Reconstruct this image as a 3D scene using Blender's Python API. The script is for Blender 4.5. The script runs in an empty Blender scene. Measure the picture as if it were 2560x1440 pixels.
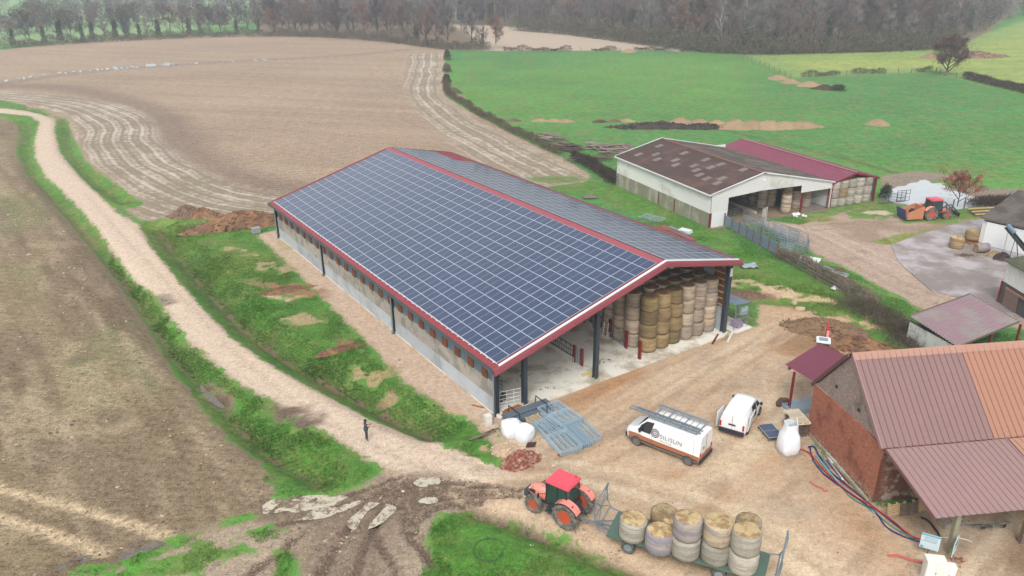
import bpy, bmesh, math, random
import numpy as np
from mathutils import Vector, Matrix
from math import sin, cos, pi, radians, sqrt, atan2, tan
SC = bpy.context.scene
COL = SC.collection
# ---------------------------------------------------------------- camera
F_PX, PITCH, ROLL, CAM_H = 1951.77, 0.3977, 0.0097, 32.0
_cp, _sp = cos(PITCH), sin(PITCH)
_r = np.array([[1, 0, 0], [0, -_sp, -_cp], [0, _cp, -_sp]])
_c, _s = cos(ROLL), sin(ROLL)
CAMR = np.array([[_c, _s, 0], [-_s, _c, 0], [0, 0, 1]]) @ _r      # rows: right, down, forward
cam = bpy.data.cameras.new('camera'); camo = bpy.data.objects.new('camera', cam); COL.objects.link(camo)
cam.sensor_width = 36; cam.lens = F_PX / 2560 * 36; cam.clip_end = 12000; cam.clip_start = 0.5
_m = np.array([CAMR[0], -CAMR[1], -CAMR[2]]).T
camo.matrix_world = Matrix(((_m[0][0], _m[0][1], _m[0][2], 0), (_m[1][0], _m[1][1], _m[1][2], 0), (_m[2][0], _m[2][1], _m[2][2], CAM_H), (0, 0, 0, 1)))
SC.camera = camo
# ---------------------------------------------------------------- sky, sun, exposure
W = bpy.data.worlds.new('World'); SC.world = W; W.use_nodes = True
nt = W.node_tree; nt.nodes.clear()
sky = nt.nodes.new('ShaderNodeTexSky'); sky.sky_type = 'NISHITA'; sky.sun_disc = False
SUN_EL, SUN_AZ = radians(50), radians(-168)
sky.sun_elevation = SUN_EL; sky.sun_rotation = SUN_AZ; sky.dust_density = 6; sky.air_density = 1.2; sky.altitude = 200
hs = nt.nodes.new('ShaderNodeHueSaturation'); hs.inputs['Saturation'].default_value = 0.2
bg = nt.nodes.new('ShaderNodeBackground'); bg.inputs['Strength'].default_value = 0.15
ow = nt.nodes.new('ShaderNodeOutputWorld')
nt.links.new(sky.outputs[0], hs.inputs['Color']); nt.links.new(hs.outputs[0], bg.inputs[0]); nt.links.new(bg.outputs[0], ow.inputs[0])
sun = bpy.data.lights.new('sun', 'SUN'); sun.energy = .6; sun.angle = radians(18); sun.color = (1, .965, .92)
suno = bpy.data.objects.new('sun', sun); COL.objects.link(suno)
sd_ = Vector((sin(SUN_AZ) * cos(SUN_EL), cos(SUN_AZ) * cos(SUN_EL), sin(SUN_EL)))
suno.rotation_euler = sd_.to_track_quat('Z', 'Y').to_euler(); suno.location = (0, 0, 60)
SC.view_settings.view_transform = 'Standard'; SC.view_settings.look = 'None'; SC.view_settings.gamma = 1
SC.view_settings.exposure = 0.70
SC.cycles.max_bounces = 6; SC.cycles.volume_bounces = 1; SC.cycles.transparent_max_bounces = 8
# ---------------------------------------------------------------- helpers
def g(px, py, z=0.0):
    """point of the photograph (2560 wide) on the level z -> world"""
    d = CAMR.T @ np.array([(px - 1280) / F_PX, (py - 720) / F_PX, 1.0])
    t = (z - CAM_H) / d[2]
    return Vector((d[0] * t, d[1] * t, z))
def L(r, gg, b, k=.65):
    """albedo from an sRGB look"""
    f = lambda c: ((c / 255 + .055) / 1.055) ** 2.4 if c > 10 else c / 255 / 12.92
    return (f(r) * k, f(gg) * k, f(b) * k)
RND = random.Random(7)
class N:
    """tiny node helper"""
    def __init__(s, nt): s.nt = nt
    def __call__(s, t, **k):
        n = s.nt.nodes.new(t)
        for a, v in k.items():
            if a.startswith('_'): setattr(n, a[1:], v)
        for a, v in k.items():
            if a.startswith('_'): continue
            key = int(a[1:]) if a[0] == 'i' and a[1:].isdigit() else a.replace('__', ' ')
            s.set(n.inputs[key], v)
        return n
    def set(s, inp, v):
        if isinstance(v, bpy.types.NodeSocket): s.nt.links.new(v, inp)
        elif isinstance(v, bpy.types.Node): s.nt.links.new(v.outputs[0], inp)
        else:
            if inp.type == 'RGBA' and len(v) == 3: v = (*v, 1)
            inp.default_value = v
    def math(s, op, a, b=0.0, c=None, clamp=False):
        n = s.nt.nodes.new('ShaderNodeMath'); n.operation = op; n.use_clamp = clamp
        s.set(n.inputs[0], a); s.set(n.inputs[1], b)
        if c is not None: s.set(n.inputs[2], c)
        return n.outputs[0]
    def mix(s, f, a, b, bt='MIX'):
        n = s.nt.nodes.new('ShaderNodeMix'); n.data_type = 'RGBA'; n.blend_type = bt; n.clamp_factor = True
        s.set(n.inputs[0], f); s.set(n.inputs[6], a); s.set(n.inputs[7], b); return n.outputs[2]
    def noise(s, vec, scale, detail=3, rough=.55, dist=0, col=False):
        n = s.nt.nodes.new('ShaderNodeTexNoise'); s.set(n.inputs['Vector'], vec)
        n.inputs['Scale'].default_value = scale; n.inputs['Detail'].default_value = detail
        n.inputs['Roughness'].default_value = rough; n.inputs['Distortion'].default_value = dist
        return n.outputs['Color' if col else 'Fac']
    def smooth(s, x, lo, hi, a=0.0, b=1.0):
        n = s.nt.nodes.new('ShaderNodeMapRange'); n.interpolation_type = 'SMOOTHSTEP'; n.clamp = True
        s.set(n.inputs[0], x); n.inputs[1].default_value = lo; n.inputs[2].default_value = hi
        n.inputs[3].default_value = a; n.inputs[4].default_value = b; return n.outputs[0]
    def mapping(s, vec, scale=(1, 1, 1), rot=(0, 0, 0), loc=(0, 0, 0)):
        n = s.nt.nodes.new('ShaderNodeMapping'); s.set(n.inputs[0], vec)
        n.inputs['Scale'].default_value = scale; n.inputs['Rotation'].default_value = rot; n.inputs['Location'].default_value = loc
        return n.outputs[0]
MATS = {}
def newmat(name):
    m = bpy.data.materials.new(name); m.use_nodes = True; m.node_tree.nodes.clear()
    n = N(m.node_tree); out = n('ShaderNodeOutputMaterial'); p = n('ShaderNodeBsdfPrincipled')
    m.node_tree.links.new(p.outputs[0], out.inputs[0]); return m, n, p
def mat(name, col, rough=.75, metal=0.0, var=.18, scale=1.5, col2=None, c2amt=.5, c2scale=.8, bump=0.0, bscale=20, stretch=(1, 1, 1), fine=0.0, fscale=25, spec=.5, rnd=0.08, coat=0.0):
    """weathered surface: base colour, a second stain colour in patches, fine speckle, bump, small change from object to object"""
    if name in MATS: return MATS[name]
    m, n, p = newmat(name)
    tc = n('ShaderNodeTexCoord').outputs['Object']
    v = n.mapping(tc, stretch)
    f1 = n.noise(v, scale, 5)
    k = n.math('MULTIPLY_ADD', f1, 2 * var, 1 - var)
    if fine:
        f2 = n.noise(v, fscale, 3, .7)
        k = n.math('MULTIPLY', k, n.math('MULTIPLY_ADD', f2, 2 * fine, 1 - fine))
    oi = n('ShaderNodeObjectInfo').outputs['Random']
    k = n.math('MULTIPLY', k, n.math('MULTIPLY_ADD', oi, 2 * rnd, 1 - rnd))
    c = col
    if col2 is not None:
        f3 = n.noise(n.mapping(tc, stretch, loc=(5, 3, 1)), c2scale, 6, .65)
        c = n.mix(n.smooth(f3, .62 - c2amt * .35, .78 - c2amt * .3), col, col2)
    vm = n('ShaderNodeVectorMath', _operation='SCALE'); n.set(vm.inputs[0], c if not isinstance(c, tuple) else c)
    n.set(vm.inputs['Scale'], k)
    n.set(p.inputs['Base Color'], vm.outputs[0])
    p.inputs['Roughness'].default_value = rough; p.inputs['Metallic'].default_value = metal
    p.inputs['Specular IOR Level'].default_value = spec
    if coat: p.inputs['Coat Weight'].default_value = coat; p.inputs['Coat Roughness'].default_value = .1
    if bump:
        b = n('ShaderNodeBump'); b.inputs['Strength'].default_value = bump; b.inputs['Distance'].default_value = .05
        n.set(b.inputs['Height'], n.noise(v, bscale, 4, .6)); n.set(p.inputs['Normal'], b)
    MATS[name] = m; return m
class MB:
    """collects faces, links them as one mesh object"""
    def __init__(s): s.v = []; s.f = []; s.m = []; s.k = 0
    def add(s, vs, fs):
        o = len(s.v); s.v += [tuple(v) for v in vs]; s.f += [tuple(i + o for i in f) for f in fs]; s.m += [s.k] * len(fs); return s
    def use(s, k): s.k = k; return s
    def quad(s, a, b, c, d): return s.add([a, b, c, d], [(0, 1, 2, 3)])
    def box(s, c, d, rz=0, ry=0, rx=0, taper=1.0):
        M = Matrix.Rotation(rz, 3, 'Z') @ Matrix.Rotation(ry, 3, 'Y') @ Matrix.Rotation(rx, 3, 'X')
        vs = []
        for z in (-1, 1):
            t = taper if z > 0 else 1
            for x, y in ((-1, -1), (1, -1), (1, 1), (-1, 1)):
                vs.append(Vector(c) + M @ Vector((x * d[0] / 2 * t, y * d[1] / 2 * t, z * d[2] / 2)))
        return s.add(vs, [(3, 2, 1, 0), (4, 5, 6, 7), (0, 1, 5, 4), (1, 2, 6, 5), (2, 3, 7, 6), (3, 0, 4, 7)])
    def span(s, x0, x1, y0, y1, z0, z1): return s.box(((x0 + x1) / 2, (y0 + y1) / 2, (z0 + z1) / 2), (abs(x1 - x0), abs(y1 - y0), abs(z1 - z0)))
    def bar(s, a, b, w, h=None, up=(0, 0, 1)):
        a, b = Vector(a), Vector(b); h = h or w; d = (b - a).normalized(); u = Vector(up)
        if abs(d.dot(u)) > .98: u = Vector((1, 0, 0))
        x = d.cross(u).normalized(); y = x.cross(d)
        vs = [p + x * sx * w / 2 + y * sy * h / 2 for p in (a, b) for sx, sy in ((-1, -1), (1, -1), (1, 1), (-1, 1))]
        return s.add(vs, [(3, 2, 1, 0), (4, 5, 6, 7), (0, 1, 5, 4), (1, 2, 6, 5), (2, 3, 7, 6), (3, 0, 4, 7)])
    def tube(s, pts, r, n=6, r2=None, caps=True):
        pts = [Vector(p) for p in pts]; k = len(pts); vs = []
        px = None
        for i, p in enumerate(pts):
            d = (pts[min(i + 1, k - 1)] - pts[max(i - 1, 0)]).normalized()
            u = Vector((0, 0, 1)) if abs(d.z) < .95 else Vector((1, 0, 0))
            x = d.cross(u).normalized(); y = x.cross(d)
            rr = r if r2 is None else r + (r2 - r) * i / (k - 1)
            vs += [p + (x * cos(2 * pi * j / n) + y * sin(2 * pi * j / n)) * rr for j in range(n)]
        fs = [(i * n + j, i * n + (j + 1) % n, (i + 1) * n + (j + 1) % n, (i + 1) * n + j) for i in range(k - 1) for j in range(n)]
        if caps: fs += [tuple(range(n - 1, -1, -1)), tuple((k - 1) * n + j for j in range(n))]
        return s.add(vs, fs)
    def lathe(s, prof, n=20, c=(0, 0, 0), axis='z', closed=False):
        vs = []
        for r, h in prof:
            for j in range(n):
                a = 2 * pi * j / n
                p = (r * cos(a), r * sin(a), h)
                if axis == 'y': p = (r * cos(a), h, r * sin(a))
                if axis == 'x': p = (h, r * cos(a), r * sin(a))
                vs.append(Vector(p) + Vector(c))
        k = len(prof); fs = [(i * n + j, i * n + (j + 1) % n, (i + 1) * n + (j + 1) % n, (i + 1) * n + j) for i in range(k - 1) for j in range(n)]
        if closed: fs += [((k - 1) * n + j, (k - 1) * n + (j + 1) % n, (j + 1) % n, j) for j in range(n)]
        else:
            if prof[0][0] > 1e-4: fs.append(tuple(range(n - 1, -1, -1)))
            if prof[-1][0] > 1e-4: fs.append(tuple((k - 1) * n + j for j in range(n)))
        return s.add(vs, fs)
    def prism(s, poly, y0, y1, axis='y'):
        """polygon in (x,z) drawn out along y (or in (x,y) along z, or (y,z) along x)"""
        n = len(poly)
        def P(a, b, h): return {'y': (a, h, b), 'z': (a, b, h), 'x': (h, a, b)}[axis]
        vs = [P(a, b, y0) for a, b in poly] + [P(a, b, y1) for a, b in poly]
        return s.add(vs, [tuple(range(n)), tuple(range(2 * n - 1, n - 1, -1))] + [(i, i + n, (i + 1) % n + n, (i + 1) % n) for i in range(n)])
    def sheet(s, O, U, lu, V, pitch=.25, rh=.035, rib=.06):
        """profiled metal sheet: ribs run along V"""
        O, U, V = Vector(O), Vector(U).normalized(), Vector(V); Nn = U.cross(V).normalized()
        if Nn.z < 0: Nn = -Nn
        xs = []; x = 0
        while x < lu - 1e-6:
            xs += [(x, 0), (min(lu, x + pitch - 1.6 * rib), 0), (min(lu, x + pitch - 1.2 * rib), rh), (min(lu, x + pitch - .4 * rib), rh)]; x += pitch
        xs.append((lu, 0)); n = len(xs)
        vs = [O + U * a + Nn * h for a, h in xs] + [O + U * a + Nn * h + V for a, h in xs]
        return s.add(vs, [(i, i + 1, i + 1 + n, i + n) for i in range(n - 1)])
    def grid(s, P):
        """P[i][j] points"""
        ni, nj = len(P), len(P[0]); vs = [p for r in P for p in r]
        return s.add(vs, [(i * nj + j, i * nj + j + 1, (i + 1) * nj + j + 1, (i + 1) * nj + j) for i in range(ni - 1) for j in range(nj - 1)])
    def obj(s, name, mats, parent=None, smooth=False, fix=True, loc=None, bevel=0):
        me = bpy.data.meshes.new(name); me.from_pydata(s.v, [], s.f)
        mats = mats if isinstance(mats, (list, tuple)) else [mats]
        for m in mats: me.materials.append(m)
        if len(mats) > 1: me.polygons.foreach_set('material_index', s.m)
        if fix:
            b = bmesh.new(); b.from_mesh(me)
            bmesh.ops.recalc_face_normals(b, faces=b.faces)
            if bevel: bmesh.ops.bevel(b, geom=[e for e in b.edges if len(e.link_faces) == 2 and e.calc_face_angle() > .5], offset=bevel, segments=2, affect='EDGES', clamp_overlap=True)
            b.to_mesh(me); b.free()
        if smooth: me.polygons.foreach_set('use_smooth', [True] * len(me.polygons))
        me.update()
        o = bpy.data.objects.new(name, me); COL.objects.link(o)
        if parent is not None: o.parent = parent
        if loc is not None: o.location = loc
        if smooth == 'auto': pass
        return o
def tag(o, label=None, cat=None, group=None, kind=None):
    if label: o['label'] = label
    if cat: o['category'] = cat
    if group: o['group'] = group
    if kind: o['kind'] = kind
    return o
def thing(name, label, cat, loc=(0, 0, 0), rz=0.0, group=None):
    o = bpy.data.objects.new(name, None); COL.objects.link(o); o.empty_display_size = .3
    o.location = loc; o.rotation_euler = (0, 0, rz); return tag(o, label, cat, group)
def dup(root, loc=None, rz=None, label=None, group=None, scale=None):
    def cp(o, par):
        c = o.copy(); COL.objects.link(c)
        if par is not None: c.parent = par
        for ch in [x for x in KIDS.get(o.name, [])]: cp(ch, c)
        return c
    if root.name not in KIDS:
        def walk(o):
            KIDS[o.name] = list(o.children)
            for x in o.children: walk(x)
        walk(root)
    r = cp(root, None)
    if loc is not None: r.location = loc
    if rz is not None: r.rotation_euler = (r.rotation_euler[0], r.rotation_euler[1], rz)
    if scale is not None: r.scale = scale if hasattr(scale, '__len__') else (scale,) * 3
    if label: r['label'] = label
    if group: r['group'] = group
    return r
KIDS = {}
ORD = ['first', 'second', 'third', 'fourth', 'fifth', 'sixth', 'seventh', 'eighth', 'ninth', 'tenth', 'eleventh', 'twelfth', 'thirteenth', 'fourteenth', 'fifteenth', 'sixteenth', 'seventeenth', 'eighteenth', 'nineteenth', 'twentieth',
       'twenty-first', 'twenty-second', 'twenty-third', 'twenty-fourth', 'twenty-fifth', 'twenty-sixth', 'twenty-seventh', 'twenty-eighth', 'twenty-ninth', 'thirtieth', 'thirty-first', 'thirty-second', 'thirty-third', 'thirty-fourth', 'thirty-fifth', 'thirty-sixth', 'thirty-seventh', 'thirty-eighth', 'thirty-ninth', 'fortieth']
# numpy value noise
def vnoise(x, y, scale, seed=0, octv=3, rough=.5):
    out = np.zeros_like(x); amp = 1; tot = 0
    for o in range(octv):
        u, v = x * scale, y * scale; iu, iv = np.floor(u).astype(np.int64), np.floor(v).astype(np.int64)
        fu, fv = u - iu, v - iv; fu = fu * fu * (3 - 2 * fu); fv = fv * fv * (3 - 2 * fv)
        def h(a, b):
            n = (a * 374761393 + b * 668265263 + (seed + o) * 1442695041) & 0xffffffff
            n = ((n ^ (n >> 13)) * 1274126177) & 0xffffffff
            return ((n ^ (n >> 16)) & 0xffff) / 65535.0
        out += amp * ((h(iu, iv) * (1 - fu) + h(iu + 1, iv) * fu) * (1 - fv) + (h(iu, iv + 1) * (1 - fu) + h(iu + 1, iv + 1) * fu) * fv)
        tot += amp; amp *= rough; scale *= 2.03
    return out / tot
# ---------------------------------------------------------------- ground
def lines(a0, a1, step, r, cap, capend, far):
    pos = list(np.arange(a0, a1 + 1e-6, step))
    def grow(x, s, sign, capend, far):
        out = []; st = step
        while abs(x) < far or (x * sign) < 0:
            if st < cap: st = min(cap, st * (1 + r))
            elif abs(x) > capend: st *= 1.12
            x += sign * st; out.append(x)
            if sign * x > far: break
        return out
    return pos, grow
px_, gr = lines(-52, 64, .34, .017, 1.9, 240, 3500)
XS = np.array(sorted(gr(px_[0], 0, -1, 240, 3500)) + px_ + gr(px_[-1], 0, 1, 240, 3500))
py_, gr = lines(26, 118, .34, .017, 2.2, 460, 3500)
lo = []; y = 26.0
while y > -60: y -= 4; lo.append(y)
YS = np.array(sorted(lo) + py_ + gr(py_[-1], 0, 1, 460, 3500))
NX, NY = len(XS), len(YS)
GX, GY = [a.ravel() for a in np.meshgrid(XS, YS)]
NV = NX * NY
def P2(pts): return [(-0.0 + q.x, q.y) for q in (g(*p) for p in pts)]
def box_idx(pts, m):
    a = np.array(pts); i0, i1 = np.searchsorted(XS, [a[:, 0].min() - m, a[:, 0].max() + m]); j0, j1 = np.searchsorted(YS, [a[:, 1].min() - m, a[:, 1].max() + m])
    i0, j0 = max(i0 - 1, 0), max(j0 - 1, 0)
    return (np.arange(j0, min(j1 + 1, NY))[:, None] * NX + np.arange(i0, min(i1 + 1, NX))[None, :]).ravel()
def sdf(poly, m=6.0):
    """(indices, signed distance in metres, + inside)"""
    idx = box_idx(poly, m); x, y = GX[idx], GY[idx]; d = np.full(len(idx), 1e9); ins = np.zeros(len(idx), bool)
    n = len(poly)
    for i in range(n):
        (ax, ay), (bx, by) = poly[i], poly[(i + 1) % n]; ex, ey = bx - ax, by - ay
        t = np.clip(((x - ax) * ex + (y - ay) * ey) / (ex * ex + ey * ey + 1e-9), 0, 1)
        d = np.minimum(d, (x - ax - ex * t) ** 2 + (y - ay - ey * t) ** 2)
        c = ((ay > y) != (by > y)) & (x < (bx - ax) * (y - ay) / (by - ay + 1e-12) + ax); ins ^= c
    d = np.sqrt(d); return idx, np.where(ins, d, -d)
def smoothline(pl, it=2):
    for _ in range(it):
        q = [pl[0]]
        for a, b in zip(pl, pl[1:]): q += [(.75 * a[0] + .25 * b[0], .75 * a[1] + .25 * b[1]), (.25 * a[0] + .75 * b[0], .25 * a[1] + .75 * b[1])]
        pl = q + [pl[-1]]
    return pl
def ldist(pl, m):
    idx = box_idx(pl, m); x, y = GX[idx], GY[idx]; d = np.full(len(idx), 1e9)
    for (ax, ay), (bx, by) in zip(pl, pl[1:]):
        ex, ey = bx - ax, by - ay
        t = np.clip(((x - ax) * ex + (y - ay) * ey) / (ex * ex + ey * ey + 1e-9), 0, 1)
        d = np.minimum(d, (x - ax - ex * t) ** 2 + (y - ay - ey * t) ** 2)
    return idx, np.sqrt(d)
def ss(x, a, b): t = np.clip((x - a) / (b - a), 0, 1); return t * t * (3 - 2 * t)
Hh = np.zeros(NV); Csoil = np.zeros((NV, 3)); Gc = np.zeros((NV, 3)); gm = np.full(NV, 3.0)
hd = np.zeros(NV); hw = np.zeros(NV); rut = np.full(NV, 5.0); grav = np.full(NV, .35); fur = np.zeros(NV); wet = np.zeros(NV); reg = np.zeros(NV, int); calm = np.zeros(NV)
lf = vnoise(GX, GY, .02, 3, 4); mf = vnoise(GX, GY, .12, 5, 4); hf = vnoise(GX, GY, .8, 9, 3)
Csoil[:] = L(170, 150, 125)
ca, cb = np.array(L(80, 140, 72)), np.array(L(100, 154, 70))
Gc[:] = ca + (cb - ca) * ss(lf, .3, .7)[:, None]
REG = ['pasture', 'stubble_field', 'ploughed_field', 'gravel_track', 'grass_verge', 'farmyard', 'muddy_entrance', 'far_field', 'meadow', 'gravel_apron', 'back_yard', 'grass_strip']
def soil(poly, col, soft=1.2, region=None, gr_=None, fu=None, wt=None, raw=False, edge=True):
    p = poly if raw else P2(poly); idx, s = sdf(p)
    w = ss(s, -soft, soft)[:, None]; Csoil[idx] = Csoil[idx] * (1 - w) + np.array(col) * w
    if edge: gm[idx] = np.minimum(gm[idx], -s)
    w = w[:, 0]
    for arr, v in ((grav, gr_), (fur, fu), (wet, wt)):
        if v is not None: arr[idx] = arr[idx] * (1 - w) + v * w
    if region is not None: reg[idx[s > 0]] = REG.index(region)
    return idx, s
def grass(poly, col=None, soft=1.5, region=None, raw=False, strength=1.0):
    p = poly if raw else P2(poly); idx, s = sdf(p)
    gm[idx] = np.maximum(gm[idx], np.minimum(s, 3) * strength)
    if col is not None:
        w = ss(s, -soft, soft)[:, None]; Gc[idx] = Gc[idx] * (1 - w) + np.array(col) * w
    if region is not None: reg[idx[s > 0]] = REG.index(region)
    return idx, s
def patch(p, col, amp=3.6, k=.8):
    """bare patch breaking up into the grass"""
    idx, s = sdf(p, 4); s = s + (vnoise(GX[idx], GY[idx], .9, 7, 3) - .5) * amp - .35
    w = ss(s, -1.2, .6)[:, None]; Csoil[idx] = Csoil[idx] * (1 - w) + np.array(col) * w; gm[idx] = np.minimum(gm[idx], -s * k + .15); grav[idx] = np.maximum(grav[idx], .8 * w[:, 0])
def blob(px, py, rx, ry, rot=0, n=18, wob=.25, seed=0, scale=None):
    """irregular patch round a pixel, radii in metres"""
    c = g(px, py); r = random.Random(seed + int(px)); out = []
    for i in range(n):
        a = 2 * pi * i / n; k = 1 + r.uniform(-wob, wob); u, v = rx * cos(a) * k, ry * sin(a) * k
        out.append((c.x + u * cos(rot) - v * sin(rot), c.y + u * sin(rot) + v * cos(rot)))
    return out
# --- meadows far off
soil([(1120, 60), (1400, 72), (1600, 100), (1765, 130), (1600, 126), (1260, 128), (1110, 124)], L(196, 176, 156), 3, 'far_field', .3, .4)
gi, gs = grass([(1870, 140), (1990, 194), (2150, 186), (2340, 180), (2420, 200), (2580, 238), (2900, 300), (3400, 200), (2900, 20), (2560, 52), (2400, 105), (2300, 126), (2000, 132)], L(146, 172, 92), 4, 'meadow')
grass([(-700, 0), (700, 0), (640, 60), (200, 100), (0, 110), (-600, 150)], L(140, 178, 120), 6, 'meadow')
# --- stubble field with its headlands
STUB = [(-500, 175), (-200, 150), (0, 125), (200, 104), (420, 92), (650, 86), (860, 92), (1000, 107), (1112, 126), (1110, 200), (1113, 240), (1180, 282), (1300, 345), (1400, 392), (1480, 440), (1450, 462), (1330, 472), (1100, 560), (660, 552), (560, 548), (470, 545), (350, 552), (300, 512), (355, 505), (300, 465), (200, 395), (150, 330), (175, 300), (110, 272), (0, 250), (-300, 225), (-700, 240)]
si, s_ = soil(STUB, L(174, 151, 128), 1.2, 'stubble_field', 1.1, 1.3)
t = vnoise(GX[si], GY[si], .035, 11, 4)[:, None]; inside = (s_ > 0)[:, None]
Csoil[si] = np.where(inside, Csoil[si] * (0.88 + .26 * t), Csoil[si])
xr, yr = GX[si] * cos(-.28) + GY[si] * sin(-.28), -GX[si] * sin(-.28) + GY[si] * cos(-.28)
for sd_k, sc_k, c_k, am in ((111, .35, L(150, 128, 108), .4), (112, .22, L(196, 174, 146), .25)):
    w = (ss(s_, 0, 3) * ss(vnoise(xr * .08, yr, sc_k, sd_k, 4), .5, .72) * am)[:, None]; Csoil[si] = Csoil[si] * (1 - w) + np.array(c_k) * w
# darker bands that follow the contours in the stubble
for pl, wd, c in ((smoothline(P2([(0, 210), (200, 180), (400, 165), (640, 150), (860, 140), (1010, 125)])), 3.5, L(150, 132, 118)),
                  (smoothline(P2([(400, 300), (450, 380), (560, 450), (700, 480)])), 6, L(140, 120, 106)), (smoothline(P2([(-60, 215), (150, 215), (330, 255), (420, 300)])), 4.5, L(142, 122, 106))):
    i, d = ldist(pl, wd * 2); w = (ss(-d, -wd * 1.6, -wd * .3) * .75)[:, None]; Csoil[i] = Csoil[i] * (1 - w) + np.array(c) * w
HEADL = [(-300, 215), (0, 226), (200, 240), (330, 268), (385, 300), (400, 350), (440, 385), (520, 430), (620, 470), (760, 500), (660, 552), (470, 545), (345, 556), (335, 530), (355, 505), (300, 465), (215, 400), (185, 350), (190, 320), (150, 285), (0, 252), (-300, 240)]
ref = smoothline(P2([(-600, 212), (-300, 216), (0, 226), (200, 240), (330, 268), (392, 305), (405, 350), (445, 388), (525, 432), (630, 472), (860, 498)]))
i, s1 = sdf(P2(HEADL)); w = ss(s1, -2, 3); j, d = ldist(ref, 60)
dd = np.zeros(NV); dd[j] = d; hd[i] = dd[i]; hw[i] = np.maximum(hw[i], w)
HEADR = [(1018, 135), (1108, 132), (1104, 240), (1170, 285), (1290, 348), (1400, 400), (1478, 442), (1440, 462), (1330, 470), (1180, 400), (1060, 300), (1005, 215)]
ref2 = smoothline(P2([(1108, 100), (1106, 200), (1107, 240), (1175, 288), (1295, 350), (1400, 402), (1560, 470)]))
i, s1 = sdf(P2(HEADR)); w = ss(s1, -2, 3) * .9; j, d = ldist(ref2, 60)
dd = np.zeros(NV); dd[j] = d; hd[i] = np.where(w > hw[i], dd[i] * .8, hd[i]); hw[i] = np.maximum(hw[i], w)
grass(blob(1390, 448, 5, 2, 0), L(120, 140, 85), strength=.5, raw=True)
# --- track, verges, ploughed field
TL = [(-300, 276), (0, 283), (75, 290), (98, 305), (85, 350), (88, 395), (115, 440), (190, 510), (250, 580), (330, 690), (395, 745), (470, 850), (600, 960), (700, 1012), (760, 1052), (860, 1108), (920, 1148), (960, 1168)]
TR = [(-300, 262), (0, 270), (100, 280), (140, 293), (135, 330), (148, 375), (200, 440), (290, 530), (345, 560), (380, 620), (430, 680), (500, 760), (575, 840), (690, 920), (800, 975), (900, 1028), (1000, 1068), (1100, 1108), (1180, 1142), (1240, 1162)]
VO = [(-300, 284), (0, 290), (38, 302), (48, 335), (38, 375), (60, 425), (110, 475), (180, 560), (250, 640), (330, 750), (400, 860), (450, 950), (520, 1040), (580, 1100), (650, 1150), (670, 1200), (690, 1235), (830, 1242), (935, 1195), (958, 1170)]
PL = [(-600, 280)] + VO[:16] + [(676, 1225), (690, 1290), (500, 1330), (380, 1390), (250, 1440), (100, 1600), (-300, 1900), (-900, 1500)]
soil(PL, L(140, 122, 98), 1.0, 'ploughed_field', 1.0, .5)
i, s1 = sdf(P2(PL)); w = (ss(s1, 0, 3) * ss(vnoise(GX[i], GY[i], .09, 21, 4), .5, .72) * .55)[:, None]
Csoil[i] = Csoil[i] * (1 - w) + np.array(L(128, 138, 92)) * w
w = (ss(s1, 0, 2) * ss(vnoise(GX[i] * 1.0, GY[i], .22, 22, 3), .55, .75) * .5)[:, None]; Csoil[i] = Csoil[i] * (1 - w) + np.array(L(190, 170, 138)) * w
a_ = g(60, 425); b_ = g(450, 950); th_ = atan2(b_.y - a_.y, b_.x - a_.x); i, s1 = sdf(P2(PL)); xr, yr = GX[i] * cos(th_) + GY[i] * sin(th_), -GX[i] * sin(th_) + GY[i] * cos(th_)
for sd_k, sc_k, lo_k, hi_k, c_k, am in ((101, .9, .50, .72, L(112, 92, 70), .6), (102, 1.5, .56, .76, L(186, 166, 138), .55), (103, .45, .5, .7, L(158, 140, 108), .4)):
    w = (ss(s1, 0, 2) * ss(vnoise(xr * .10, yr, sc_k, sd_k, 3), lo_k, hi_k) * am)[:, None]; Csoil[i] = Csoil[i] * (1 - w) + np.array(c_k) * w
# muddy ground and yard
soil([(680, 1230), (690, 1290), (500, 1330), (380, 1390), (250, 1440), (100, 1700), (1000, 1900), (1700, 1560), (1640, 1445), (1530, 1395), (1400, 1330), (1240, 1160), (1180, 1140), (958, 1168), (935, 1200), (830, 1245)], L(178, 160, 138), 1.0, 'muddy_entrance', .8, 0, .2)
YARD = [(1238, 1040), (1320, 1008), (1480, 946), (1600, 905), (1890, 812), (1900, 760), (2000, 770), (2110, 800), (2220, 880), (2240, 960), (2140, 1000), (2040, 1110), (2190, 1260), (2700, 1250), (2900, 1500), (2400, 1900), (1700, 1560), (1645, 1442), (1530, 1392), (1400, 1330), (1300, 1285), (1180, 1262), (1060, 1230), (960, 1168), (1180, 1143), (1245, 1165), (1250, 1110)]
soil(YARD, L(210, 182, 152), 1.2, 'farmyard', .5, 0, .05)
i, s1 = sdf(P2(YARD)); t = vnoise(GX[i], GY[i], .16, 31, 4); w = (ss(s1, 0, 2) * ss(t, .48, .68) * .65)[:, None]
Csoil[i] = Csoil[i] * (1 - w) + np.array(L(184, 142, 102)) * w
w = (ss(s1, 0, 2) * ss(vnoise(GX[i], GY[i], .3, 33, 3), .55, .75) * .5)[:, None]; Csoil[i] = Csoil[i] * (1 - w) + np.array(L(180, 164, 142)) * w
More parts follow.
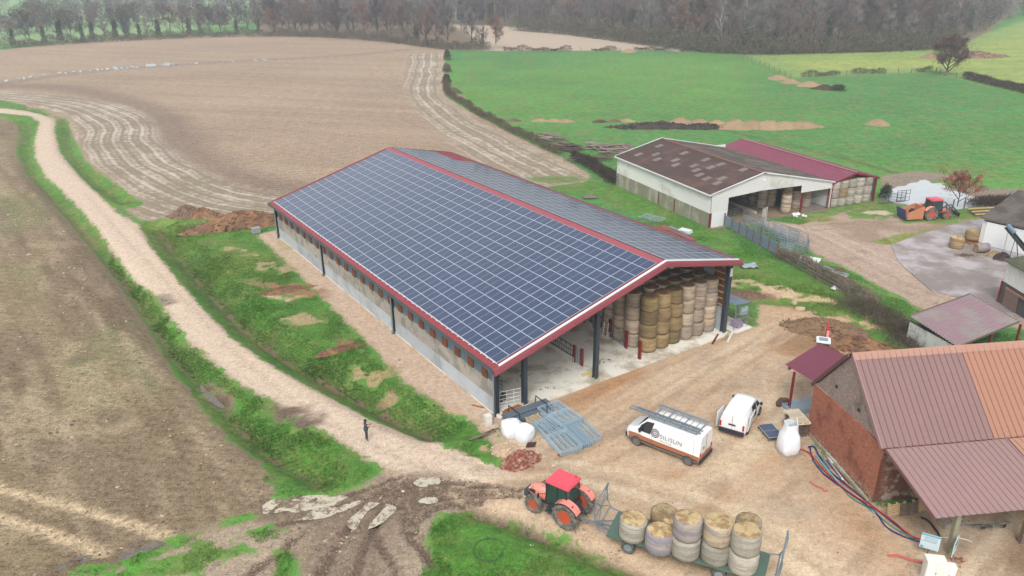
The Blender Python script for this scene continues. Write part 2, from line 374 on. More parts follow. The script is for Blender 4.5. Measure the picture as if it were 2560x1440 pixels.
for pl, c in (([(1640, 1210), (1860, 1260), (1990, 1340), (2120, 1440), (2300, 1600), (2000, 1600), (1900, 1400), (1740, 1270)], L(238, 216, 180)), ([(1340, 1010), (1600, 915), (1620, 960), (1460, 1020), (1360, 1050)], L(196, 146, 104)), ([(1640, 1210), (1500, 1180), (1250, 1185), (1180, 1220), (1400, 1260), (1600, 1250)], L(204, 186, 158)),
              ([(2030, 1150), (2100, 1200), (2190, 1290), (2290, 1400), (2240, 1440), (2140, 1360), (2060, 1260)], L(188, 146, 104)), ([(2190, 1262), (2340, 1300), (2560, 1290), (2700, 1300), (2700, 1500), (2440, 1440), (2300, 1350)], L(128, 104, 82)), ([(1830, 700), (1960, 780), (1900, 860), (1990, 900), (2100, 880), (2180, 900), (2240, 860), (2130, 800), (2000, 740)], L(160, 124, 90))):
    i, s1 = sdf(P2(pl)); w = (ss(s1 + (mf[i] - .5) * 5, -1.5, 2) * .8)[:, None]; Csoil[i] = Csoil[i] * (1 - w) + np.array(c) * w
i, s1 = sdf(P2(YARD)); xr, yr = GX[i] * cos(-.75) - GY[i] * sin(-.75), GX[i] * sin(-.75) + GY[i] * cos(-.75)
w = (ss(s1, 0, 2) * ss(vnoise(xr * .10, yr, .45, 35, 4), .5, .68) * .6)[:, None]; Csoil[i] = Csoil[i] * (1 - w) + np.array(L(228, 208, 178)) * w
w = (ss(s1, 0, 2) * ss(vnoise(xr * .2, yr, 1.3, 36, 3), .58, .75) * .45)[:, None]; Csoil[i] = Csoil[i] * (1 - w) + np.array(L(160, 134, 108)) * w
# track
TRK = TL + [(1060, 1200), (1200, 1215), (1280, 1180)] + TR[::-1]
soil(TRK, L(222, 200, 178), .35, 'gravel_track', .6, 0, 0)
trk = smoothline([((a[0] + b[0]) / 2, (a[1] + b[1]) / 2) for a, b in zip([P2(TL)[k] for k in (2, 4, 6, 8, 10, 12, 14, 16)], [P2(TR)[k] for k in (2, 4, 5, 7, 10, 12, 14, 15)])])
# verges
VG = L(88, 140, 54); VG2 = L(96, 140, 62)
v1 = VO[:17] + [(700, 1242), (830, 1244), (935, 1197), (962, 1170)] + TL[::-1][1:]
grass(v1, VG, 1, 'grass_verge'); i, s1 = sdf(P2(v1)); gm[i] = np.where(s1 > 0, np.minimum(gm[i], np.maximum(s1 * 1.3, .05)), gm[i])
V2 = [(-300, 240), (0, 252), (110, 274), (165, 292), (185, 345), (215, 400), (262, 442), (325, 482), (360, 508), (340, 520), (300, 520), (290, 528), (200, 440), (148, 375), (135, 330), (140, 293), (100, 280), (0, 270), (-300, 262)]
grass(V2, VG, 1, 'grass_verge')
V3 = [(350, 556), (400, 546), (490, 548), (560, 562), (640, 556), (690, 540), (655, 590), (700, 645), (760, 705), (850, 792), (920, 862), (1000, 950), (1100, 1010), (1185, 1060), (1215, 1095), (1245, 1110), (1250, 1150), (1235, 1160), (1180, 1141)] + TR[::-1][2:12]
grass(V3, L(86, 137, 54), 1, 'grass_verge')
# gravel apron along the new barn
AP = [(640, 588), (690, 575), (1245, 1035), (1330, 1010), (1340, 1060), (1250, 1075), (1240, 1110), (1190, 1062), (1105, 1012), (1005, 950), (925, 862), (855, 792), (765, 705), (705, 645)]
soil(AP, L(208, 182, 158), .5, 'gravel_apron', .65, 0, 0)
for a, b, rx, ry, c in ((690, 668, 2.6, 1.1, L(172, 158, 116)), (720, 722, 5.5, 1.4, L(158, 122, 88)), (700, 745, 2, .8, L(206, 180, 150)), (770, 800, 2.2, 1.2, L(176, 160, 118)), (870, 862, 2.6, .7, L(148, 112, 80)), (600, 625, 3, .7, L(180, 160, 126)),
                      (985, 985, .9, .5, L(160, 140, 104)), (930, 930, 2, 1, L(164, 150, 106)), (1150, 1050, 1, .5, L(190, 160, 120)), (1215, 1120, .9, .7, L(196, 166, 130)), (740, 620, 2, .8, L(180, 168, 116))):
    patch(blob(a, b, rx, ry, -.5, seed=3), c)
soil(blob(545, 975, 2.6, .5, -.9), L(120, 100, 84), .6, None, .8, raw=True); patch(blob(725, 1042, 3.0, 1.2, -.75), L(122, 104, 90), 3.2)
WOODF = [(1105, 60), (1290, 66), (1500, 90), (1680, 116), (1760, 129), (1860, 137), (1980, 136), (2200, 130), (2400, 118), (2470, 80), (2520, 40), (2600, -40), (1100, -60)]
soil(WOODF, L(124, 108, 86), 3, 'meadow', .6); soil([(655, 88), (860, 93), (1000, 107), (1115, 125), (1230, 124), (1130, 62), (1100, 40), (640, 45)], L(128, 108, 86), 3, 'meadow', .6)
# grass strip between the barns
STRIP = [(1340, 472), (1460, 455), (1545, 462), (1775, 572), (1800, 585), (1945, 655), (2070, 690), (2200, 745), (2310, 790), (2270, 880), (2240, 880), (2180, 855), (2080, 800), (1990, 770), (1880, 745), (1830, 700), (1800, 620), (1500, 500)]
grass(STRIP, L(88, 140, 54), 1, 'grass_strip')
soil([(1820, 560), (1870, 545), (2000, 562), (2150, 520), (2230, 530), (2260, 560), (2460, 540), (2700, 560), (2700, 800), (2600, 830), (2330, 790), (2200, 722), (2050, 645), (2020, 622), (1900, 560)], L(190, 166, 148), .8, 'back_yard', .7, 0, .3)
i, s1 = sdf(P2([(1820, 560), (1870, 545), (2000, 562), (2150, 520), (2230, 530), (2260, 560), (2460, 540), (2560, 560), (2330, 790), (2200, 722)]))
w = (ss(s1, 0, 2) * ss(vnoise(GX[i], GY[i], .2, 41, 4), .5, .7) * .6)[:, None]; Csoil[i] = Csoil[i] * (1 - w) + np.array(L(150, 126, 104)) * w
for a, b, rx, ry, c, st in ((1885, 712, 2.6, 1.5, L(196, 172, 140), 0), (1960, 735, 3.4, 1.8, L(214, 186, 152), 0), (2060, 752, 3, .9, L(206, 184, 140), 0), (2150, 805, 3, 1.2, L(206, 172, 130), 0), (2010, 790, 4, 1.5, L(204, 172, 140), 0), (1870, 740, 2.6, 1.2, L(150, 116, 92), 0)):
    patch(blob(a, b, rx, ry, -.4, seed=5), c)
# round the pond, churned by cattle
soil([(2205, 440), (2290, 428), (2400, 440), (2560, 455), (2750, 480), (2750, 530), (2450, 518), (2300, 522), (2205, 512)], L(150, 134, 120), 2.5, None, .8, 0, .3)
i, s1 = sdf(P2([(2205, 440), (2290, 428), (2400, 440), (2560, 455), (2560, 512), (2300, 512), (2205, 505)]), 10)
gm[i] = np.where(s1 > -6, np.maximum(gm[i], (mf[i] - .56) * 6), gm[i])
# grass in the back yard
grass([(2090, 535), (2200, 500), (2260, 512), (2360, 522), (2450, 520), (2560, 530), (2460, 545), (2350, 560), (2230, 545), (2150, 548)], L(96, 140, 64), strength=.35)
grass([(2175, 605), (2230, 590), (2330, 572), (2300, 590), (2235, 612)], L(160, 160, 84), strength=.6)
grass([(2010, 545), (2060, 540), (2095, 548), (2040, 555)], L(170, 156, 100), strength=.5)
grass([(2040, 640), (2060, 640), (2200, 715), (2330, 785), (2290, 790), (2180, 735)], L(96, 146, 60), strength=.8)
# grass in the corner at the bottom
BOT = [(1060, 1322), (1092, 1290), (1180, 1264), (1300, 1290), (1400, 1336), (1530, 1396), (1645, 1442), (1750, 1500), (1500, 1700), (1000, 1700), (1040, 1440), (1075, 1400)]
grass(BOT, L(88, 140, 54), .6, 'grass_strip')
for a, b, rx, ry in ((470, 1355, 1.5, .8), (500, 1395, 1.5, 1.2), (375, 1390, 1.1, .7), (250, 1420, 1.4, .6), (390, 1425, 2.2, .9), (590, 1375, .8, .5), (655, 1330, 1.2, .6), (710, 1420, .7, 1.6), (600, 1300, .8, .4), (320, 1435, 1.5, .5)):
    grass(blob(a, b, rx, ry, .2, wob=.4), L(88, 148, 52), strength=.9, raw=True)
# tint drift of the grass
k = (.82 + .36 * mf)[:, None]; Gc *= k
yl = (ss(vnoise(GX, GY, .07, 51, 4), .5, .75) * .35)[:, None] * (GY < 130)[:, None]; Gc[:] = Gc * (1 - yl) + np.array(L(132, 142, 66)) * yl
# yellowish bands of the far right meadow
j = gi[gs > 0]; b = vnoise(GX[j] * .05 + GY[j] * .001, GY[j], .16, 61, 3); w = (ss(b, .42, .62) * ss(gs[gs > 0], 4, 16) * .4)[:, None]
Gc[j] = Gc[j] * (1 - w) + np.array(L(196, 196, 96)) * w
# --- heights: ditches, banks, ruts
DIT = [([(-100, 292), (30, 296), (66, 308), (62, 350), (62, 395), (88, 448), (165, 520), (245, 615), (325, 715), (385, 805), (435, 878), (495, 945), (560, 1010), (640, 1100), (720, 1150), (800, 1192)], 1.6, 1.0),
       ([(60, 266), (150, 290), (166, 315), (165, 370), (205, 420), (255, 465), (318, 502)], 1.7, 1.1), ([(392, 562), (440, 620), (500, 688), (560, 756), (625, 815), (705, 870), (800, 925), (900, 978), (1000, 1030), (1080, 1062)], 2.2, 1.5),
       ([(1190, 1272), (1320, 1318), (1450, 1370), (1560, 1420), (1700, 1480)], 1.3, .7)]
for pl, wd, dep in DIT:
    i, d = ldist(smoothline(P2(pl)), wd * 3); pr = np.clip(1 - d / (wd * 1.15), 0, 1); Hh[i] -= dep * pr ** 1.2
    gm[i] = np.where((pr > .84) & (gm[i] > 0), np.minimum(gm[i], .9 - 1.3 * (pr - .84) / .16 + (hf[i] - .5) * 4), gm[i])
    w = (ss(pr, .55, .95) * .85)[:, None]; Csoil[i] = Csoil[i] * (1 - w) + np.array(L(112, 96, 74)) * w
    w = (ss(pr, .35, .95) * .5)[:, None]; Gc[i] = Gc[i] * (1 - w) + np.array(L(92, 96, 56)) * w  # ditch grass tinted browner: dead growth, plus shade painted into the colour
PUD = [([(665, 1262), (690, 1245), (760, 1240), (850, 1240), (875, 1250), (930, 1255), (985, 1262), (978, 1285), (920, 1318), (870, 1320), (850, 1290), (800, 1292), (715, 1298), (668, 1290)], .0), ([(1035, 1195), (1075, 1186), (1100, 1195), (1088, 1208), (1050, 1212)], 0), ([(1055, 1250), (1075, 1242), (1090, 1250), (1068, 1258)], 0),
       ([(300, 1385), (340, 1360), (392, 1352), (400, 1362), (350, 1378), (310, 1396)], 0), ([(140, 1420), (190, 1395), (225, 1388), (200, 1405), (150, 1432)], 0), ([(500, 942), (515, 960), (545, 985), (560, 1000), (548, 1002), (520, 982), (498, 958)], -.62), ([(398, 742), (412, 740), (428, 755), (415, 757)], 0)]
for pl, z in PUD:
    i, s1 = sdf(P2(pl)); wd_ = (ss(s1 + (hf[i] - .5) * .8, -1.0, -.1) * .6)[:, None]; Csoil[i] = Csoil[i] * (1 - wd_) + np.array(L(104, 86, 70)) * wd_; wet[i] = np.maximum(wet[i], wd_[:, 0]); w = ss(s1, -.9, .4); n = vnoise(GX[i], GY[i], 1.1, 81, 3)
    Hh[i] = Hh[i] * (1 - w) + w * (z - .10 + (n - .5) * .36 + (vnoise(GX[i], GY[i], 2.4, 83, 2) - .5) * .2); 
    for q in (): pass
RUTS = [[(1240, 1215), (1120, 1200), (1010, 1205), (930, 1245), (880, 1300), (830, 1370), (780, 1470)], [(1200, 1252), (1110, 1262), (1040, 1300), (1035, 1350), (1080, 1400), (1130, 1460)], [(1090, 1240), (985, 1268), (930, 1320), (900, 1400), (880, 1480)], [(760, 1330), (700, 1380), (620, 1440)], [(1300, 1225), (1180, 1215), (1060, 1208), (980, 1230), (900, 1285), (860, 1340), (800, 1440), (760, 1560)], [(1260, 1240), (1100, 1225), (1010, 1250), (940, 1300), (905, 1370), (890, 1440), (880, 1560)], [(1180, 1245), (1060, 1245), (1010, 1280), (1010, 1330), (1060, 1380), (1090, 1440), (1110, 1560)],
        [(1120, 1222), (1000, 1232), (940, 1290), (930, 1330), (965, 1385), (1000, 1440), (1020, 1560)], [(1000, 1195), (900, 1230), (780, 1265), (700, 1275)], [(980, 1215), (880, 1260), (790, 1290), (700, 1310)], [(1300, 1240), (1150, 1235), (1050, 1265), (1020, 1320), (1100, 1420)]]
for q, pl in enumerate(RUTS):
    i, d = ldist(smoothline(P2(pl)), 3); rut[i] = np.minimum(rut[i], d - .20); pr = np.clip(1 - d / .42, 0, 1); Hh[i] -= .12 * ss(pr, 0, 1); Hh[i] += .07 * np.exp(-((d - .55) / .18) ** 2)
TYR = [[(-60, 1195), (0, 1225), (160, 1262), (320, 1310), (420, 1342)], [(-60, 1280), (0, 1298), (140, 1340), (260, 1385)]]
for pl in TYR:
    i, d = ldist(smoothline(P2(pl)), 3); w = (ss(-d, -.55, -.25) * .85)[:, None]; Csoil[i] = Csoil[i] * (1 - w) + np.array(L(206, 184, 150)) * w
    Hh[i] -= .06 * ss(-d, -.5, -.2)
def wheelpair(pl, col, am, gauge=1.9, w_=.26):
    P = np.array(smoothline(P2(pl), 3)); T_ = np.gradient(P, axis=0); T_ /= np.linalg.norm(T_, axis=1)[:, None]; Nn = np.stack([-T_[:, 1], T_[:, 0]], 1)
    for s in (-1, 1):
        q = [tuple(a) for a in P + Nn * s * gauge / 2]; i, d = ldist(q, 2); w = (ss(-d, -w_ * 1.5, -w_ * .5) * am * (.35 + .9 * hf[i]))[:, None]; Csoil[i] = Csoil[i] * (1 - w) + np.array(col) * w; Hh[i] -= .03 * ss(-d, -.3, -.1)
for pl, c, am in (([(1180, 1195), (1400, 1190), (1560, 1230), (1760, 1290), (1960, 1390), (2100, 1500)], L(150, 124, 100), .45), ([(1180, 1180), (1380, 1165), (1600, 1210), (1820, 1290), (2010, 1380), (2200, 1520)], L(232, 212, 182), .5), ([(1280, 1190), (1480, 1150), (1640, 1060), (1760, 960), (1880, 880), (1960, 820)], L(158, 130, 102), .4),
                  ([(1300, 1170), (1440, 1090), (1560, 1000), (1700, 920), (1850, 850)], L(164, 132, 102), .35), ([(1400, 1200), (1640, 1200), (1860, 1160), (1960, 1060), (1940, 940)], L(226, 204, 174), .35), ([(1240, 1200), (1100, 1160), (960, 1100), (800, 1020), (640, 900), (480, 740), (330, 590), (230, 480)], L(190, 168, 144), .5),
                  ([(2560, 760), (2380, 770), (2200, 690), (2050, 600), (1960, 570)], L(156, 134, 116), .5), ([(2560, 720), (2330, 700), (2180, 640), (2060, 580), (1990, 560)], L(216, 198, 180), .5), ([(2300, 560), (2150, 560), (2020, 570)], L(150, 126, 106), .5)): wheelpair(pl, c, am)
for pl in ([(1830, 330), (2000, 372), (2180, 415), (2330, 455), (2450, 490)], [(1640, 290), (1900, 345), (2060, 380), (2260, 440)]):
    i, d = ldist(smoothline(P2(pl)), 4); w = (ss(-d, -1.0, -.2) * .45)[:, None]; Gc[i] = Gc[i] * (1 - w) + np.array(L(84, 100, 56)) * w
MUD = [(690, 1240), (960, 1180), (1180, 1200), (1300, 1235), (1180, 1262), (1060, 1330), (1080, 1440), (1100, 1600), (500, 1600), (700, 1330)]
i, s1 = sdf(P2(MUD)); w = (ss(s1 + (mf[i] - .5) * 6, -1, 3) * .75)[:, None]; Csoil[i] = Csoil[i] * (1 - w) + np.array(L(136, 116, 98)) * w; wet[i] = np.maximum(wet[i], w[:, 0] * .5)
# roughness of the ground itself
notg = ss(-gm, -.3, .3); near = ss(-GY, -200, -90)
Hh += near * ((hf - .5) * .07 + (vnoise(GX, GY, 2.2, 71, 2) - .5) * .05) * (.35 + .65 * (1 - notg))
tr = reg == REG.index('ploughed_field'); Hh += np.where(tr, (vnoise(GX, GY, 2.6, 73, 2) - .5) * .05, 0)
POND = [(2212, 492), (2222, 474), (2258, 464), (2285, 455), (2312, 448), (2330, 456), (2352, 456), (2380, 474), (2402, 478), (2430, 490), (2436, 512), (2400, 520), (2340, 520), (2290, 512), (2240, 504)]
i, s1 = sdf(P2(POND)); w = ss(s1, -1.2, 1.0); Hh[i] = Hh[i] * (1 - w) - .35 * w + (hf[i] - .5) * .25 * (w > 0) * (w < 1)
# flat under buildings
fl = ss(GY, 140, 400) * (vnoise(GX, GY, .006, 91, 2) - .5) * 2.0
Hh += fl * ss(GY, 340, 700)
# --- mesh, one object for each kind of ground
m, n, p = newmat('ground')
geo = n('ShaderNodeNewGeometry').outputs['Position']
def attr(nm, comp='Color'):
    a = n('ShaderNodeAttribute', _attribute_name=nm); return a.outputs[comp]
sc_, gc_ = attr('soil'), attr('grasscol')
sep = n('ShaderNodeSeparateColor'); n.set(sep.inputs[0], attr('maskA')); gmS, hdS, hwS = sep.outputs
sep2 = n('ShaderNodeSeparateColor'); n.set(sep2.inputs[0], attr('maskB')); ruS, gvS, fuS = sep2.outputs
wtS = attr('wet', 'Fac')
f_a = n.noise(geo, 7.5, 3, .75); f_b = n.noise(geo, 2.3, 4, .7); f_c = n.noise(geo, .7, 4, .6); f_d = n.noise(geo, .23, 3, .6)
warp = n.mapping(geo, (.5, 4.5, 1), (0, 0, radians(14))); f_r = n.noise(warp, .9, 4, .7)
def add(a, b): return n.math('ADD', a, b)
def mul(a, b): return n.math('MULTIPLY', a, b)
# soil brightness: stones and clods, wider drifts
sub = lambda a, k: n.math('MULTIPLY', n.math('SUBTRACT', a, .5), k)
clod = add(add(sub(f_a, 2.6), sub(f_b, 1.9)), sub(f_c, .6))
br = n.math('MULTIPLY_ADD', clod, gvS, 1.0)
br = n.math('MULTIPLY_ADD', mul(sub(f_r, 1.7), fuS), 1.0, br)
# field-wide rows (soft, aged) in stubble and tilth
rowv = n.mapping(geo, (1, 1, 1), (0, 0, radians(-72)))
wv = n('ShaderNodeTexWave', _wave_type='BANDS', _bands_direction='X'); n.set(wv.inputs['Vector'], rowv); wv.inputs['Scale'].default_value = .32; wv.inputs['Distortion'].default_value = 2.2; wv.inputs['Detail'].default_value = 3; wv.inputs['Detail Scale'].default_value = .6
br = n.math('MULTIPLY_ADD', mul(sub(wv.outputs['Fac'], .16), fuS), 1.0, br)
br = n.math('MAXIMUM', br, .25)
vs = n('ShaderNodeVectorMath', _operation='SCALE'); n.set(vs.inputs[0], sc_); n.set(vs.inputs['Scale'], br); soilc = vs.outputs[0]
# pale wheel lines of the headlands
hn = add(hdS, sub(n.noise(geo, .05, 2, .5), 2.6)); hn = add(hn, sub(f_d, .8)); hn = add(hn, sub(f_c, .5))
s1_ = n.math('SINE', mul(hn, 2.5)); s2_ = n.math('SINE', mul(hn, 6.1))
st = add(mul(s1_, .50), mul(s2_, .42)); st = add(st, sub(f_b, 3.4)); st = add(st, sub(f_c, 3.2)); st = add(st, sub(n.noise(geo, .09, 3, .6), 3.4))
pale = n.mix(n.smooth(f_c, .4, .65), L(152, 134, 116), L(150, 144, 112)); pale2 = L(214, 200, 186)
strp = n.mix(n.smooth(st, -.6, 1.5), pale, pale2)
soilc = n.mix(hwS, soilc, strp)
# ruts: wet dark mud
rt = n.math('SUBTRACT', 1.0, n.smooth(add(add(ruS, sub(f_b, .9)), sub(f_c, .7)), -.2, .3))
tread = n.smooth(f_a, .35, .6)
soilc = n.mix(mul(rt, .92), soilc, n.mix(tread, L(76, 62, 52), L(128, 108, 92)))
# grass
edge = add(add(gmS, sub(f_b, 1.8)), add(sub(f_c, 2.4), sub(f_a, .6)))
gf = n.smooth(edge, -.12, .18)
gb = add(add(sub(f_a, 1.6), sub(f_b, 1.3)), n.math('MULTIPLY_ADD', sub(f_c, 1.3), 1.0, 1.0)); gb = n.math('MAXIMUM', gb, .3)
vg = n('ShaderNodeVectorMath', _operation='SCALE'); n.set(vg.inputs[0], n.mix(n.smooth(add(mul(f_d, .6), mul(f_b, .4)), .45, .60, 0, .45), gc_, L(138, 132, 84))); n.set(vg.inputs['Scale'], gb)
colr = n.mix(gf, soilc, vg.outputs[0])
n.set(p.inputs['Base Color'], colr)
ro = n.math('SUBTRACT', .95, mul(mul(wtS, n.smooth(f_c, .35, .6)), .55)); n.set(p.inputs['Roughness'], ro)
p.inputs['Specular IOR Level'].default_value = .25
bmp = n('ShaderNodeBump'); bmp.inputs['Strength'].default_value = .9; bmp.inputs['Distance'].default_value = .12
n.set(bmp.inputs['Height'], add(mul(f_b, .6), mul(f_a, .4))); n.set(p.inputs['Normal'], bmp)
M_GROUND = m
def build_ground():
    i = np.arange(NX - 1); jj = np.arange(NY - 1); a = (jj[:, None] * NX + i[None, :]).ravel()
    quads = np.stack([a, a + 1, a + 1 + NX, a + NX], 1); fr = reg[a]
    data = {'soil': Csoil, 'grasscol': Gc, 'maskA': np.stack([gm, hd, hw], 1), 'maskB': np.stack([rut, grav, fur], 1)}
    for k, nm in enumerate(REG):
        q = quads[fr == k]
        if not len(q): continue
        u, inv = np.unique(q.ravel(), return_inverse=True)
        me = bpy.data.meshes.new(nm); me.vertices.add(len(u)); co = np.stack([GX[u], GY[u], Hh[u]], 1).astype(np.float32); me.vertices.foreach_set('co', co.ravel())
        me.loops.add(len(inv)); me.loops.foreach_set('vertex_index', inv.astype(np.int32)); me.polygons.add(len(q)); me.polygons.foreach_set('loop_start', np.arange(0, len(inv), 4, dtype=np.int32)); me.polygons.foreach_set('use_smooth', np.ones(len(q), bool))
        me.update(calc_edges=True)
        for an, arr in data.items():
            at = me.attributes.new(an, 'FLOAT_COLOR', 'POINT'); c4 = np.ones((len(u), 4), np.float32); c4[:, :3] = arr[u]; at.data.foreach_set('color', c4.ravel())
        at = me.attributes.new('wet', 'FLOAT', 'POINT'); at.data.foreach_set('value', wet[u].astype(np.float32))
        me.materials.append(M_GROUND); o = bpy.data.objects.new(nm, me); COL.objects.link(o); tag(o, kind='structure')
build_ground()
def hgt(x, y):
    i = min(max(np.searchsorted(XS, x) - 1, 0), NX - 2); j = min(max(np.searchsorted(YS, y) - 1, 0), NY - 2)
    fx = (x - XS[i]) / (XS[i + 1] - XS[i]); fy = (y - YS[j]) / (YS[j + 1] - YS[j]); H = lambda a, b: Hh[b * NX + a]
    return float((H(i, j) * (1 - fx) + H(i + 1, j) * fx) * (1 - fy) + (H(i, j + 1) * (1 - fx) + H(i + 1, j + 1) * fx) * fy)
# --- water
def water_mat(name, col, rough, alpha=None):
    m, n, p = newmat(name); tc = n('ShaderNodeNewGeometry').outputs['Position']
    n.set(p.inputs['Base Color'], n.mix(n.noise(tc, .8, 3), col, tuple(c * .85 for c in col))); p.inputs['Roughness'].default_value = rough; p.inputs['Specular IOR Level'].default_value = .8
    b = n('ShaderNodeBump'); b.inputs['Strength'].default_value = .05; n.set(b.inputs['Height'], n.noise(tc, 3, 2)); n.set(p.inputs['Normal'], b); return m
mp = water_mat('puddle water', L(216, 208, 184, .7), .04); mp2 = water_mat('pond water', L(196, 202, 204, .75), .05); mp3 = water_mat('clear puddle', L(130, 126, 116, .5), .08)  # pond and field water: sky reflection put into a pale base colour
def muddy(m, lo, hi):
    """mud standing just under and above the water in shallow puddles"""
    n = N(m.node_tree); p = next(x for x in m.node_tree.nodes if x.type == 'BSDF_PRINCIPLED'); tc = n('ShaderNodeNewGeometry').outputs['Position']
    f = n.math('MULTIPLY_ADD', n.noise(tc, 1.3, 5, .75), .6, n.math('MULTIPLY', n.noise(tc, 6, 3, .7), .4)); k = n.smooth(f, lo, hi)
    old = p.inputs['Base Color'].links[0].from_socket; n.set(p.inputs['Base Color'], n.mix(k, old, L(132, 112, 92))); n.set(p.inputs['Roughness'], n.math('MULTIPLY_ADD', k, .85, .05))
muddy(mp, .47, .56); muddy(mp3, .46, .58)
def pool(nm, poly, z, mt, grow=.6):
    q = P2(poly); cx = sum(a for a, _ in q) / len(q); cy = sum(b for _, b in q) / len(q); q = smoothline(q + [q[0]], 2)
    m = MB(); vs = []
    for a, b in q:
        l = math.hypot(a - cx, b - cy); vs.append((a + (a - cx) / l * grow, b + (b - cy) / l * grow, z))
    m.add([(cx, cy, z)] + vs, [(0, i, i + 1) for i in range(1, len(vs))]); tag(m.obj(nm, mt), kind='structure')
for k, (pl, z) in enumerate(PUD): pool('puddle', pl, z - .075, mp3 if k in (3, 4, 5, 6) else mp, .15 if k in (5, 6) else .25)
pool('pond', POND, -.16, mp2, 1.2)
# standing water in the low line of the stubble
line = smoothline(P2([(0, 205), (60, 195), (140, 184), (300, 170), (420, 161), (560, 154), (700, 148)]))
m = MB(); r = random.Random(5); ln = [0]
for a, b in zip(line, line[1:]): ln.append(ln[-1] + math.hypot(b[0] - a[0], b[1] - a[1]))
for k in range(150):
    s = r.random() ** .8; px = 10 + 690 * r.random(); wgt = 1.0 if 280 < px < 440 else (.35 if 130 < px < 550 else .15)
    if r.random() > wgt: continue
    q = [p for p in ((0, 205), (60, 195), (140, 184), (300, 170), (420, 161), (560, 154), (700, 148))]
    xx = [a for a, _ in q]; yy = [b for _, b in q]; py = np.interp(px, xx, yy); c = g(px, py + r.uniform(-1.5, 1.5)); c.z = hgt(c.x, c.y) + .03 + (k % 9) * .006
    a = radians(-62 + r.uniform(-6, 6)); u = Vector((cos(a), sin(a), 0)); v = Vector((-sin(a), cos(a), 0)); l_, w_ = r.uniform(2, 5.5) * (1.2 if wgt == 1 else .8), r.uniform(.25, .6)
    m.add([c + u * l_ * cos(t) + v * w_ * sin(t) for t in np.linspace(0, 2 * pi, 9)[:-1]], [tuple(range(8))])
tag(m.obj('standing_water', mp2), kind='structure')
# ---------------------------------------------------------------- materials
M = {}
M['redroof'] = mat('red sheet', L(150, 62, 70), .45, var=.10, scale=.4, fine=.05)
M['redcap'] = mat('red ridge flashing', L(164, 82, 90), .45, var=.06, scale=.5)
M['white'] = mat('white paint', L(236, 238, 238, .75), .4, var=.04)
M['alu'] = mat('white tray', L(238, 240, 242, .75), .35, var=.03)
M['galv'] = mat('galvanised', L(158, 172, 182), .5, .35, var=.12, scale=2)
M['steelgrey'] = mat('dull steel', L(92, 104, 112), .6, .1, var=.2)
M['galv2'] = mat('galvanised blue', L(164, 188, 202, .72), .5, .1, var=.12, scale=2)
M['dark'] = mat('anthracite steel', L(66, 76, 86), .5, .1, var=.1)
M['teal'] = mat('grey gutter', L(92, 108, 110), .4, .2, var=.1)
M['redsteel'] = mat('red steel', L(134, 34, 38), .45, var=.1)
M['conc'] = mat('concrete', L(226, 222, 210, .75), .9, var=.06, scale=.5, col2=L(184, 172, 150), c2amt=.45, c2scale=.35, fine=.08, fscale=9)
M['wood'] = mat('brown timber', L(138, 82, 48), .8, var=.2, scale=2, stretch=(1, 1, .12), fine=.15, fscale=8)
M['pine'] = mat('pale timber', L(206, 178, 132), .8, var=.12, scale=3, stretch=(.3, .3, 1))
M['oldwood'] = mat('grey timber', L(122, 106, 92), .9, var=.25, scale=3)
M['orange_wood'] = mat('varnished planks', L(168, 100, 52), .7, var=.15, scale=3)
M['black'] = mat('black rubber', L(40, 40, 42), .8, var=.15)
M['clearsheet'] = mat('translucent sheet', L(172, 186, 196), .4, var=.05)
def ext(o, **k): return o
# ---------------------------------------------------------------- the new barn with the panels
BX, BY, BTH = -29.1247, 92.8829, -0.987
ubar = Vector((cos(BTH), sin(BTH), 0)); vbar = Vector((-sin(BTH), cos(BTH), 0))
def B(u, v, z=0): return Vector((BX, BY, 0)) + ubar * u + vbar * v + Vector((0, 0, z))
SL = 0.2788; TL_ = tan(SL); ZE = 4.8056
RV, RZ = 16.12, 4.70 + 16.12 * TL_; TR_ = .204
def zl(v): return 4.70 + v * TL_
def zr(v): return RZ - (v - RV) * TR_
U0, U1, VR = -.75, 51.25, 25.35
barn = thing('solar_barn', 'large open fronted barn whose red roof is covered in blue solar panels', 'barn', (BX, BY, 0), BTH)
m = MB(); m.span(-.4, 50.75, .1, 25.6, -.3, .10); m.obj('floor', M['conc'], barn)
m = MB(); m.sheet((U0, -.58, zl(-.58)), (1, 0, 0), U1 - U0, Vector((0, RV + .58, (RV + .58) * TL_)), .25, .035, .05); m.obj('roof', M['redroof'], barn, fix=False)
m = MB(); m.sheet((U0, RV, RZ), (1, 0, 0), U1 - U0, Vector((0, VR - RV, zr(VR) - RZ)), .25, .035, .05); m.obj('roof', M['redroof'], barn, fix=False)
m = MB()
for s, t, k in ((-1, TL_, .62), (1, -TR_, .28)):
    for q in range(3):
        a, b = q * k / 3, (q + 1) * k / 3; h = .075 - .012 * q
        f = (lambda d: RZ - d * TL_) if s < 0 else (lambda d: RZ - d * TR_)
        m.quad((U0, RV + s * a, f(a) + h + .02), (U1, RV + s * a, f(a) + h + .02), (U1, RV + s * b, f(b) + h), (U0, RV + s * b, f(b) + h))
m.obj('ridge_cap', M['redcap'], barn)
def rake(u, nm, sgn):
    m = MB()
    for (va, za), (vb, zb) in (((-.6, zl(-.6)), (RV, RZ)), ((RV, RZ), (VR, zr(VR)))):
        a, b = Vector((0, va, za)), Vector((0, vb, zb)); prof = [(0, .06), (.22 * sgn, .06), (.24 * sgn, -.02), (.30 * sgn, -.03), (.32 * sgn, -.15), (.30 * sgn, -.17), (.38 * sgn, -.19), (.38 * sgn, -.36), (.0, -.36)]
        P = [[(u + du, q.y, q.z + dz) for du, dz in prof] for q in (a, b)]; m.grid(P)
        for e in P: m.add(e, [tuple(range(len(e)))])
    m.obj(nm, M['redcap'] if sgn > 0 else M['redroof'], barn)
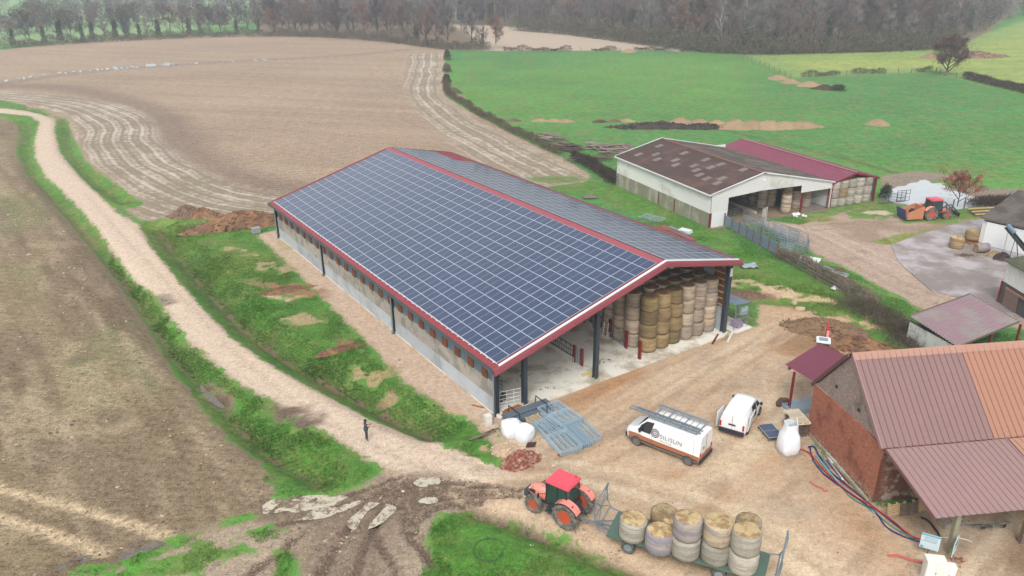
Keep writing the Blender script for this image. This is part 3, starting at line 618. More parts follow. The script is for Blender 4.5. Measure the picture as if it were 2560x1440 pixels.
rake(U1 - .2, 'rake_trim', 1); rake(U0 + .15, 'rake_trim', -1)
m = MB()
for (va, za), (vb, zb) in (((-.1, zl(-.1)), (RV, RZ)), ((RV, RZ), (VR - .4, zr(VR - .4)))):
    m.bar((U1 - .12, va, za + .14), (U1 - .12, vb, zb + .14), .18, .09)
m.obj('cable_tray', M['alu'], barn)
# solar panels
m_, n, p = newmat('solar glass')
uv = n('ShaderNodeUVMap').outputs[0]; sx = n('ShaderNodeSeparateXYZ'); n.set(sx.inputs[0], uv); X, Y = sx.outputs[0], sx.outputs[1]
rowf = n.math('FRACT', n.math('MULTIPLY', Y, 6)); band = n.smooth(n.math('ABSOLUTE', n.math('SUBTRACT', rowf, .5)), .36, .47)
colf = n.math('FRACT', n.math('MULTIPLY', X, 18)); vb_ = n.smooth(n.math('ABSOLUTE', n.math('SUBTRACT', colf, .5)), .44, .49, 0, .25)
mid = n.smooth(n.math('ABSOLUTE', n.math('SUBTRACT', X, .5)), .006, .011, 1, 0)
tc = n('ShaderNodeNewGeometry').outputs['Position']; dr = n.noise(tc, .25, 3); dr2 = n.noise(tc, 3, 3)
base = n.mix(n.math('MULTIPLY_ADD', dr, .6, n.math('MULTIPLY', dr2, .3)), L(30, 44, 78, .68), L(50, 70, 108, .68))
c = n.mix(n.math('MAXIMUM', n.math('MULTIPLY', band, .5), vb_), base, L(92, 110, 142, .7)); c = n.mix(mid, c, L(176, 190, 208, .7))
n.set(p.inputs['Base Color'], c); p.inputs['Roughness'].default_value = .3; p.inputs['Specular IOR Level'].default_value = .4
p.inputs['Coat Weight'].default_value = 1; p.inputs['Coat Roughness'].default_value = .04; p.inputs['Coat IOR'].default_value = 1.5
M['glass_pv'] = m_
M['pvframe'] = mat('panel frame', L(186, 198, 212, .72), .4, .1, var=.04)
PW, PH = 1.73, 1.128
def panel_geo(mb, uvl, T):
    fw = .027; z1, z0 = .035, -.01
    o = [(0, 0), (PW, 0), (PW, PH), (0, PH)]; i_ = [(fw, fw), (PW - fw, fw), (PW - fw, PH - fw), (fw, PH - fw)]
    k = len(mb.v); vs = [T((x, y, z1)) for x, y in o] + [T((x, y, z1)) for x, y in i_] + [T((x, y, z0)) for x, y in o]
    fs = [(0, 1, 5, 4), (1, 2, 6, 5), (2, 3, 7, 6), (3, 0, 4, 7), (0, 8, 9, 1), (1, 9, 10, 2), (2, 10, 11, 3), (3, 11, 8, 0)]
    mb.use(0).add(vs, fs); mb.use(1).add([T((x, y, z1 - .004)) for x, y in i_], [(0, 1, 2, 3)])
    uvl += [(0, 0)] * 32 + [(0, 0), (1, 0), (1, 1), (0, 1)]
def panel_obj(nm, mb, uvl, par):
    o = mb.obj(nm, [M['pvframe'], M['glass_pv']], par, fix=False); l = o.data.uv_layers.new(name='UVMap'); l.data.foreach_set('uv', np.array(uvl, np.float32).ravel()); return o
grid_ = []
for r_ in range(14):
    for c_ in range(29): grid_.append((0, c_ * 1.75, r_ * 1.15, c_, r_))
for r_ in range(7):
    for c_ in range(29):
        if c_ < 4 and r_ > 4: continue
        grid_.append((1, c_ * 1.75, r_ * 1.15, c_, r_))
def Tm(side, u, s):
    if side == 0: a = SL; return Matrix.Translation((u, s * cos(a), ZE + s * sin(a))) @ Matrix.Rotation(a, 4, 'X')
    a = math.atan(TR_); v0 = RV + .34; s = s + PH; return Matrix.Translation((u, v0 + s * cos(a), zr(v0) + .1 - s * sin(a))) @ Matrix.Rotation(-a, 4, 'X') 
def Tright(u, s): a = math.atan(TR_); v0 = RV + .34; return Matrix.Translation((u, v0 + s * cos(a), zr(v0) + .1 - s * sin(a))) @ Matrix.Rotation(-a, 4, 'X')
near_ = [q for q in grid_ if q[0] == 0]; near_.sort(key=lambda q: (B(q[1] + .9, q[2] * .96, 5) - Vector((0, 0, CAM_H))).length); ind = near_[:100]; rest = [q for q in grid_ if q not in ind]
mb = MB(); uvl = []; panel_geo(mb, uvl, lambda q: q); pp = panel_obj('solar_panel', mb, uvl, barn); base_pp = pp
for k, q in enumerate(ind):
    o = pp if k == 0 else pp.copy()
    if k: COL.objects.link(o); o.parent = barn
    o.matrix_local = Tm(0, q[1], q[2])
mb = MB(); uvl = []
for q in rest:
    T_ = Tm(0, q[1], q[2]) if q[0] == 0 else Tright(q[1], q[2])
    panel_geo(mb, uvl, (lambda T_: (lambda c: T_ @ Vector(c)))(T_))
tag(panel_obj('solar_panels', mb, uvl, barn), kind='stuff')
m = MB()
for k in range(0, 59):
    u = k * .868; m.bar((u, -.12, ZE - .08), (u, .05, ZE - .02), .05, .04)
m.bar((-.2, -.02, ZE - .03), (50.8, -.02, ZE - .03), .04, .03)
m.obj('panel_rail', M['alu'], barn)
# gutter, posts
m = MB(); P = [(-.74, 4.62), (-.78, 4.46), (-.68, 4.38), (-.58, 4.46), (-.56, 4.60)]
m.grid([[(u, v, z) for v, z in P] for u in (U0, U1 - .05)]); m.bar((U0, -.62, 4.5), (U1 - .05, -.62, 4.5), .05, .14); m.obj('gutter', M['teal'], barn)
m = MB(); m.grid([[(u, v, z) for v, z in [(VR + .18, zr(VR) + .02), (VR + .2, zr(VR) - .12), (VR + .08, zr(VR) - .18), (VR, zr(VR) - .06)]] for u in (U0, U1)]); m.obj('gutter', M['galv'], barn)
def hcol(u, v, z0, z1, w=.3, rot=0, nm='post'):
    m = MB(); t = .03
    a, b = (w, t) if not rot else (t, w)
    if not rot:
        m.span(u - w / 2, u + w / 2, v - w / 2, v - w / 2 + t, z0, z1); m.span(u - w / 2, u + w / 2, v + w / 2 - t, v + w / 2, z0, z1); m.span(u - t / 2, u + t / 2, v - w / 2 + t, v + w / 2 - t, z0, z1)
    else:
        m.span(u - w / 2, u - w / 2 + t, v - w / 2, v + w / 2, z0, z1); m.span(u + w / 2 - t, u + w / 2, v - w / 2, v + w / 2, z0, z1); m.span(u - w / 2 + t, u + w / 2 - t, v - t / 2, v + t / 2, z0, z1)
    m.span(u - w * .75, u + w * .75, v - w * .75, v + w * .75, z0, z0 + .03)
    return m.obj(nm, M['dark'], barn)
for u in (-.45, 15.0, 32.7, 50.15):
    hcol(u, .12 if u < 50 else .25, 0, zl(0) - .28, .34); 
    m = MB(); m.tube([(u + .3, -.62, 4.45), (u + .3, -.55, 4.2), (u + .3, -.18, 3.95), (u + .3, -.18, .15), (u + .3, -.3, .05)], .055, 8); m.obj('downpipe', M['galv'], barn)
for v in (2.86, 9.96): hcol(50.1, v, 0, zl(v) - .45, .36, 1)
hcol(50.1, 25.12, 0, zr(25.1) - .35, .42, 1)
for u in (15.0, 32.7): 
    for v in (9.96, 25.05): hcol(u, v, 0, (zl(v) if v < RV else zr(v)) - .45, .34, 1)
for u in (50.1, 32.7, 15.0, -.4):
    m = MB(); m.bar((u, .1, zl(.1) - .42), (u, RV, RZ - .42), .2, .36); m.bar((u, RV, RZ - .42), (u, 25.1, zr(25.1) - .38), .2, .36); m.obj('rafter', M['dark'], barn)
m = MB()
for k in range(14):
    v = .6 + k * 1.25
    if v < RV: m.bar((-.4, v, zl(v) - .15), (50.9, v, zl(v) - .15), .09, .2)
for k in range(7): v = RV + 1 + k * 1.3; m.bar((-.4, v, zr(v) - .15), (50.9, v, zr(v) - .15), .09, .2)
m.obj('purlins', M['pine'], barn)
# left wall: smooth lower slabs, rough upper slabs, blue sheet strip with slatted timber shutters
M['wallA'] = mat('smooth concrete wall', L(196, 204, 208), .85, var=.05, scale=.7, col2=L(176, 182, 184), c2amt=.5, c2scale=.5)
M['wallB'] = mat('pebbled concrete wall', L(188, 180, 168), .95, var=.14, scale=2, fine=.28, fscale=6, col2=L(150, 146, 138), c2amt=.5, c2scale=.9)
M['bluesheet'] = mat('grey blue sheet', L(118, 136, 156), .5, .1, var=.08)
bays = [(-.2, 6.3), (6.38, 14.75), (15.2, 23.8), (23.88, 32.45), (32.95, 41.5), (41.58, 49.95)]
for a, b in bays:
    m = MB(); m.span(a, b, .12, .30, -.1, 1.42); m.obj('lower_wall', M['wallA'], barn); m = MB(); m.span(a, b, .10, .32, 1.42, 2.75); m.obj('upper_wall', M['wallB'], barn)
m = MB()
for k in range(58): u = -.2 + k * .87; m.span(u, min(u + .86, 50), .2, .24, 2.75, 4.35); m.span(u, min(u + .86, 50), .17, .2, 3.5, 3.55)
m.obj('wall_sheeting', M['bluesheet'], barn)
for k in range(24):
    u = .65 + k * 2.075; w = .78; m = MB()
    for q in range(6): m.span(u + q * w / 6, u + q * w / 6 + w / 6 - .02, .07, .12, 2.72, 4.02)
    m.span(u - .03, u + w, .12, .16, 2.72, 4.02); m.obj('slatted_shutter', M['wood'], barn)
m = MB(); m.span(-.2, 50, .05, .26, 4.15, 4.3); m.obj('wall_plate', M['teal'], barn)
# back gable
m = MB()
for k in range(51):
    v = .2 + k * .49; v2 = v + .48; f = lambda v: (zl(v) if v < RV else zr(v)) - .2
    m.add([(-.55, v, 2.2), (-.55, v2, 2.2), (-.55, v2, f(v2)), (-.55, v, f(v))], [(0, 1, 2, 3)]); m.add([(-.5, v, 2.2), (-.5, v2, 2.2), (-.5, v2, f(v2)), (-.5, v, f(v))], [(0, 1, 2, 3)])
m.obj('back_wall_boards', M['wood'], barn); m = MB(); m.span(-.6, -.4, .2, 25.2, -.1, 2.2); m.obj('back_wall', M['wallB'], barn)
# right wall: concrete foot, girts, timber boards with clear sheets between
m = MB(); m.span(-.2, 49.9, 25.16, 25.32, -.1, 2.45); m.obj('right_wall', M['wallA'], barn)
for k in range(12):
    a = 49.6 - k * 2.6; ztop = zr(25.3) - .12; m = MB(); m.span(a - 1.3, a, 25.29, 25.34, 2.4, ztop)
    for q in range(4): m.span(a - 1.3 + q * .33, a - 1.3 + q * .33 + .3, 25.25, 25.29, 2.4, ztop)
    m.obj('board_panel', M['wood'], barn)
    m = MB(); m.span(a - 2.6, a - 1.32, 25.27, 25.30, 2.4, ztop); m.obj('clear_sheet', M['clearsheet'], barn)
m = MB()
for k in range(8): z = 2.65 + k * .62; m.bar((-.2, 25.18, z), (49.9, 25.18, z), .1, .1)
m.obj('girts', M['pine'], barn)
# little lamps under the front rake
for v in (8.6, 11.5, 14.6, 17.2):
    m = MB(); z = (zl(v) if v < RV else zr(v)) - .62; m.box((50.75, v, z), (.22, .3, .08)); m.bar((50.7, v, z), (50.7, v, z + .2), .04); m.obj('floodlight', M['white'], barn)
m = MB(); m.box((50.35, 25.15, 6.1), (.06, .28, .75)); m.obj('switch_box', M['white'], barn)
# ---------------------------------------------------------------- bales
def straw_mat(name, c1, c2, side=True):
    m, n, p = newmat(name); tc = n('ShaderNodeTexCoord').outputs['Object']
    oi = n('ShaderNodeObjectInfo').outputs['Random']
    off = n('ShaderNodeVectorMath', _operation='SCALE'); n.set(off.inputs[0], (7, 5, 3)); n.set(off.inputs['Scale'], oi)
    ad = n('ShaderNodeVectorMath', _operation='ADD'); n.set(ad.inputs[0], tc); n.set(ad.inputs[1], off.outputs[0]); v = ad.outputs[0]
    f = n.noise(n.mapping(v, (.3, .3, 2.6) if side else (1, 1, 1)), 1.6, 4, .7); f2 = n.noise(v, 14, 3, .7)
    c = n.mix(n.smooth(f, .42, .58), c1, c2); c = n.mix(n.math('MULTIPLY', n.smooth(n.noise(v, 2.2, 4, .7), .56, .7), .5), c, L(150, 116, 76)); s = n.math('MULTIPLY', n.math('MULTIPLY_ADD', f2, .7, .65), n.math('MULTIPLY_ADD', oi, .45, .72))
    vm = n('ShaderNodeVectorMath', _operation='SCALE'); n.set(vm.inputs[0], c); n.set(vm.inputs['Scale'], s); n.set(p.inputs['Base Color'], vm.outputs[0]); p.inputs['Roughness'].default_value = .95
    b = n('ShaderNodeBump'); b.inputs['Strength'].default_value = .6; b.inputs['Distance'].default_value = .05; n.set(b.inputs['Height'], f2); n.set(p.inputs['Normal'], b); return m
SIDE = {'pale': straw_mat('bale net pale', L(206, 182, 152), L(160, 150, 142)), 'straw': straw_mat('bale straw', L(182, 156, 114), L(150, 124, 86)), 'dark': straw_mat('bale hay', L(156, 138, 96), L(128, 108, 74)),
        'mauve': straw_mat('bale mauve net', L(148, 140, 154), L(178, 164, 154)), 'grey': straw_mat('bale grey net', L(190, 184, 172), L(166, 156, 142))}
TOPM = straw_mat('bale face', L(208, 184, 138), L(164, 134, 94), False); TOPD = straw_mat('bale face aged', L(150, 116, 78), L(120, 92, 64), False)
def bale_mesh(kind, top, R=.72, H=1.3, seed=0, sag=0.0, loose=0):
    r = random.Random(seed); n = 26; prof = [(R * .90, 0.02), (R * .985, .07), (R * 1.01, H * .25), (R * 1.015, H * .5), (R * 1.0, H * .75), (R * .985, H - .06), (R * .9, H)]
    m = MB(); rows = []
    ph = r.uniform(0, 6)
    for k, (rr, z) in enumerate(prof):
        rows.append([(((rr + r.uniform(-.012, .012) + loose * r.uniform(-.03, .05)) + sag * sin(pi * min(1, z / H)) * .06) * cos(2 * pi * j / n) * (1 + .02 * cos(2 * (2 * pi * j / n) + ph)), (rr + r.uniform(-.012, .012)) * sin(2 * pi * j / n), z + (r.uniform(-.02, .02) if k > 4 else 0)) for j in range(n)])
    vs = [p for q in rows for p in q]; fs = [(i * n + j, i * n + (j + 1) % n, (i + 1) * n + (j + 1) % n, (i + 1) * n + j) for i in range(len(prof) - 1) for j in range(n)]
    m.use(0).add(vs, fs); m.use(1)
    rings = [[(x * k, y * k, H + (.03 if k < .9 else 0) + r.uniform(-.025, .025)) for x, y, _ in rows[-1]] for k in (1, .8, .5, .2)]
    vs = [p for q in rings for p in q] + [(0, 0, H + .02)]; fs = [(i * n + j, i * n + (j + 1) % n, (i + 1) * n + (j + 1) % n, (i + 1) * n + j) for i in range(3) for j in range(n)] + [(3 * n + j, 3 * n + (j + 1) % n, 4 * n) for j in range(n)]
    m.add(vs, fs); m.add([(x, y, .02) for x, y, _ in rows[0]], [tuple(range(n - 1, -1, -1))])
    o = m.obj('round_bale', [SIDE[kind], top], smooth=True); return o
BALE = {}
def bale(kind, loc, label, group, top=None, R=.72, H=1.3, tilt=(0, 0), var=0, loose=0):
    key = (kind, top is TOPD, R, H, var, loose)
    if key not in BALE: o = bale_mesh(kind, top or TOPM, R, H, seed=hash(key) % 999 if False else len(BALE) * 7 + 3, loose=loose); BALE[key] = o
    else: o = BALE[key].copy(); COL.objects.link(o)
    o.location = loc; o.rotation_euler = (tilt[0], tilt[1], RND.uniform(0, 6.28)); return tag(o, label, 'bale', group)
lev = ['on the floor', 'second from the floor', 'third from the floor', 'on top']
G1 = 'round bales stacked in the new barn'
kinds = [('dark', 'hay bale'), ('straw', 'golden loose straw bale'), ('straw', 'ragged brown straw bale'), ('pale', 'net wrapped bale'), ('pale', 'net wrapped bale'), ('pale', 'net wrapped bale')]
for c_ in range(6):
    for k in range(4):
        kd, nm = kinds[c_]
        if c_ == 2 and k == 0: kd, nm = 'dark', 'dark brown straw bale'
        if c_ == 1 and k == 0: kd, nm = 'straw', 'pale banded straw bale'
        if c_ == 0 and k == 0: kd, nm = 'straw', 'brown banded straw bale'
        p_ = B(48.75 + RND.uniform(-.08, .08) - (.0 if c_ else 0), 17.0 + c_ * 1.46 + RND.uniform(-.03, .03), .11 + k * 1.3)
        bale(kd, p_, f'{nm} {lev[k]}, {ORD[c_]} front stack from the feed fence', G1, TOPD, R=.77 if c_ in (0, 1, 2) else .74, var=(c_ + k) % 3, loose=1 if c_ < 3 else 0)
for r_ in range(1, 8):
    for c_ in range(6):
        hgt_ = 4 if r_ < 3 or c_ else 3
        if c_ == 0 and r_ > 5: hgt_ = 2
        for k in range(hgt_):
            if c_ > 0 and k < 2 and not (c_ == 1 and r_ < 5): continue
            p_ = B(48.75 - r_ * 1.5 + RND.uniform(-.05, .05), 17.0 + c_ * 1.46 + RND.uniform(-.03, .03) + (.0 if r_ < 3 else .0) - (.5 if c_ == 0 else 0), .11 + k * 1.3)
            if c_ == 0: bale('pale', p_, f'net wrapped bale {lev[k]}, {ORD[r_]} stack back on the fence side', G1, TOPD, R=.74, var=k % 2)
            else: bale('pale', p_, 'net wrapped bale inside the heap, behind the front row of the new barn', G1 + ', inner rows', TOPD, R=.74, var=k % 2)
# ---------------------------------------------------------------- fittings inside the new barn
def feed_fence(nm, label, a, b, h=1.45, step=.62, group=None):
    a, b = Vector(a), Vector(b); d = (b - a); ln = d.length; d.normalize()
    t = thing(nm, label, 'feed fence', a, atan2(d.y, d.x), group)
    m = MB()
    for z in (.45, h): m.tube([(0, 0, z), (ln, 0, z)], .05, 6)
    m.tube([(0, 0, .95), (ln, 0, .95)], .03, 5); m.obj('rails', M['steelgrey'], t)
    m = MB(); k = 0
    while k * step < ln - .2:
        x = k * step; m.tube([(x, 0, .45), (x + .1, 0, .95), (x + .22, 0, h)], .03, 4); m.tube([(x + .42, 0, .45), (x + .4, 0, .95), (x + .3, 0, h)], .03, 4)
        m.tube([(x + .25, .05, .9), (x + .3, .12, 1.15), (x + .24, .03, h)], .018, 4); k += 1
    m.obj('yokes', M['steelgrey'], t)
    m = MB(); m.span(0, ln, -.09, .09, -.02, .42); m.obj('kerb', M['conc'], t)
    return t
feed_fence('feed_fence', 'galvanised feed fence of the middle aisle, ending at a red post', B(28, 10.25, .1), B(46.9, 10.25, .1))
feed_fence('feed_fence', 'galvanised feed fence beside the bale heap, with white ladder leaning on it', B(28, 15.95, .1), B(44.9, 15.95, .1))
def red_post(u, v, label, h=1.75):
    m = MB(); m.box((0, 0, h / 2), (.2, .04, h)); m.box((0, .1, h / 2), (.04, .18, h)); m.box((0, .2, h / 2), (.2, .04, h)); o = m.obj('red_post', M['redsteel'], loc=B(u, v, .1)); o.rotation_euler.z = BTH + pi / 2; tag(o, label, 'post', 'red posts in the new barn')
red_post(49.8, 15.2, 'short red steel post alone at the front edge of the slab, before the hay stack'); red_post(47.6, 15.6, 'red steel post at the near end of the small gate beside the bales'); red_post(44.95, 15.95, 'red steel post where the bale side feed fence ends')
red_post(47.9, 10.35, 'red steel post nearest the big front column', 1.6); red_post(47.0, 10.25, 'red steel post at the end of the middle feed fence', 1.6)
def gate(nm, label, a, b, h=1.2, bars=5, mt='galv', z0=.12, cat='gate', group=None, r=.022, vert=2):
    a, b = Vector(a), Vector(b); d = b - a; ln = d.length
    t = thing(nm, label, cat, a, atan2(d.y, d.x), group); m = MB()
    m.tube([(0, 0, z0), (ln, 0, z0), (ln, 0, z0 + h), (0, 0, z0 + h), (0, 0, z0)], r * 1.25, 5, caps=False)
    
    for k in range(1, vert + 1): x = ln * k / (vert + 1); m.tube([(x, 0, z0), (x, 0, z0 + h)], r, 5)
    m.obj('frame', M[mt], t); m = MB()
    for k in range(1, bars): z = z0 + h * k / bars; m.tube([(0, 0, z), (ln, 0, z)], r, 5)
    m.obj('rails', M[mt], t); return t
gate('small_gate', 'narrow barred gate between the two red posts of the middle fence', B(47.05, 10.25, .1), B(47.85, 10.3, .1), 1.35, 7)
gate('small_gate', 'grey open rail gate between red posts beside the bales', B(45.0, 15.9, .1), B(47.5, 15.6, .1), 1.1, 3)
gate('corner_gate', 'pale five bar gate leaning in the front corner bay of the new barn', B(49.6, .9, .1), B(50.0, 2.6, .1), 1.3, 4, 'white')
gate('corner_gate', 'dark barred gate hanging inside the front corner bay', B(46.0, 1.2, .1), B(48.9, 1.6, .1), 2.0, 6, 'dark')
t = thing('ladder', 'small white and red step ladder leaning on the feed fence kerb', 'ladder', B(44.4, 15.5, .1), BTH + .3); m = MB()
for x in (0, .45): m.bar((x, 0, 0), (x, .25, 1.35), .05, .08)
m.obj('rails', M['white'], t); m = MB()
for k in range(5): m.bar((0, .05 + k * .045, .25 + k * .25), (.45, .05 + k * .045, .25 + k * .25), .04)
m.obj('rungs', M['redsteel'], t)
m = MB(); m.bar(B(49.2, 9.3, .14), B(49.4, 10.8, .14), .4, .06); tag(m.obj('yellow_board', mat('yellow board', L(226, 204, 128), .7)), 'pale yellow insulation board lying by the foot of the front column', 'board')
def debris(nm, label, cat, c, r, n, size, mt, seed=1, flat=.5, zoff=0):
    rr = random.Random(seed); m = MB()
    for k in range(n):
        a = rr.uniform(0, 6.28); d = rr.random() ** .6 * r; s = rr.uniform(*size); m.box((d * cos(a), d * sin(a), s * flat * rr.uniform(.4, 1.2) + zoff * (1 - d / r)), (s, s * rr.uniform(.4, .9), s * flat), rr.uniform(0, 3), rr.uniform(-.5, .5), rr.uniform(-.5, .5))
    return tag(m.obj(nm, mt, loc=c), label, cat)
debris('dung', 'dark scraps of dung scattered on the pale barn floor', 'dung', B(49.0, 5.8, .09), .8, 16, (.04, .16), mat('dung', L(88, 74, 60), .95), 5, .2)
debris('dung', 'small dark droppings on the slab deeper inside the first bay', 'dung', B(46.5, 5.2, .09), 1.0, 14, (.04, .16), MATS['dung'], 6, .2)
debris('dung', 'dark smear of dung on the slab just behind the big front column', 'dung', B(48.2, 12.5, .09), .7, 12, (.05, .2), MATS['dung'], 7, .15)
debris('scrap_heap', 'mixed scrap and yellow tools dumped in the front corner bay', 'scrap', B(48.3, 1.4, .1), .8, 30, (.08, .4), mat('scrap', L(110, 100, 88), .9, var=.4, scale=6), 8, .5)
# metal lean-to cage at the right corner
t = thing('metal_shelter', 'small cage shelter with grey ribbed roof at the corner of the new barn', 'shelter', B(47.7, 26.15, 0), BTH)
m = MB(); m.span(-.2, 3.2, -.2, 2.1, -.1, .08); m.obj('slab', M['conc'], t)
m = MB(); m.sheet((0, -.15, 2.75), (1, 0, 0), 2.9, (0, 2.1, -.25), .4, .04, .05); m.obj('roof', mat('grey blue roof sheet', L(118, 134, 150), .5, var=.1), t)
for x, y in ((.08, 0), (2.8, 0), (.08, 1.8), (2.8, 1.8), (1.4, 1.8)): m = MB(); m.bar((x, y, .05), (x, y, 2.72 - y * .12), .05); m.obj('post', M['galv'], t)
m = MB()
for z in (.5, 1.1, 1.7): m.bar((2.8, 0, z), (2.8, 1.8, z), .03); m.bar((.08, 1.8, z), (2.8, 1.8, z), .03)
for k in range(1, 6): m.bar((2.8, k * .3, .5), (2.8, k * .3, 1.7), .02); m.bar((k * .5, 1.8, .5), (k * .5, 1.8, 1.7), .02)
m.obj('bars', M['galv'], t)
m = MB(); m.box((2.6, 1.35, 1.75), (.25, .8, .75)); m.obj('cabinet', mat('pale grey cabinet', L(176, 194, 200), .5), t)
m = MB(); m.box((2.1, .9, .35), (.9, .7, .5)); m.box((2.2, 1.1, .7), (.3, .4, .25), .4); tag(m.obj('feed_sack', mat('mauve sack', L(176, 150, 178), .7, var=.4, scale=5), loc=None), 'mauve printed sack on the slab in the cage shelter', 'sack'); o = bpy.data.objects['feed_sack']; o.location = B(47.9, 26.2, 0.05); o.rotation_euler.z = BTH
for k, (a, b, mt_) in enumerate(((B(50.2, 24.4, .1), B(51.2, 22.6, .1), 'redsteel'), (B(50.2, 26.6, .08), B(51.7, 24.0, .08), 'white'), (B(50.5, 25.6, .16), B(51.2, 23.9, .12), 'pine'))):
    m = MB(); m.bar(a, b, .14, .12); tag(m.obj('steel_beam' if k < 2 else 'wooden_beam', M[mt_]), ['rusty red beam lying on the edge of the slab by the corner column', 'long white beam lying before the cage shelter', 'pale timber lying between the red and the white beam'][k], 'beam')
# ---------------------------------------------------------------- white barn with the fibre cement roof
def frame(o, ang): 
    c, s = cos(ang), sin(ang)
    return lambda a, b, z=0: Vector((o[0] + a * c - b * s, o[1] + a * s + b * c, z))
W0, WA = (25.45, 95.47), radians(23.4)         # near corner, heading of the open front; depth runs back along +b
M['cream'] = mat('cream sheet', L(232, 233, 228, .75), .55, var=.04, scale=.6, col2=L(212, 210, 200, .7), c2amt=.3, c2scale=.3)
M['mosswall'] = mat('green stained concrete', L(196, 192, 176), .9, var=.12, stretch=(1, 1, .4), col2=L(158, 156, 130), c2amt=.8, c2scale=.7)
M['fibre'] = mat('aged fibre cement roof', L(110, 84, 76), .85, var=.22, scale=.35, col2=L(84, 66, 60), c2amt=.9, c2scale=.25, fine=.1, fscale=4)
M['fibre2'] = mat('grey fibre cement roof', L(112, 102, 94), .85, var=.15, scale=.4, col2=L(84, 76, 70), c2amt=.7, c2scale=.4)
M['skylight'] = mat('roof light', L(150, 138, 136), .6, var=.12)
M['maroon'] = mat('maroon roof sheet', L(138, 70, 90), .45, var=.08, scale=.4)
WW, WD, WR, WE, WZ, WE2 = 20.0, 23.2, 7.9, 4.4, 6.35, 3.75
wb = thing('cattle_barn', 'white open fronted barn with brown roof and grey roof lights', 'barn', (W0[0], W0[1], 0), WA)
m = MB(); m.sheet((-.35, -.25, WE + .02), (0, 1, 0), WD + .5, (WR + .35, 0, WZ - WE), .32, .05, .09); m.obj('roof', M['fibre'], wb, fix=False)
m = MB(); m.sheet((WW + .3, -.25, WE2), (0, 1, 0), WD + .5, (WR - WW - .3, 0, WZ - WE2), .32, .05, .09); m.obj('roof', M['fibre2'], wb, fix=False)
sl = (WZ - WE) / (WR + .35)
for x, y in ((1.5, 20.3), (3.0, 18.0), (2.0, 17.5 - 1.5), (5.2, 20.5), (3.3, 13.4), (2.3, 11.9), (5.6, 14.6), (3.6, 9.4), (2.8, 7.8), (2.1, 6.0), (5.8, 9.8), (1.9, 4.2), (5.9, 6.6), (3.1, 2.6), (1.8, 1.8), (6.5, 2.6), (4.5, 6.9)):
    m = MB(); z = WE + (x + .35) * sl + .055; m.quad((x, y, z), (x + 1.2, y, z + 1.2 * sl), (x + 1.2, y + .95, z + 1.2 * sl), (x, y + .95, z)); m.obj('roof_light', M['skylight'], wb)
m = MB(); m.bar((WR, -.3, WZ + .03), (WR, WD + .3, WZ + .03), .5, .08); m.obj('ridge_cap', mat('rust ridge', L(132, 84, 74), .8, var=.3), wb)
m = MB(); m.sheet((-.05, 0, 1.9), (0, 1, 0), WD, (0, 0, WE - 1.9), .3, .04, .08); m.obj('side_wall', M['cream'], wb)
m = MB()
for k in range(6): m.span(-.1, .08, k * 3.87 + .05, k * 3.87 + 3.8, -.2, 1.9)
m.obj('lower_wall', M['mosswall'], wb)
for k in range(7): m = MB(); m.box((-.12, min(k * 3.87, WD - .05) , .95), (.1, .1, 1.9)); m.obj('post', M['redsteel'] if k in (0, 2, 3) else M['galv'], wb)
m = MB(); gz = lambda x: WE + x * (WZ - WE) / WR if x < WR else WZ - (x - WR) * (WZ - WE2) / (WW - WR)
def gpanel(x0, x1, zb):
    k = x0
    while k < x1 - .01:
        e = min(k + .3, x1); m.add([(k, -.02, zb(k)), (e, -.02, zb(e)), (e, -.02, gz(e)), (k, -.02, gz(k))], [(0, 1, 2, 3)]); m.add([(e - .05, -.06, zb(e)), (e, -.06, zb(e)), (e, -.06, gz(e)), (e - .05, -.06, gz(e))], [(0, 1, 2, 3)]); k = e
gpanel(0, 2.6, lambda x: 1.95); gpanel(2.6, 14.6, lambda x: 3.7 + (x - 2.6) * .06 if x < 8 else 4.02 - (x - 8) * .02); gpanel(14.6, 20.0, lambda x: 2.9)
m.obj('gable', M['cream'], wb, fix=False)
m = MB(); m.bar((-.3, -.12, WE - .02), (WR, -.12, WZ + .05), .1, .22); m.bar((WR, -.12, WZ + .05), (WW + .3, -.12, WE2 - .02), .1, .22); m.obj('rake_trim', M['white'], wb)
m = MB(); m.bar((-.3, WD + .3, WE), (WR, WD + .3, WZ + .05), .1, .2); m.bar((WR, WD + .3, WZ + .05), (WW + .3, WD + .3, WE2), .1, .2); m.obj('rake_trim', M['white'], wb)
m = MB(); m.bar((-.42, -.2, WE - .05), (-.42, WD + .2, WE - .05), .14, .14); m.obj('gutter', M['white'], wb)
m = MB(); m.bar((0, WD, 2.2), (WW, WD, 2.2), .1, 4.3); m.obj('back_wall', M['cream'], wb)
m = MB(); m.bar((WW, 0, 1.9), (WW, WD, 1.9), .1, 3.6); m.obj('side_wall', M['cream'], wb)
for x, h in ((.1, 4.3), (15.0, 4.3), (19.7, 3.6)): m = MB(); m.box((x, .1, h / 2), (.16, .2, h)); m.obj('post', M['redsteel'], wb)
m = MB(); m.span(1.5, 2.6, -.03, .05, 0, 1.95); m.span(.2, 1.5, -.05, .03, 0, 1.95); m.obj('door', M['white'], wb)
m = MB(); m.span(0, WW, -.6, WD, -.3, .03); m.obj('floor', mat('mucky floor', L(150, 128, 102), .95, var=.25, fine=.2), wb)
m = MB(); m.lathe([(.0, .0), (.18, .02), (.2, .1), (.0, .14)], 10, (8.1, -.12, 5.4), axis='y'); m.obj('floodlight', M['white'], wb)
fw = frame(W0, WA)
feed_fence('feed_fence', 'long galvanised feed fence deep inside the white barn', fw(9, 18, .03), fw(9.3, 2.2, .03), group=None)
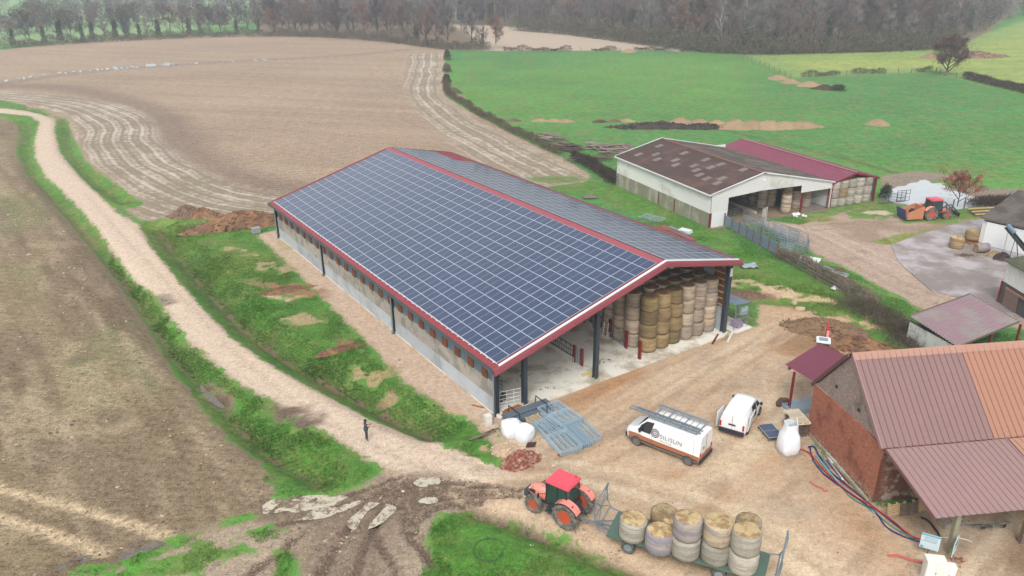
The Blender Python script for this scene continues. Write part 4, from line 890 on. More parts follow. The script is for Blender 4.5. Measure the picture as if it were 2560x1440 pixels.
def bales_at(pts, H=1.25, R=.68, kinds=('pale',), lab='', grp='', top=None, zf=.03):
    for k, (p, n_) in enumerate(pts):
        for q in range(n_):
            l = lab[k] if isinstance(lab, list) else lab
            bale(kinds[(k + q) % len(kinds)], (p.x, p.y, zf + q * H), f'{l}, {["bottom", "second", "third", "top"][q]}', grp, top or TOPM, R=R, H=H, var=k % 2)
bales_at([(fw(13.2, 1.0), 2)], lab=['pale bale stack alone before the red post of the white barn'], grp='bales in the white barn')
bales_at([(fw(16.0, 2.2), 2), (fw(17.6, 2.0), 2)], lab=['bale behind the gate, nearer the middle red post', 'bale behind the gate, nearer the end red post'], grp='bales in the white barn')
bales_at([(fw(14.9, 2.8), 3)], lab=['bale in tall stack behind middle red post of white barn'], grp='bales in the white barn')
for k in range(6):
    for q in range(2):
        for h_ in range(2): bale('pale', fw(12.0 + q * 1.6, 4.5 + k * 1.6, .03 + h_ * 1.3), 'bale in the dim back rows inside the white barn', 'back row bales in the white barn', R=.72, var=0)
gate('yard_gate', 'galvanised barred gate between the two red posts of the white barn', fw(15.2, -.15), fw(19.5, -.1), 1.7, 6)
gate('standing_gate', 'pale upright barred gate standing alone in the mouth of the white barn', fw(7.2, -1.4), fw(8.3, -1.0), 1.9, 7, 'white')
debris('bag_heap', 'crumpled white plastic bags at the foot of the middle red post', 'plastic bags', fw(13.9, -.9), .9, 14, (.15, .5), M['white'], 3, .5)
# ---------------------------------------------------------------- maroon hay shed
CO = fw(20.15, .15); hf_ = frame((CO.x, CO.y), WA); hs_ = thing('hay_shed', 'maroon roofed shed packed with round bales beside the white barn', 'shed', (CO.x, CO.y, 0), WA)
m = MB(); m.sheet((-.3, -.2, 3.55), (0, 1, 0), 24.4, (4.35, 0, 1.05), .5, .10, .12); m.obj('roof', M['maroon'], hs_, fix=False)
m = MB(); m.sheet((8.5, -.2, 3.45), (0, 1, 0), 24.4, (-4.45, 0, 1.15), .5, .10, .12); m.obj('roof', M['maroon'], hs_, fix=False)
m = MB(); m.bar((4.05, -.25, 4.66), (4.05, 24.2, 4.66), .5, .05); m.obj('ridge_cap', mat('pink ridge', L(176, 112, 130), .5), hs_)
m = MB(); m.bar((-.38, -.2, 3.45), (-.38, 24.2, 3.45), .16, .16); m.obj('gutter', M['white'], hs_)
m = MB(); m.bar((-.3, -.15, 3.42), (4.05, -.15, 4.48), .08, .22); m.bar((4.05, -.15, 4.48), (8.5, -.15, 3.32), .08, .22); m.obj('rake_trim', M['redsteel'], hs_)
for x in (.0, 8.1): 
    for y in (0, 8, 16, 24): m = MB(); m.box((x, y, 1.7), (.2, .24, 3.4)); m.obj('post', M['redsteel'], hs_)
m = MB(); m.bar((8.05, .2, 1.9), (8.05, 24, 1.9), .06, 2.6); m.obj('side_wall', M['bluesheet'], hs_); m = MB(); m.bar((0, 24, 1.9), (8.1, 24, 1.9), .06, 3.2); m.obj('back_wall', M['bluesheet'], hs_)
bn = [f'{ORD[k]} front stack of the maroon shed, from the left' for k in range(5)]
for k in range(5):
    for q in range(3): bale('straw' if (k, q) == (1, 1) else 'grey', hf_(.95 + k * 1.5, .5, q * 1.2), f'{["bottom", "middle", "top"][q]} bale, {bn[k]}', 'bales in the maroon shed', R=.74, H=1.22, var=k % 2)
for r_ in range(1, 3):
    for k in range(5): bale('grey', hf_(.95 + k * 1.5, .5 + r_ * 1.55, 2.4), 'bale behind the front row of the maroon shed', 'inner bales in the maroon shed', R=.74, H=1.22)
bale('straw', hf_(3.6, 1.2, 3.62), 'golden bale squeezed under the ridge of the maroon shed', 'bales in the maroon shed', R=.5, H=.8)
# ---------------------------------------------------------------- brick barn
DO, DA = (22.76, 40.40), radians(7.2)
df = frame(DO, DA)
def brick(name, c1, c2, mortar, stain, amt):
    m, n, p = newmat(name); tc = n('ShaderNodeTexCoord').outputs['Object']
    sp = n('ShaderNodeSeparateXYZ'); n.set(sp.inputs[0], tc); cb = n('ShaderNodeCombineXYZ'); n.set(cb.inputs[0], n.math('ADD', sp.outputs[0], sp.outputs[1])); n.set(cb.inputs[1], sp.outputs[2])
    b = n('ShaderNodeTexBrick'); n.set(b.inputs['Vector'], cb); n.set(b.inputs['Color1'], c1); n.set(b.inputs['Color2'], c2); n.set(b.inputs['Mortar'], mortar); b.inputs['Scale'].default_value = 1; b.inputs['Brick Width'].default_value = .23; b.inputs['Row Height'].default_value = .075; b.inputs['Mortar Size'].default_value = .012; b.inputs['Bias'].default_value = -.1
    f = n.noise(tc, .55, 5, .65); f2 = n.noise(tc, 5, 5, .75)
    c = n.mix(n.smooth(f, .5, .72), b.outputs[0], stain); lo = n.smooth(sp.outputs[2], .9, .1)
    c = n.mix(n.math('MULTIPLY', lo, n.smooth(f2, .45, .6)), c, L(190, 176, 160)); c = n.mix(n.smooth(f2, .66, .72, 0, amt), c, L(206, 192, 166))
    vm = n('ShaderNodeVectorMath', _operation='SCALE'); n.set(vm.inputs[0], c); n.set(vm.inputs['Scale'], n.math('MULTIPLY_ADD', f2, 1.5, .3)); n.set(p.inputs['Base Color'], vm.outputs[0]); p.inputs['Roughness'].default_value = .92
    bp = n('ShaderNodeBump'); bp.inputs['Strength'].default_value = .5; bp.inputs['Distance'].default_value = .02; n.set(bp.inputs['Height'], f2); n.set(p.inputs['Normal'], bp); return m
M['brick'] = brick('old red brick', L(186, 98, 68), L(150, 70, 52), L(168, 132, 108), L(132, 74, 58), .75); M['brickold'] = brick('weathered grey brick', L(150, 126, 118), L(116, 92, 86), L(182, 170, 162), L(104, 88, 84), .8)
M['pinkroof'] = mat('dusty pink roof', L(142, 110, 108), .5, var=.08, scale=.35, fine=.05, fscale=3); M['pinkroof2'] = mat('dusty pink lower roof', L(166, 134, 132), .5, var=.08, scale=.35, fine=.05, fscale=3)
M['orangeroof'] = mat('apricot roof', L(180, 130, 108), .5, var=.07, scale=.3); M['orangeroof2'] = mat('apricot lower roof', L(194, 146, 126), .5, var=.07)
bb = thing('brick_barn', 'old red brick barn under a pink and apricot sheet roof', 'barn', (DO[0], DO[1], 0), DA)
DG, DR, DZ, DE, DL = 7.9, 4.6, 8.25, 4.12, 17.0
ang = radians(2.5)   # gable leans slightly out of square
gx = lambda y: -y * tan(radians(3.2))
m = MB(); m.add([(gx(0), 0, -.2), (gx(DG), DG, -.2), (gx(DG), DG, 4.2), (gx(0), 0, 4.15), (.35, 0, -.2), (.35 + gx(DG), DG, -.2), (.35 + gx(DG), DG, 4.2), (.35, 0, 4.15)], [(0, 1, 2, 3), (4, 5, 6, 7), (0, 3, 7, 4), (1, 2, 6, 5), (3, 2, 6, 7)]); m.obj('gable_wall', M['brick'], bb)
m = MB(); vs = [(gx(.1) + .12, .15, 4.15), (gx(DG) + .12, DG - .1, 4.2), (gx(DR) + .12, DR, DZ - .15)]; m.add(vs + [(a + .25, b, c) for a, b, c in vs], [(0, 1, 2), (3, 4, 5), (0, 1, 4, 3), (1, 2, 5, 4), (0, 2, 5, 3)]); m.obj('gable_top', M['brickold'], bb)
for y, z in ((5.6, 5.25), (3.0, 5.0)): m = MB(); m.lathe([(.13, 0), (.13, .05), (0, .05)], 10, (gx(y) + .08, y, z), axis='x'); m.obj('vent_hole', M['black'], bb)
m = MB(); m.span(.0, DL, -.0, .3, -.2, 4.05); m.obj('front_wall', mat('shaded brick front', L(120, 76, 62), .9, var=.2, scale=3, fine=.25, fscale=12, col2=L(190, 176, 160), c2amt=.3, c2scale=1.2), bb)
m = MB(); m.span(.0, DL, DG - .3, DG, -.2, 4.1); m.obj('rear_wall', M['brick'], bb)
m = MB(); m.box((gx(4) - .12, 3.9, .12), (.16, 7.9, .36)); m.obj('plinth', M['mosswall'], bb)
def roofpart(x0, x1, mt, y0, z0, y1, z1, nm='roof', rr=.42):
    m = MB(); m.sheet((x0, y0, z0), (1, 0, 0), x1 - x0, (0, y1 - y0, z1 - z0), rr, .07, .06); return m.obj(nm, mt, bb, fix=False)
def zf(y): return DE + y * (DZ - DE) / DR if y < DR else DZ - (y - DR) * (DZ - 4.35) / (DG - DR)
sx_ = 7.35
roofpart(-.12, sx_, M['pinkroof'], -.05, DE, DR, DZ); roofpart(sx_, DL, M['orangeroof'], -.05, DE, DR, DZ)
roofpart(-.35, sx_, M['maroon'], DG + .35, 4.0, DR, DZ); roofpart(sx_, DL, M['maroon'], DG + .35, 4.0, DR, DZ)
LY, LZ = -5.35, 3.05
m = MB(); m.sheet((.15, LY, LZ), (1, 0, 0), sx_ + .9 - .15, (0, -.1 - LY, DE - .05 - LZ), .42, .07, .06); o = m.obj('lean_to_roof', M['pinkroof2'], bb, fix=False)
m = MB(); m.sheet((sx_ + .9, LY, LZ), (1, 0, 0), DL - sx_ - .9, (0, -.1 - LY, DE - .05 - LZ), .42, .07, .06); m.obj('lean_to_roof', M['orangeroof2'], bb, fix=False)
m = MB()
for q in range(2):
    y0, y1 = (DR, DR - .38) if q == 0 else (DR, DR + .38); m.quad((-.2, y0, DZ + .1), (DL, y0, DZ + .1), (DL, y1, zf(y1) + .07), (-.2, y1, zf(y1) + .07))
m.obj('ridge_cap', M['orangeroof2'], bb, fix=False)
m = MB(); m.bar((-.15, DR, DZ - .06), (-.15, -.05, DE - .06), .07, .26); m.obj('rake_trim', M['pinkroof2'], bb); m = MB(); m.bar((-.4, DR, DZ - .08), (-.4, DG + .4, 3.9), .12, .24); m.obj('rake_trim', mat('dark rake board', L(110, 74, 68), .7), bb)
m = MB(); m.bar((.1, -.1, DE - .12), (.1, LY, LZ - .08), .06, .2); m.obj('rake_trim', mat('lean rake board', L(132, 92, 92), .6), bb)
for x, y, mt_, r0 in ((1.9, -4.85, 'mosswall', .16), (6.6, -4.7, 'oldwood', .15), (11.2, -4.8, 'oldwood', .15)):
    m = MB(); m.bar((x, y, -.2), (x, y, LZ - .05), r0 * 1.7); m.obj('post', M[mt_], bb)
m = MB(); m.bar((.2, -4.8, LZ - .05), (DL, -4.8, LZ - .05), .14, .2); m.bar((1.9, -4.8, 2.2), (2.9, -4.8, LZ - .1), .1); m.obj('beam', M['oldwood'], bb)
# small maroon lean-to at the rear, red post
lt = thing('small_canopy', 'small maroon ribbed canopy on one red post behind the brick barn', 'canopy', (0, 0, 0))
A_, B_, C_, D_ = g(1963, 912, 3.3), g(2040, 957, 3.75), g(2128, 897, 3.75), g(2050, 900, 3.3)
m = MB(); U_ = (D_ - A_); D2 = A_ + (C_ - B_); m.sheet(A_, (D2 - A_), (D2 - A_).length, B_ - A_, .22, .05, .09); m.obj('roof', M['maroon'], lt, fix=False)
rp = g(1972, 1025); m = MB(); m.bar(rp, rp + Vector((0, 0, 3.3)), .16); m.obj('post', M['redsteel'], lt); m = MB(); m.bar(A_ + (B_ - A_) * .12 + Vector((0, 0, -.15)), D2 + (B_ - A_) * .12 + Vector((0, 0, -.15)), .14, .22); m.obj('beam', M['oldwood'], lt)
m = MB(); m.bar(D2 - Vector((0, 0, .1)), D2 * 1 - Vector((0, 0, 3.4)), .14); m.obj('post', M['redsteel'], lt)
# ---------------------------------------------------------------- mauve open shed, middle right
E1, E2 = g(2273, 790, 2.65), g(2425, 735, 2.65); E3, E4 = g(2575, 812, 2.2), g(2393, 868, 2.2); E4 = Vector((37.0, 57.9, 2.2)) if False else E4
es = thing('open_shed', 'open shed under a lichen edged mauve corrugated roof', 'shed', (0, 0, 0))
M['mauve'] = mat('mauve corrugated', L(158, 130, 138), .7, var=.1, scale=.5, col2=L(158, 152, 144), c2amt=.5, c2scale=.3, fine=.1); 
V_ = E4 - E1; m = MB(); m.sheet(E1 - (E2 - E1) * .0, V_, V_.length, E2 - E1, .3, .07, .13); m.obj('roof', M['mauve'], es, fix=False)
m = MB(); a, b = Vector((E1.x, E1.y, 0)), Vector((E4.x, E4.y, 0)); dwn = (b - a).normalized(); m.sheet(a + Vector((.15, 0, -.2)), dwn, (b - a).length, (0, 0, 2.3), .2, .05, .08); m.obj('end_wall', mat('white stained sheet', L(216, 220, 214, .7), .6, var=.08, col2=L(156, 160, 150), c2amt=.4), es)
m = MB(); m.bar(E1, E2, .12, .12); m.bar(E2, E2 + V_, .1, .12); m.bar(E4, E4 + (E2 - E1), .1, .14); m.obj('edge_beams', M['oldwood'], es)
for q in (E2 - Vector((.3, .3, 0)), E3 + Vector((-.6, .3, 0)), E4 + (E2 - E1) * .55): m = MB(); m.bar((q.x, q.y, -.1), (q.x, q.y, 2.1), .16); m.obj('post', M['redsteel'], es)
# ---------------------------------------------------------------- white sheds at the right edge
def sheetshed(nm, label, p0, ang_, ln, dp, h0, h1, wallm, roofm, extra=None, over=.3, pitch=.3):
    """wall from p0 along ang_, roof rising behind it (to the left of the heading)"""
    t = thing(nm, label, 'shed', (p0[0], p0[1], 0), ang_)
    m = MB(); m.sheet((0, 0, extra or 0), (1, 0, 0), ln, (0, 0, h0 - (extra or 0)), pitch, .05, .09); m.obj('wall', wallm, t)
    m = MB(); m.sheet((0, 0, 0), (0, 1, 0), dp, (0, 0, h0), pitch, .05, .09); m.obj('end_wall', wallm, t)
    m = MB(); m.sheet((-over, -over, h0), (1, 0, 0), ln + 2 * over, (0, dp + over, h1 - h0), .3, .06, .12); m.obj('roof', roofm, t, fix=False)
    m = MB(); m.bar((-over, -over - .02, h0 - .03), (ln, -over - .02, h0 - .03), .1, .12); m.obj('gutter', M['oldwood'], t); return t
fs = sheetshed('grain_store', 'white corrugated store with sliding doors at the right edge of the yard', (56.2, 88.6), radians(-53), 14, 9, 3.3, 5.0, M['cream'], M['fibre2'])
m = MB(); m.span(.5, 2.9, -.16, -.08, .1, 2.9); m.obj('sliding_door', M['white'], fs); m = MB(); m.span(2.98, 5.3, -.16, -.08, .1, 2.9); m.obj('sliding_door', M['white'], fs); m = MB(); m.bar((.2, -.14, 3.0), (9, -.14, 3.0), .08, .1); m.obj('door_rail', M['dark'], fs); m = MB(); m.box((5.5, -.15, 1.4), (.14, .1, 2.8)); m.obj('post', M['redsteel'], fs)
gs_ = sheetshed('tall_shed', 'cream sheet shed with dark lower half and mossy roof, cut off by the right edge', (48.6, 71.3), radians(-88), 12, 9, 4.5, 6.0, M['cream'], mat('mossy dark roof', L(92, 92, 80), .9, var=.3, scale=1, col2=L(70, 88, 52), c2amt=.5), extra=2.3)
m = MB(); m.span(0, 12, -.02, .1, 0, 2.3); m.obj('lower_wall', mat('dark boarding', L(92, 90, 88), .9, var=.2), gs_); m = MB(); m.box((0, -.05, 1.15), (.16, .16, 2.3)); m.obj('post', M['redsteel'], gs_); m = MB(); m.bar((.8, -.14, 1.9), (9, -.14, 1.9), .12, .2); m.obj('door_rail', M['orangeroof'], gs_)
m = MB(); m.span(.8, 2.8, -.14, -.06, .1, 1.8); m.obj('sliding_door', mat('brown door', L(136, 112, 104), .7, var=.2), gs_)
# concrete pad of the right yard
PAD = [(2228, 614), (2290, 590), (2370, 566), (2462, 545), (2700, 560), (2800, 700), (2700, 820), (2560, 800), (2400, 745), (2330, 730), (2290, 695), (2245, 655)]
m = MB(); q = [g(*p) for p in PAD]; N_ = len(q); m.add([(p.x, p.y, -.2) for p in q] + [(p.x, p.y, .07) for p in q], [tuple(range(N_ - 1, -1, -1)), tuple(range(N_, 2 * N_))] + [(i, (i + 1) % N_, (i + 1) % N_ + N_, i + N_) for i in range(N_)])
tag(m.obj('concrete_pad', mat('yard concrete', L(196, 188, 190), .7, var=.12, scale=.15, col2=L(152, 140, 134), c2amt=.7, c2scale=.22, fine=.12, fscale=3)), kind='structure')
# ---------------------------------------------------------------- vegetation
def leafy(name, c1, c2, rough=.9, sc=.6):
    m, n, p = newmat(name); tc = n('ShaderNodeTexCoord').outputs['Object']; oi = n('ShaderNodeObjectInfo').outputs['Random']
    c = n.mix(n.smooth(n.noise(tc, sc, 4, .7), .35, .65), c1, c2); k = n.math('MULTIPLY_ADD', oi, .95, .55)
    vm = n('ShaderNodeVectorMath', _operation='SCALE'); n.set(vm.inputs[0], c); n.set(vm.inputs['Scale'], n.math('MULTIPLY', k, n.math('MULTIPLY_ADD', n.noise(tc, 6, 2), .7, .65))); n.set(p.inputs['Base Color'], vm.outputs[0]); p.inputs['Roughness'].default_value = rough; p.inputs['Specular IOR Level'].default_value = .2; return m
V_ = {}
V_['bark'] = leafy('grey bark', L(92, 84, 78), L(72, 66, 60)); V_['birch'] = leafy('pale bark', L(190, 184, 174), L(150, 146, 138))
V_['twig'] = leafy('bare twigs', L(134, 118, 108), L(108, 94, 88)); V_['twigp'] = leafy('purple twigs', L(138, 118, 116), L(108, 92, 92)); V_['twiggrey'] = leafy('grey twigs', L(152, 144, 140), L(122, 114, 110))
V_['russet'] = leafy('russet leaves', L(150, 108, 88), L(122, 92, 80)); V_['ochre'] = leafy('ochre leaves', L(158, 122, 78), L(120, 96, 66)); V_['ivy'] = leafy('ivy', L(52, 66, 48), L(70, 82, 58))
V_['rust'] = leafy('rust leaves', L(168, 96, 70), L(134, 74, 56)); V_['bush'] = leafy('bramble', L(96, 84, 62), L(74, 78, 50)); V_['bush2'] = leafy('dry bush', L(112, 94, 78), L(92, 78, 66)); V_['understory'] = leafy('understory', L(112, 98, 84), L(86, 82, 64)); V_['purplebrush'] = leafy('bramble canes', L(136, 114, 104), L(104, 98, 76))
def tree_proto(H, spread, seed, nlimb=9, tw=1500, twl=(.5, 1.3), tww=.05, leaf=0, leafsz=.14, ivy=0, lean=0.0, low=.28, trunk_r=None, narrow=1.0, tmat='bark', cmat='twig', lmat=None):
    r = random.Random(seed); tr = MB(); ends = []
    R0 = trunk_r or H * .022
    ax = [Vector((lean * (z / H) ** 1.5 + .02 * H * sin(z * .9 + seed) * (z / H), .015 * H * cos(z * .7 + seed) * (z / H), z)) for z in np.linspace(-.3, H * .93, 9)]
    tr.tube(ax, R0, 6, R0 * .12)
    for k in range(nlimb):
        t = min(.96, low + (1 - low) * (k + r.random() * .6) / nlimb); i = min(int(t * 8), 7); base = ax[i].lerp(ax[i + 1], t * 8 - i)
        a = k * 2.4 + r.uniform(-.5, .5); ln = spread * (1.15 - .75 * t) * r.uniform(.8, 1.2); up = r.uniform(.45, .9) + t * .5
        d = Vector((cos(a), sin(a), up * narrow)).normalized(); p1 = base + d * ln * .5 + Vector((0, 0, ln * .06)); p2 = base + d * ln + Vector((0, 0, ln * .22))
        rr = R0 * (1.05 - t) * .5 + .03; tr.tube([base, p1, p2], rr, 4, rr * .25); ends += [(base.lerp(p2, .3 + .7 * r.random()), ln) for _ in range(2)]
        for q in range(5):
            s = r.uniform(.3, 1); b0 = base.lerp(p1, s * 2) if s < .5 else p1.lerp(p2, s * 2 - 1); dd = (d + Vector((r.uniform(-1, 1), r.uniform(-1, 1), r.uniform(-.2, .9)))).normalized(); l2 = ln * r.uniform(.3, .55); e = b0 + dd * l2
            tr.tube([b0, e], rr * .4, 3, rr * .12, caps=False); ends += [(b0.lerp(e, r.uniform(.4, 1)), l2), (e, l2)]
    ends += [(ax[-1], spread * .4), (ax[-2], spread * .4)]
    E = np.array([list(p) for p, _ in ends]); S = np.array([l for _, l in ends]); rn = np.random.RandomState(seed)
    def slivers(n, ln, w, up=.35, sp=.42):
        i = rn.randint(0, len(E), n); o = E[i] + rn.normal(0, 1, (n, 3)) * (S[i] * sp)[:, None] * .55
        o[:, 2] = np.maximum(o[:, 2], H * .08); d = rn.normal(0, 1, (n, 3)); d[:, 2] += up; rad = o - np.array([lean * .5, 0, H * .45]); d += rad / (np.linalg.norm(rad, axis=1)[:, None] + .1) * .9; d /= np.linalg.norm(d, axis=1)[:, None]
        l = rn.uniform(*ln, n)[:, None]; sd = np.cross(d, rn.normal(0, 1, (n, 3))); sd /= np.linalg.norm(sd, axis=1)[:, None] + 1e-6
        return o, d * l, sd * w
    o, d, s = slivers(tw, twl, tww); tv = np.stack([o - s / 2, o + s / 2, o + d], 1).reshape(-1, 3); cr = MB(); cr.v = [tuple(x) for x in tv]; cr.f = [(3 * k, 3 * k + 1, 3 * k + 2) for k in range(tw)]; cr.m = [0] * tw
    if leaf:
        o, d, s = slivers(leaf, (leafsz * .7, leafsz * 1.3), leafsz, sp=.38); v = np.stack([o - s / 2, o + s / 2, o + s / 2 + d, o - s / 2 + d], 1).reshape(-1, 3); cr.use(1).add([tuple(x) for x in v], [(4 * k, 4 * k + 1, 4 * k + 2, 4 * k + 3) for k in range(leaf)])
    iv = None
    if ivy:
        iv = MB(); 
        for k in range(ivy):
            z = r.random() ** 1.1 * H * .72; i = min(int((z / (H * .93)) * 8), 7); c = ax[i].lerp(ax[i + 1], z / (H * .93) * 8 - i); a = r.uniform(0, 6.28); rr = R0 + r.random() ** .7 * (.09 * H * (1 - z / H) + .25); p = c + Vector((cos(a) * rr, sin(a) * rr, 0)); s_ = r.uniform(.12, .24)
            u = Vector((r.uniform(-1, 1), r.uniform(-1, 1), r.uniform(-1, 1))).normalized() * s_; w = u.cross(Vector((r.uniform(-1, 1), r.uniform(-1, 1), .3))).normalized() * s_; iv.quad(p - u, p + w, p + u, p - w)
    def make(label, cat='tree', group=None, nm='tree'):
        t = thing(nm, label, cat, (0, 0, 0), 0, group); tr.obj('trunk', V_[tmat], t, fix=False); cr.obj('crown', [V_[cmat], V_[lmat or cmat]], t, fix=False)
        if iv: iv.obj('ivy', V_['ivy'], t, fix=False)
        return t
    return make
TP = []      # (factory, height)
spec = [dict(H=12, spread=4.8, seed=1, tw=4200, tww=.06, low=.16), dict(H=14, spread=5.2, seed=2, tw=4600, cmat='twigp', tww=.06, low=.16), dict(H=11, spread=3.6, seed=3, ivy=700, tw=2000, lean=1.2), dict(H=13, spread=4.8, seed=4, tw=2000, leaf=1500, lmat='russet', leafsz=.2, cmat='twigp'),
        dict(H=15, spread=4.6, seed=5, tw=4200, low=.18, cmat='twiggrey', tmat='bark', narrow=1.3), dict(H=16, spread=3.2, seed=6, tw=1500, tmat='birch', cmat='twiggrey', narrow=1.6, trunk_r=.2, low=.4, lean=1.0), dict(H=9, spread=4.2, seed=7, tw=1800, leaf=1300, lmat='ochre', leafsz=.18, low=.15),
        dict(H=12, spread=3.4, seed=8, ivy=1300, tw=1400, lean=-.8), dict(H=12, spread=5.2, seed=9, tw=1800, leaf=2600, lmat='russet', leafsz=.22, low=.2)]
for s_ in spec: TP.append([tree_proto(**s_), None, s_['H']])
def tree(kind, x, y, label, group, sc=1.0, rz=None, cat='tree'):
    e = TP[kind]; rz = RND.uniform(0, 6.28) if rz is None else rz
    if e[1] is None: e[1] = o = e[0](label, cat, group)
    else: o = dup(e[1], label=label, group=group)
    o.location = (x, y, hgt(x, y) - .1); o.rotation_euler = (0, 0, rz); o.scale = (sc * RND.uniform(.9, 1.1), sc * RND.uniform(.9, 1.1), sc); return o
KN = ['bare spreading tree', 'tall purple brown bare tree', 'leaning ivy clad tree', 'half bare tree with russet leaves', 'tall grey bare tree', 'pale barked slender tree', 'low bushy tree with ochre leaves', 'dark ivy smothered tree', 'full russet leaved tree']
r = random.Random(11)
# hedgerow behind the stubble, from the left edge to the copse
row = [(25, 118, 2, .85), (62, 114, 0, .9), (105, 112, 2, .8), (150, 108, 7, .95), (172, 108, 0, .7), (208, 106, 2, .9), (232, 104, 7, .8), (255, 104, 4, .7), (278, 102, 7, .85), (310, 100, 2, .95), (322, 100, 4, .7), (345, 98, 7, .7), (368, 98, 4, .6), (398, 96, 7, .85), (425, 95, 3, .85), (455, 93, 0, .9), (470, 92, 7, .8), (500, 91, 2, .85), (518, 90, 0, .8), (545, 89, 4, .85), (562, 88, 3, .7), (590, 87, 7, .75), (615, 86, 4, .7), (640, 86, 2, .75)]
for k, (px, py, kd, sc) in enumerate(row):
    q = g(px, py); tree(kd, q.x, q.y + r.uniform(0, 5), f'{KN[kd]}, {ORD[k]} from the left in the hedgerow', 'hedgerow trees behind the stubble field', sc * r.uniform(.95, 1.1) * 1.12)
# copse between the stubble and the far field
cop = [(670, 86, 0, 1.2), (700, 86, 3, 1.1), (740, 88, 1, 1.25), (775, 88, 8, 1.1), (810, 90, 3, 1.15), (845, 92, 1, 1.2), (880, 93, 3, 1.1), (910, 96, 8, 1.2), (945, 98, 1, 1.2), (975, 100, 8, 1.15), (1005, 103, 3, 1.1), (1040, 110, 7, 1.0), (1065, 116, 8, 1.1), (1090, 118, 1, 1.15), (1118, 122, 4, 1.1), (1160, 120, 5, .75), (1180, 121, 4, .95), (1205, 120, 2, .7), (1240, 122, 8, 1.0)]
for k, (px, py, kd, sc) in enumerate(cop):
    q = g(px, py); tree(kd, q.x, q.y + r.uniform(0, 6), f'{KN[kd]}, {ORD[k]} from the left along the copse edge', 'trees of the copse edge', sc * .98)
for k in range(34):
    px = r.uniform(650, 1110); q = g(px, 96); d = r.uniform(8, 60); kd = r.choice([0, 1, 3, 1, 8, 4]); tree(kd, q.x * (1 + d / 330) + r.uniform(-4, 4), max(q.y, 330) + d, 'brown or russet tree within the copse, behind its front row', 'inner trees of the copse', r.uniform(.95, 1.2))
# edge of the big wood on the right
edge_ = [(1120, 62), (1200, 62), (1290, 68), (1400, 76), (1500, 90), (1600, 104), (1680, 116), (1760, 128), (1860, 134), (1980, 134), (2100, 130), (2200, 128), (2300, 124), (2390, 116)]
ex = [a for a, _ in edge_]; ey = [b for _, b in edge_]
kinds_ = [1, 4, 1, 0, 3, 5, 4, 8, 1, 6, 0, 7, 4, 1]
cnt = 0
for k in range(58):
    px = 1110 + (2395 - 1110) * (k + r.uniform(-.3, .3)) / 57; q = g(px, float(np.interp(px, ex, ey)))
    kd = kinds_[(k * 5 + k // 7) % len(kinds_)]; sc = r.uniform(.7, 1.3) * (1.0 if k % 3 else .65)
    if k > 48: kd = [7, 4, 2][k % 3]
    side = 'from the left' if k < 29 else 'from the right'; nth = ORD[k] if k < 29 else ORD[57 - k]
    tree(kd, q.x, q.y + r.uniform(1, 6), f'{KN[kd]}, {nth} {side} along the wood edge', 'trees along the edge of the wood', sc)
for k in range(150):
    px = r.uniform(1100, 2420); q = g(px, float(np.interp(px, ex, ey))); d = 6 + r.random() * 75; f = 1 + d / q.y; kd = r.choice([1, 4, 1, 0, 3, 5, 4, 8, 0, 1, 7]); tree(kd, q.x * f + r.uniform(-4, 4), q.y + d, 'bare winter tree within the wood behind its edge', 'inner trees of the wood', r.uniform(.95, 1.35))
# the rest of the wood and the far woods, seen only as a mass
rn = np.random.RandomState(3)
def forest(nm, pts, hs, per=420, mats_=None, w=.22):
    n = len(pts); P = np.repeat(np.array(pts), per, 0); H_ = np.repeat(np.array(hs), per); N_ = len(P)
    zz = rn.beta(2.6, 1.8, N_); rad = np.sqrt(rn.rand(N_)) * (np.sin(np.clip(zz, .05, 1) * pi * .86 + .25)) * H_ * .36; a = rn.rand(N_) * 2 * pi
    o = np.stack([P[:, 0] + rad * np.cos(a), P[:, 1] + rad * np.sin(a), zz * H_], 1); d = rn.normal(0, 1, (N_, 3)); d[:, 2] += .6; d /= np.linalg.norm(d, axis=1)[:, None]; d *= rn.uniform(.8, 2.2, N_)[:, None]; s = np.cross(d, rn.normal(0, 1, (N_, 3))); s /= np.linalg.norm(s, axis=1)[:, None]; s *= w
    v = np.stack([o - s / 2, o + s / 2, o + d], 1).reshape(-1, 3).astype(np.float32)
    T0 = np.array([[p[0], p[1], 0] for p in pts]); t1 = T0 + np.stack([rn.normal(0, .6, n), rn.normal(0, .6, n), np.array(hs) * .8], 1); wv = np.tile([.22, 0, 0], (n, 1)); v2 = np.stack([T0 - wv, T0 + wv, t1], 1).reshape(-1, 3).astype(np.float32)
    v = np.concatenate([v, v2]); nf = len(v) // 3; me = bpy.data.meshes.new(nm); me.vertices.add(len(v)); me.vertices.foreach_set('co', v.ravel()); me.loops.add(len(v)); me.loops.foreach_set('vertex_index', np.arange(len(v), dtype=np.int32)); me.polygons.add(nf); me.polygons.foreach_set('loop_start', np.arange(0, len(v), 3, dtype=np.int32))
    mi = np.repeat(rn.randint(0, len(mats_), n), per); mi = np.concatenate([mi, np.full(n, 0)]); 
    for mm in mats_: me.materials.append(mm)
    me.polygons.foreach_set('material_index', mi.astype(np.int32)); me.update(calc_edges=True); o = bpy.data.objects.new(nm, me); COL.objects.link(o); return o
pts = []; hs = []
for k in range(620):
    px = rn.uniform(1080, 2480); q = g(px, float(np.interp(px, ex, ey))); d = 55 + rn.rand() * 260; f = 1 + d / q.y; pts.append((q.x * f, q.y + d)); hs.append(rn.uniform(12, 20))
tag(forest('wood', pts, hs, 330, [V_['twig'], V_['twigp'], V_['twiggrey'], V_['russet'], V_['twigp']], .3), 'deep mass of bare brown and purple trees filling the top right', 'wood', kind='stuff')
pts = []; hs = []
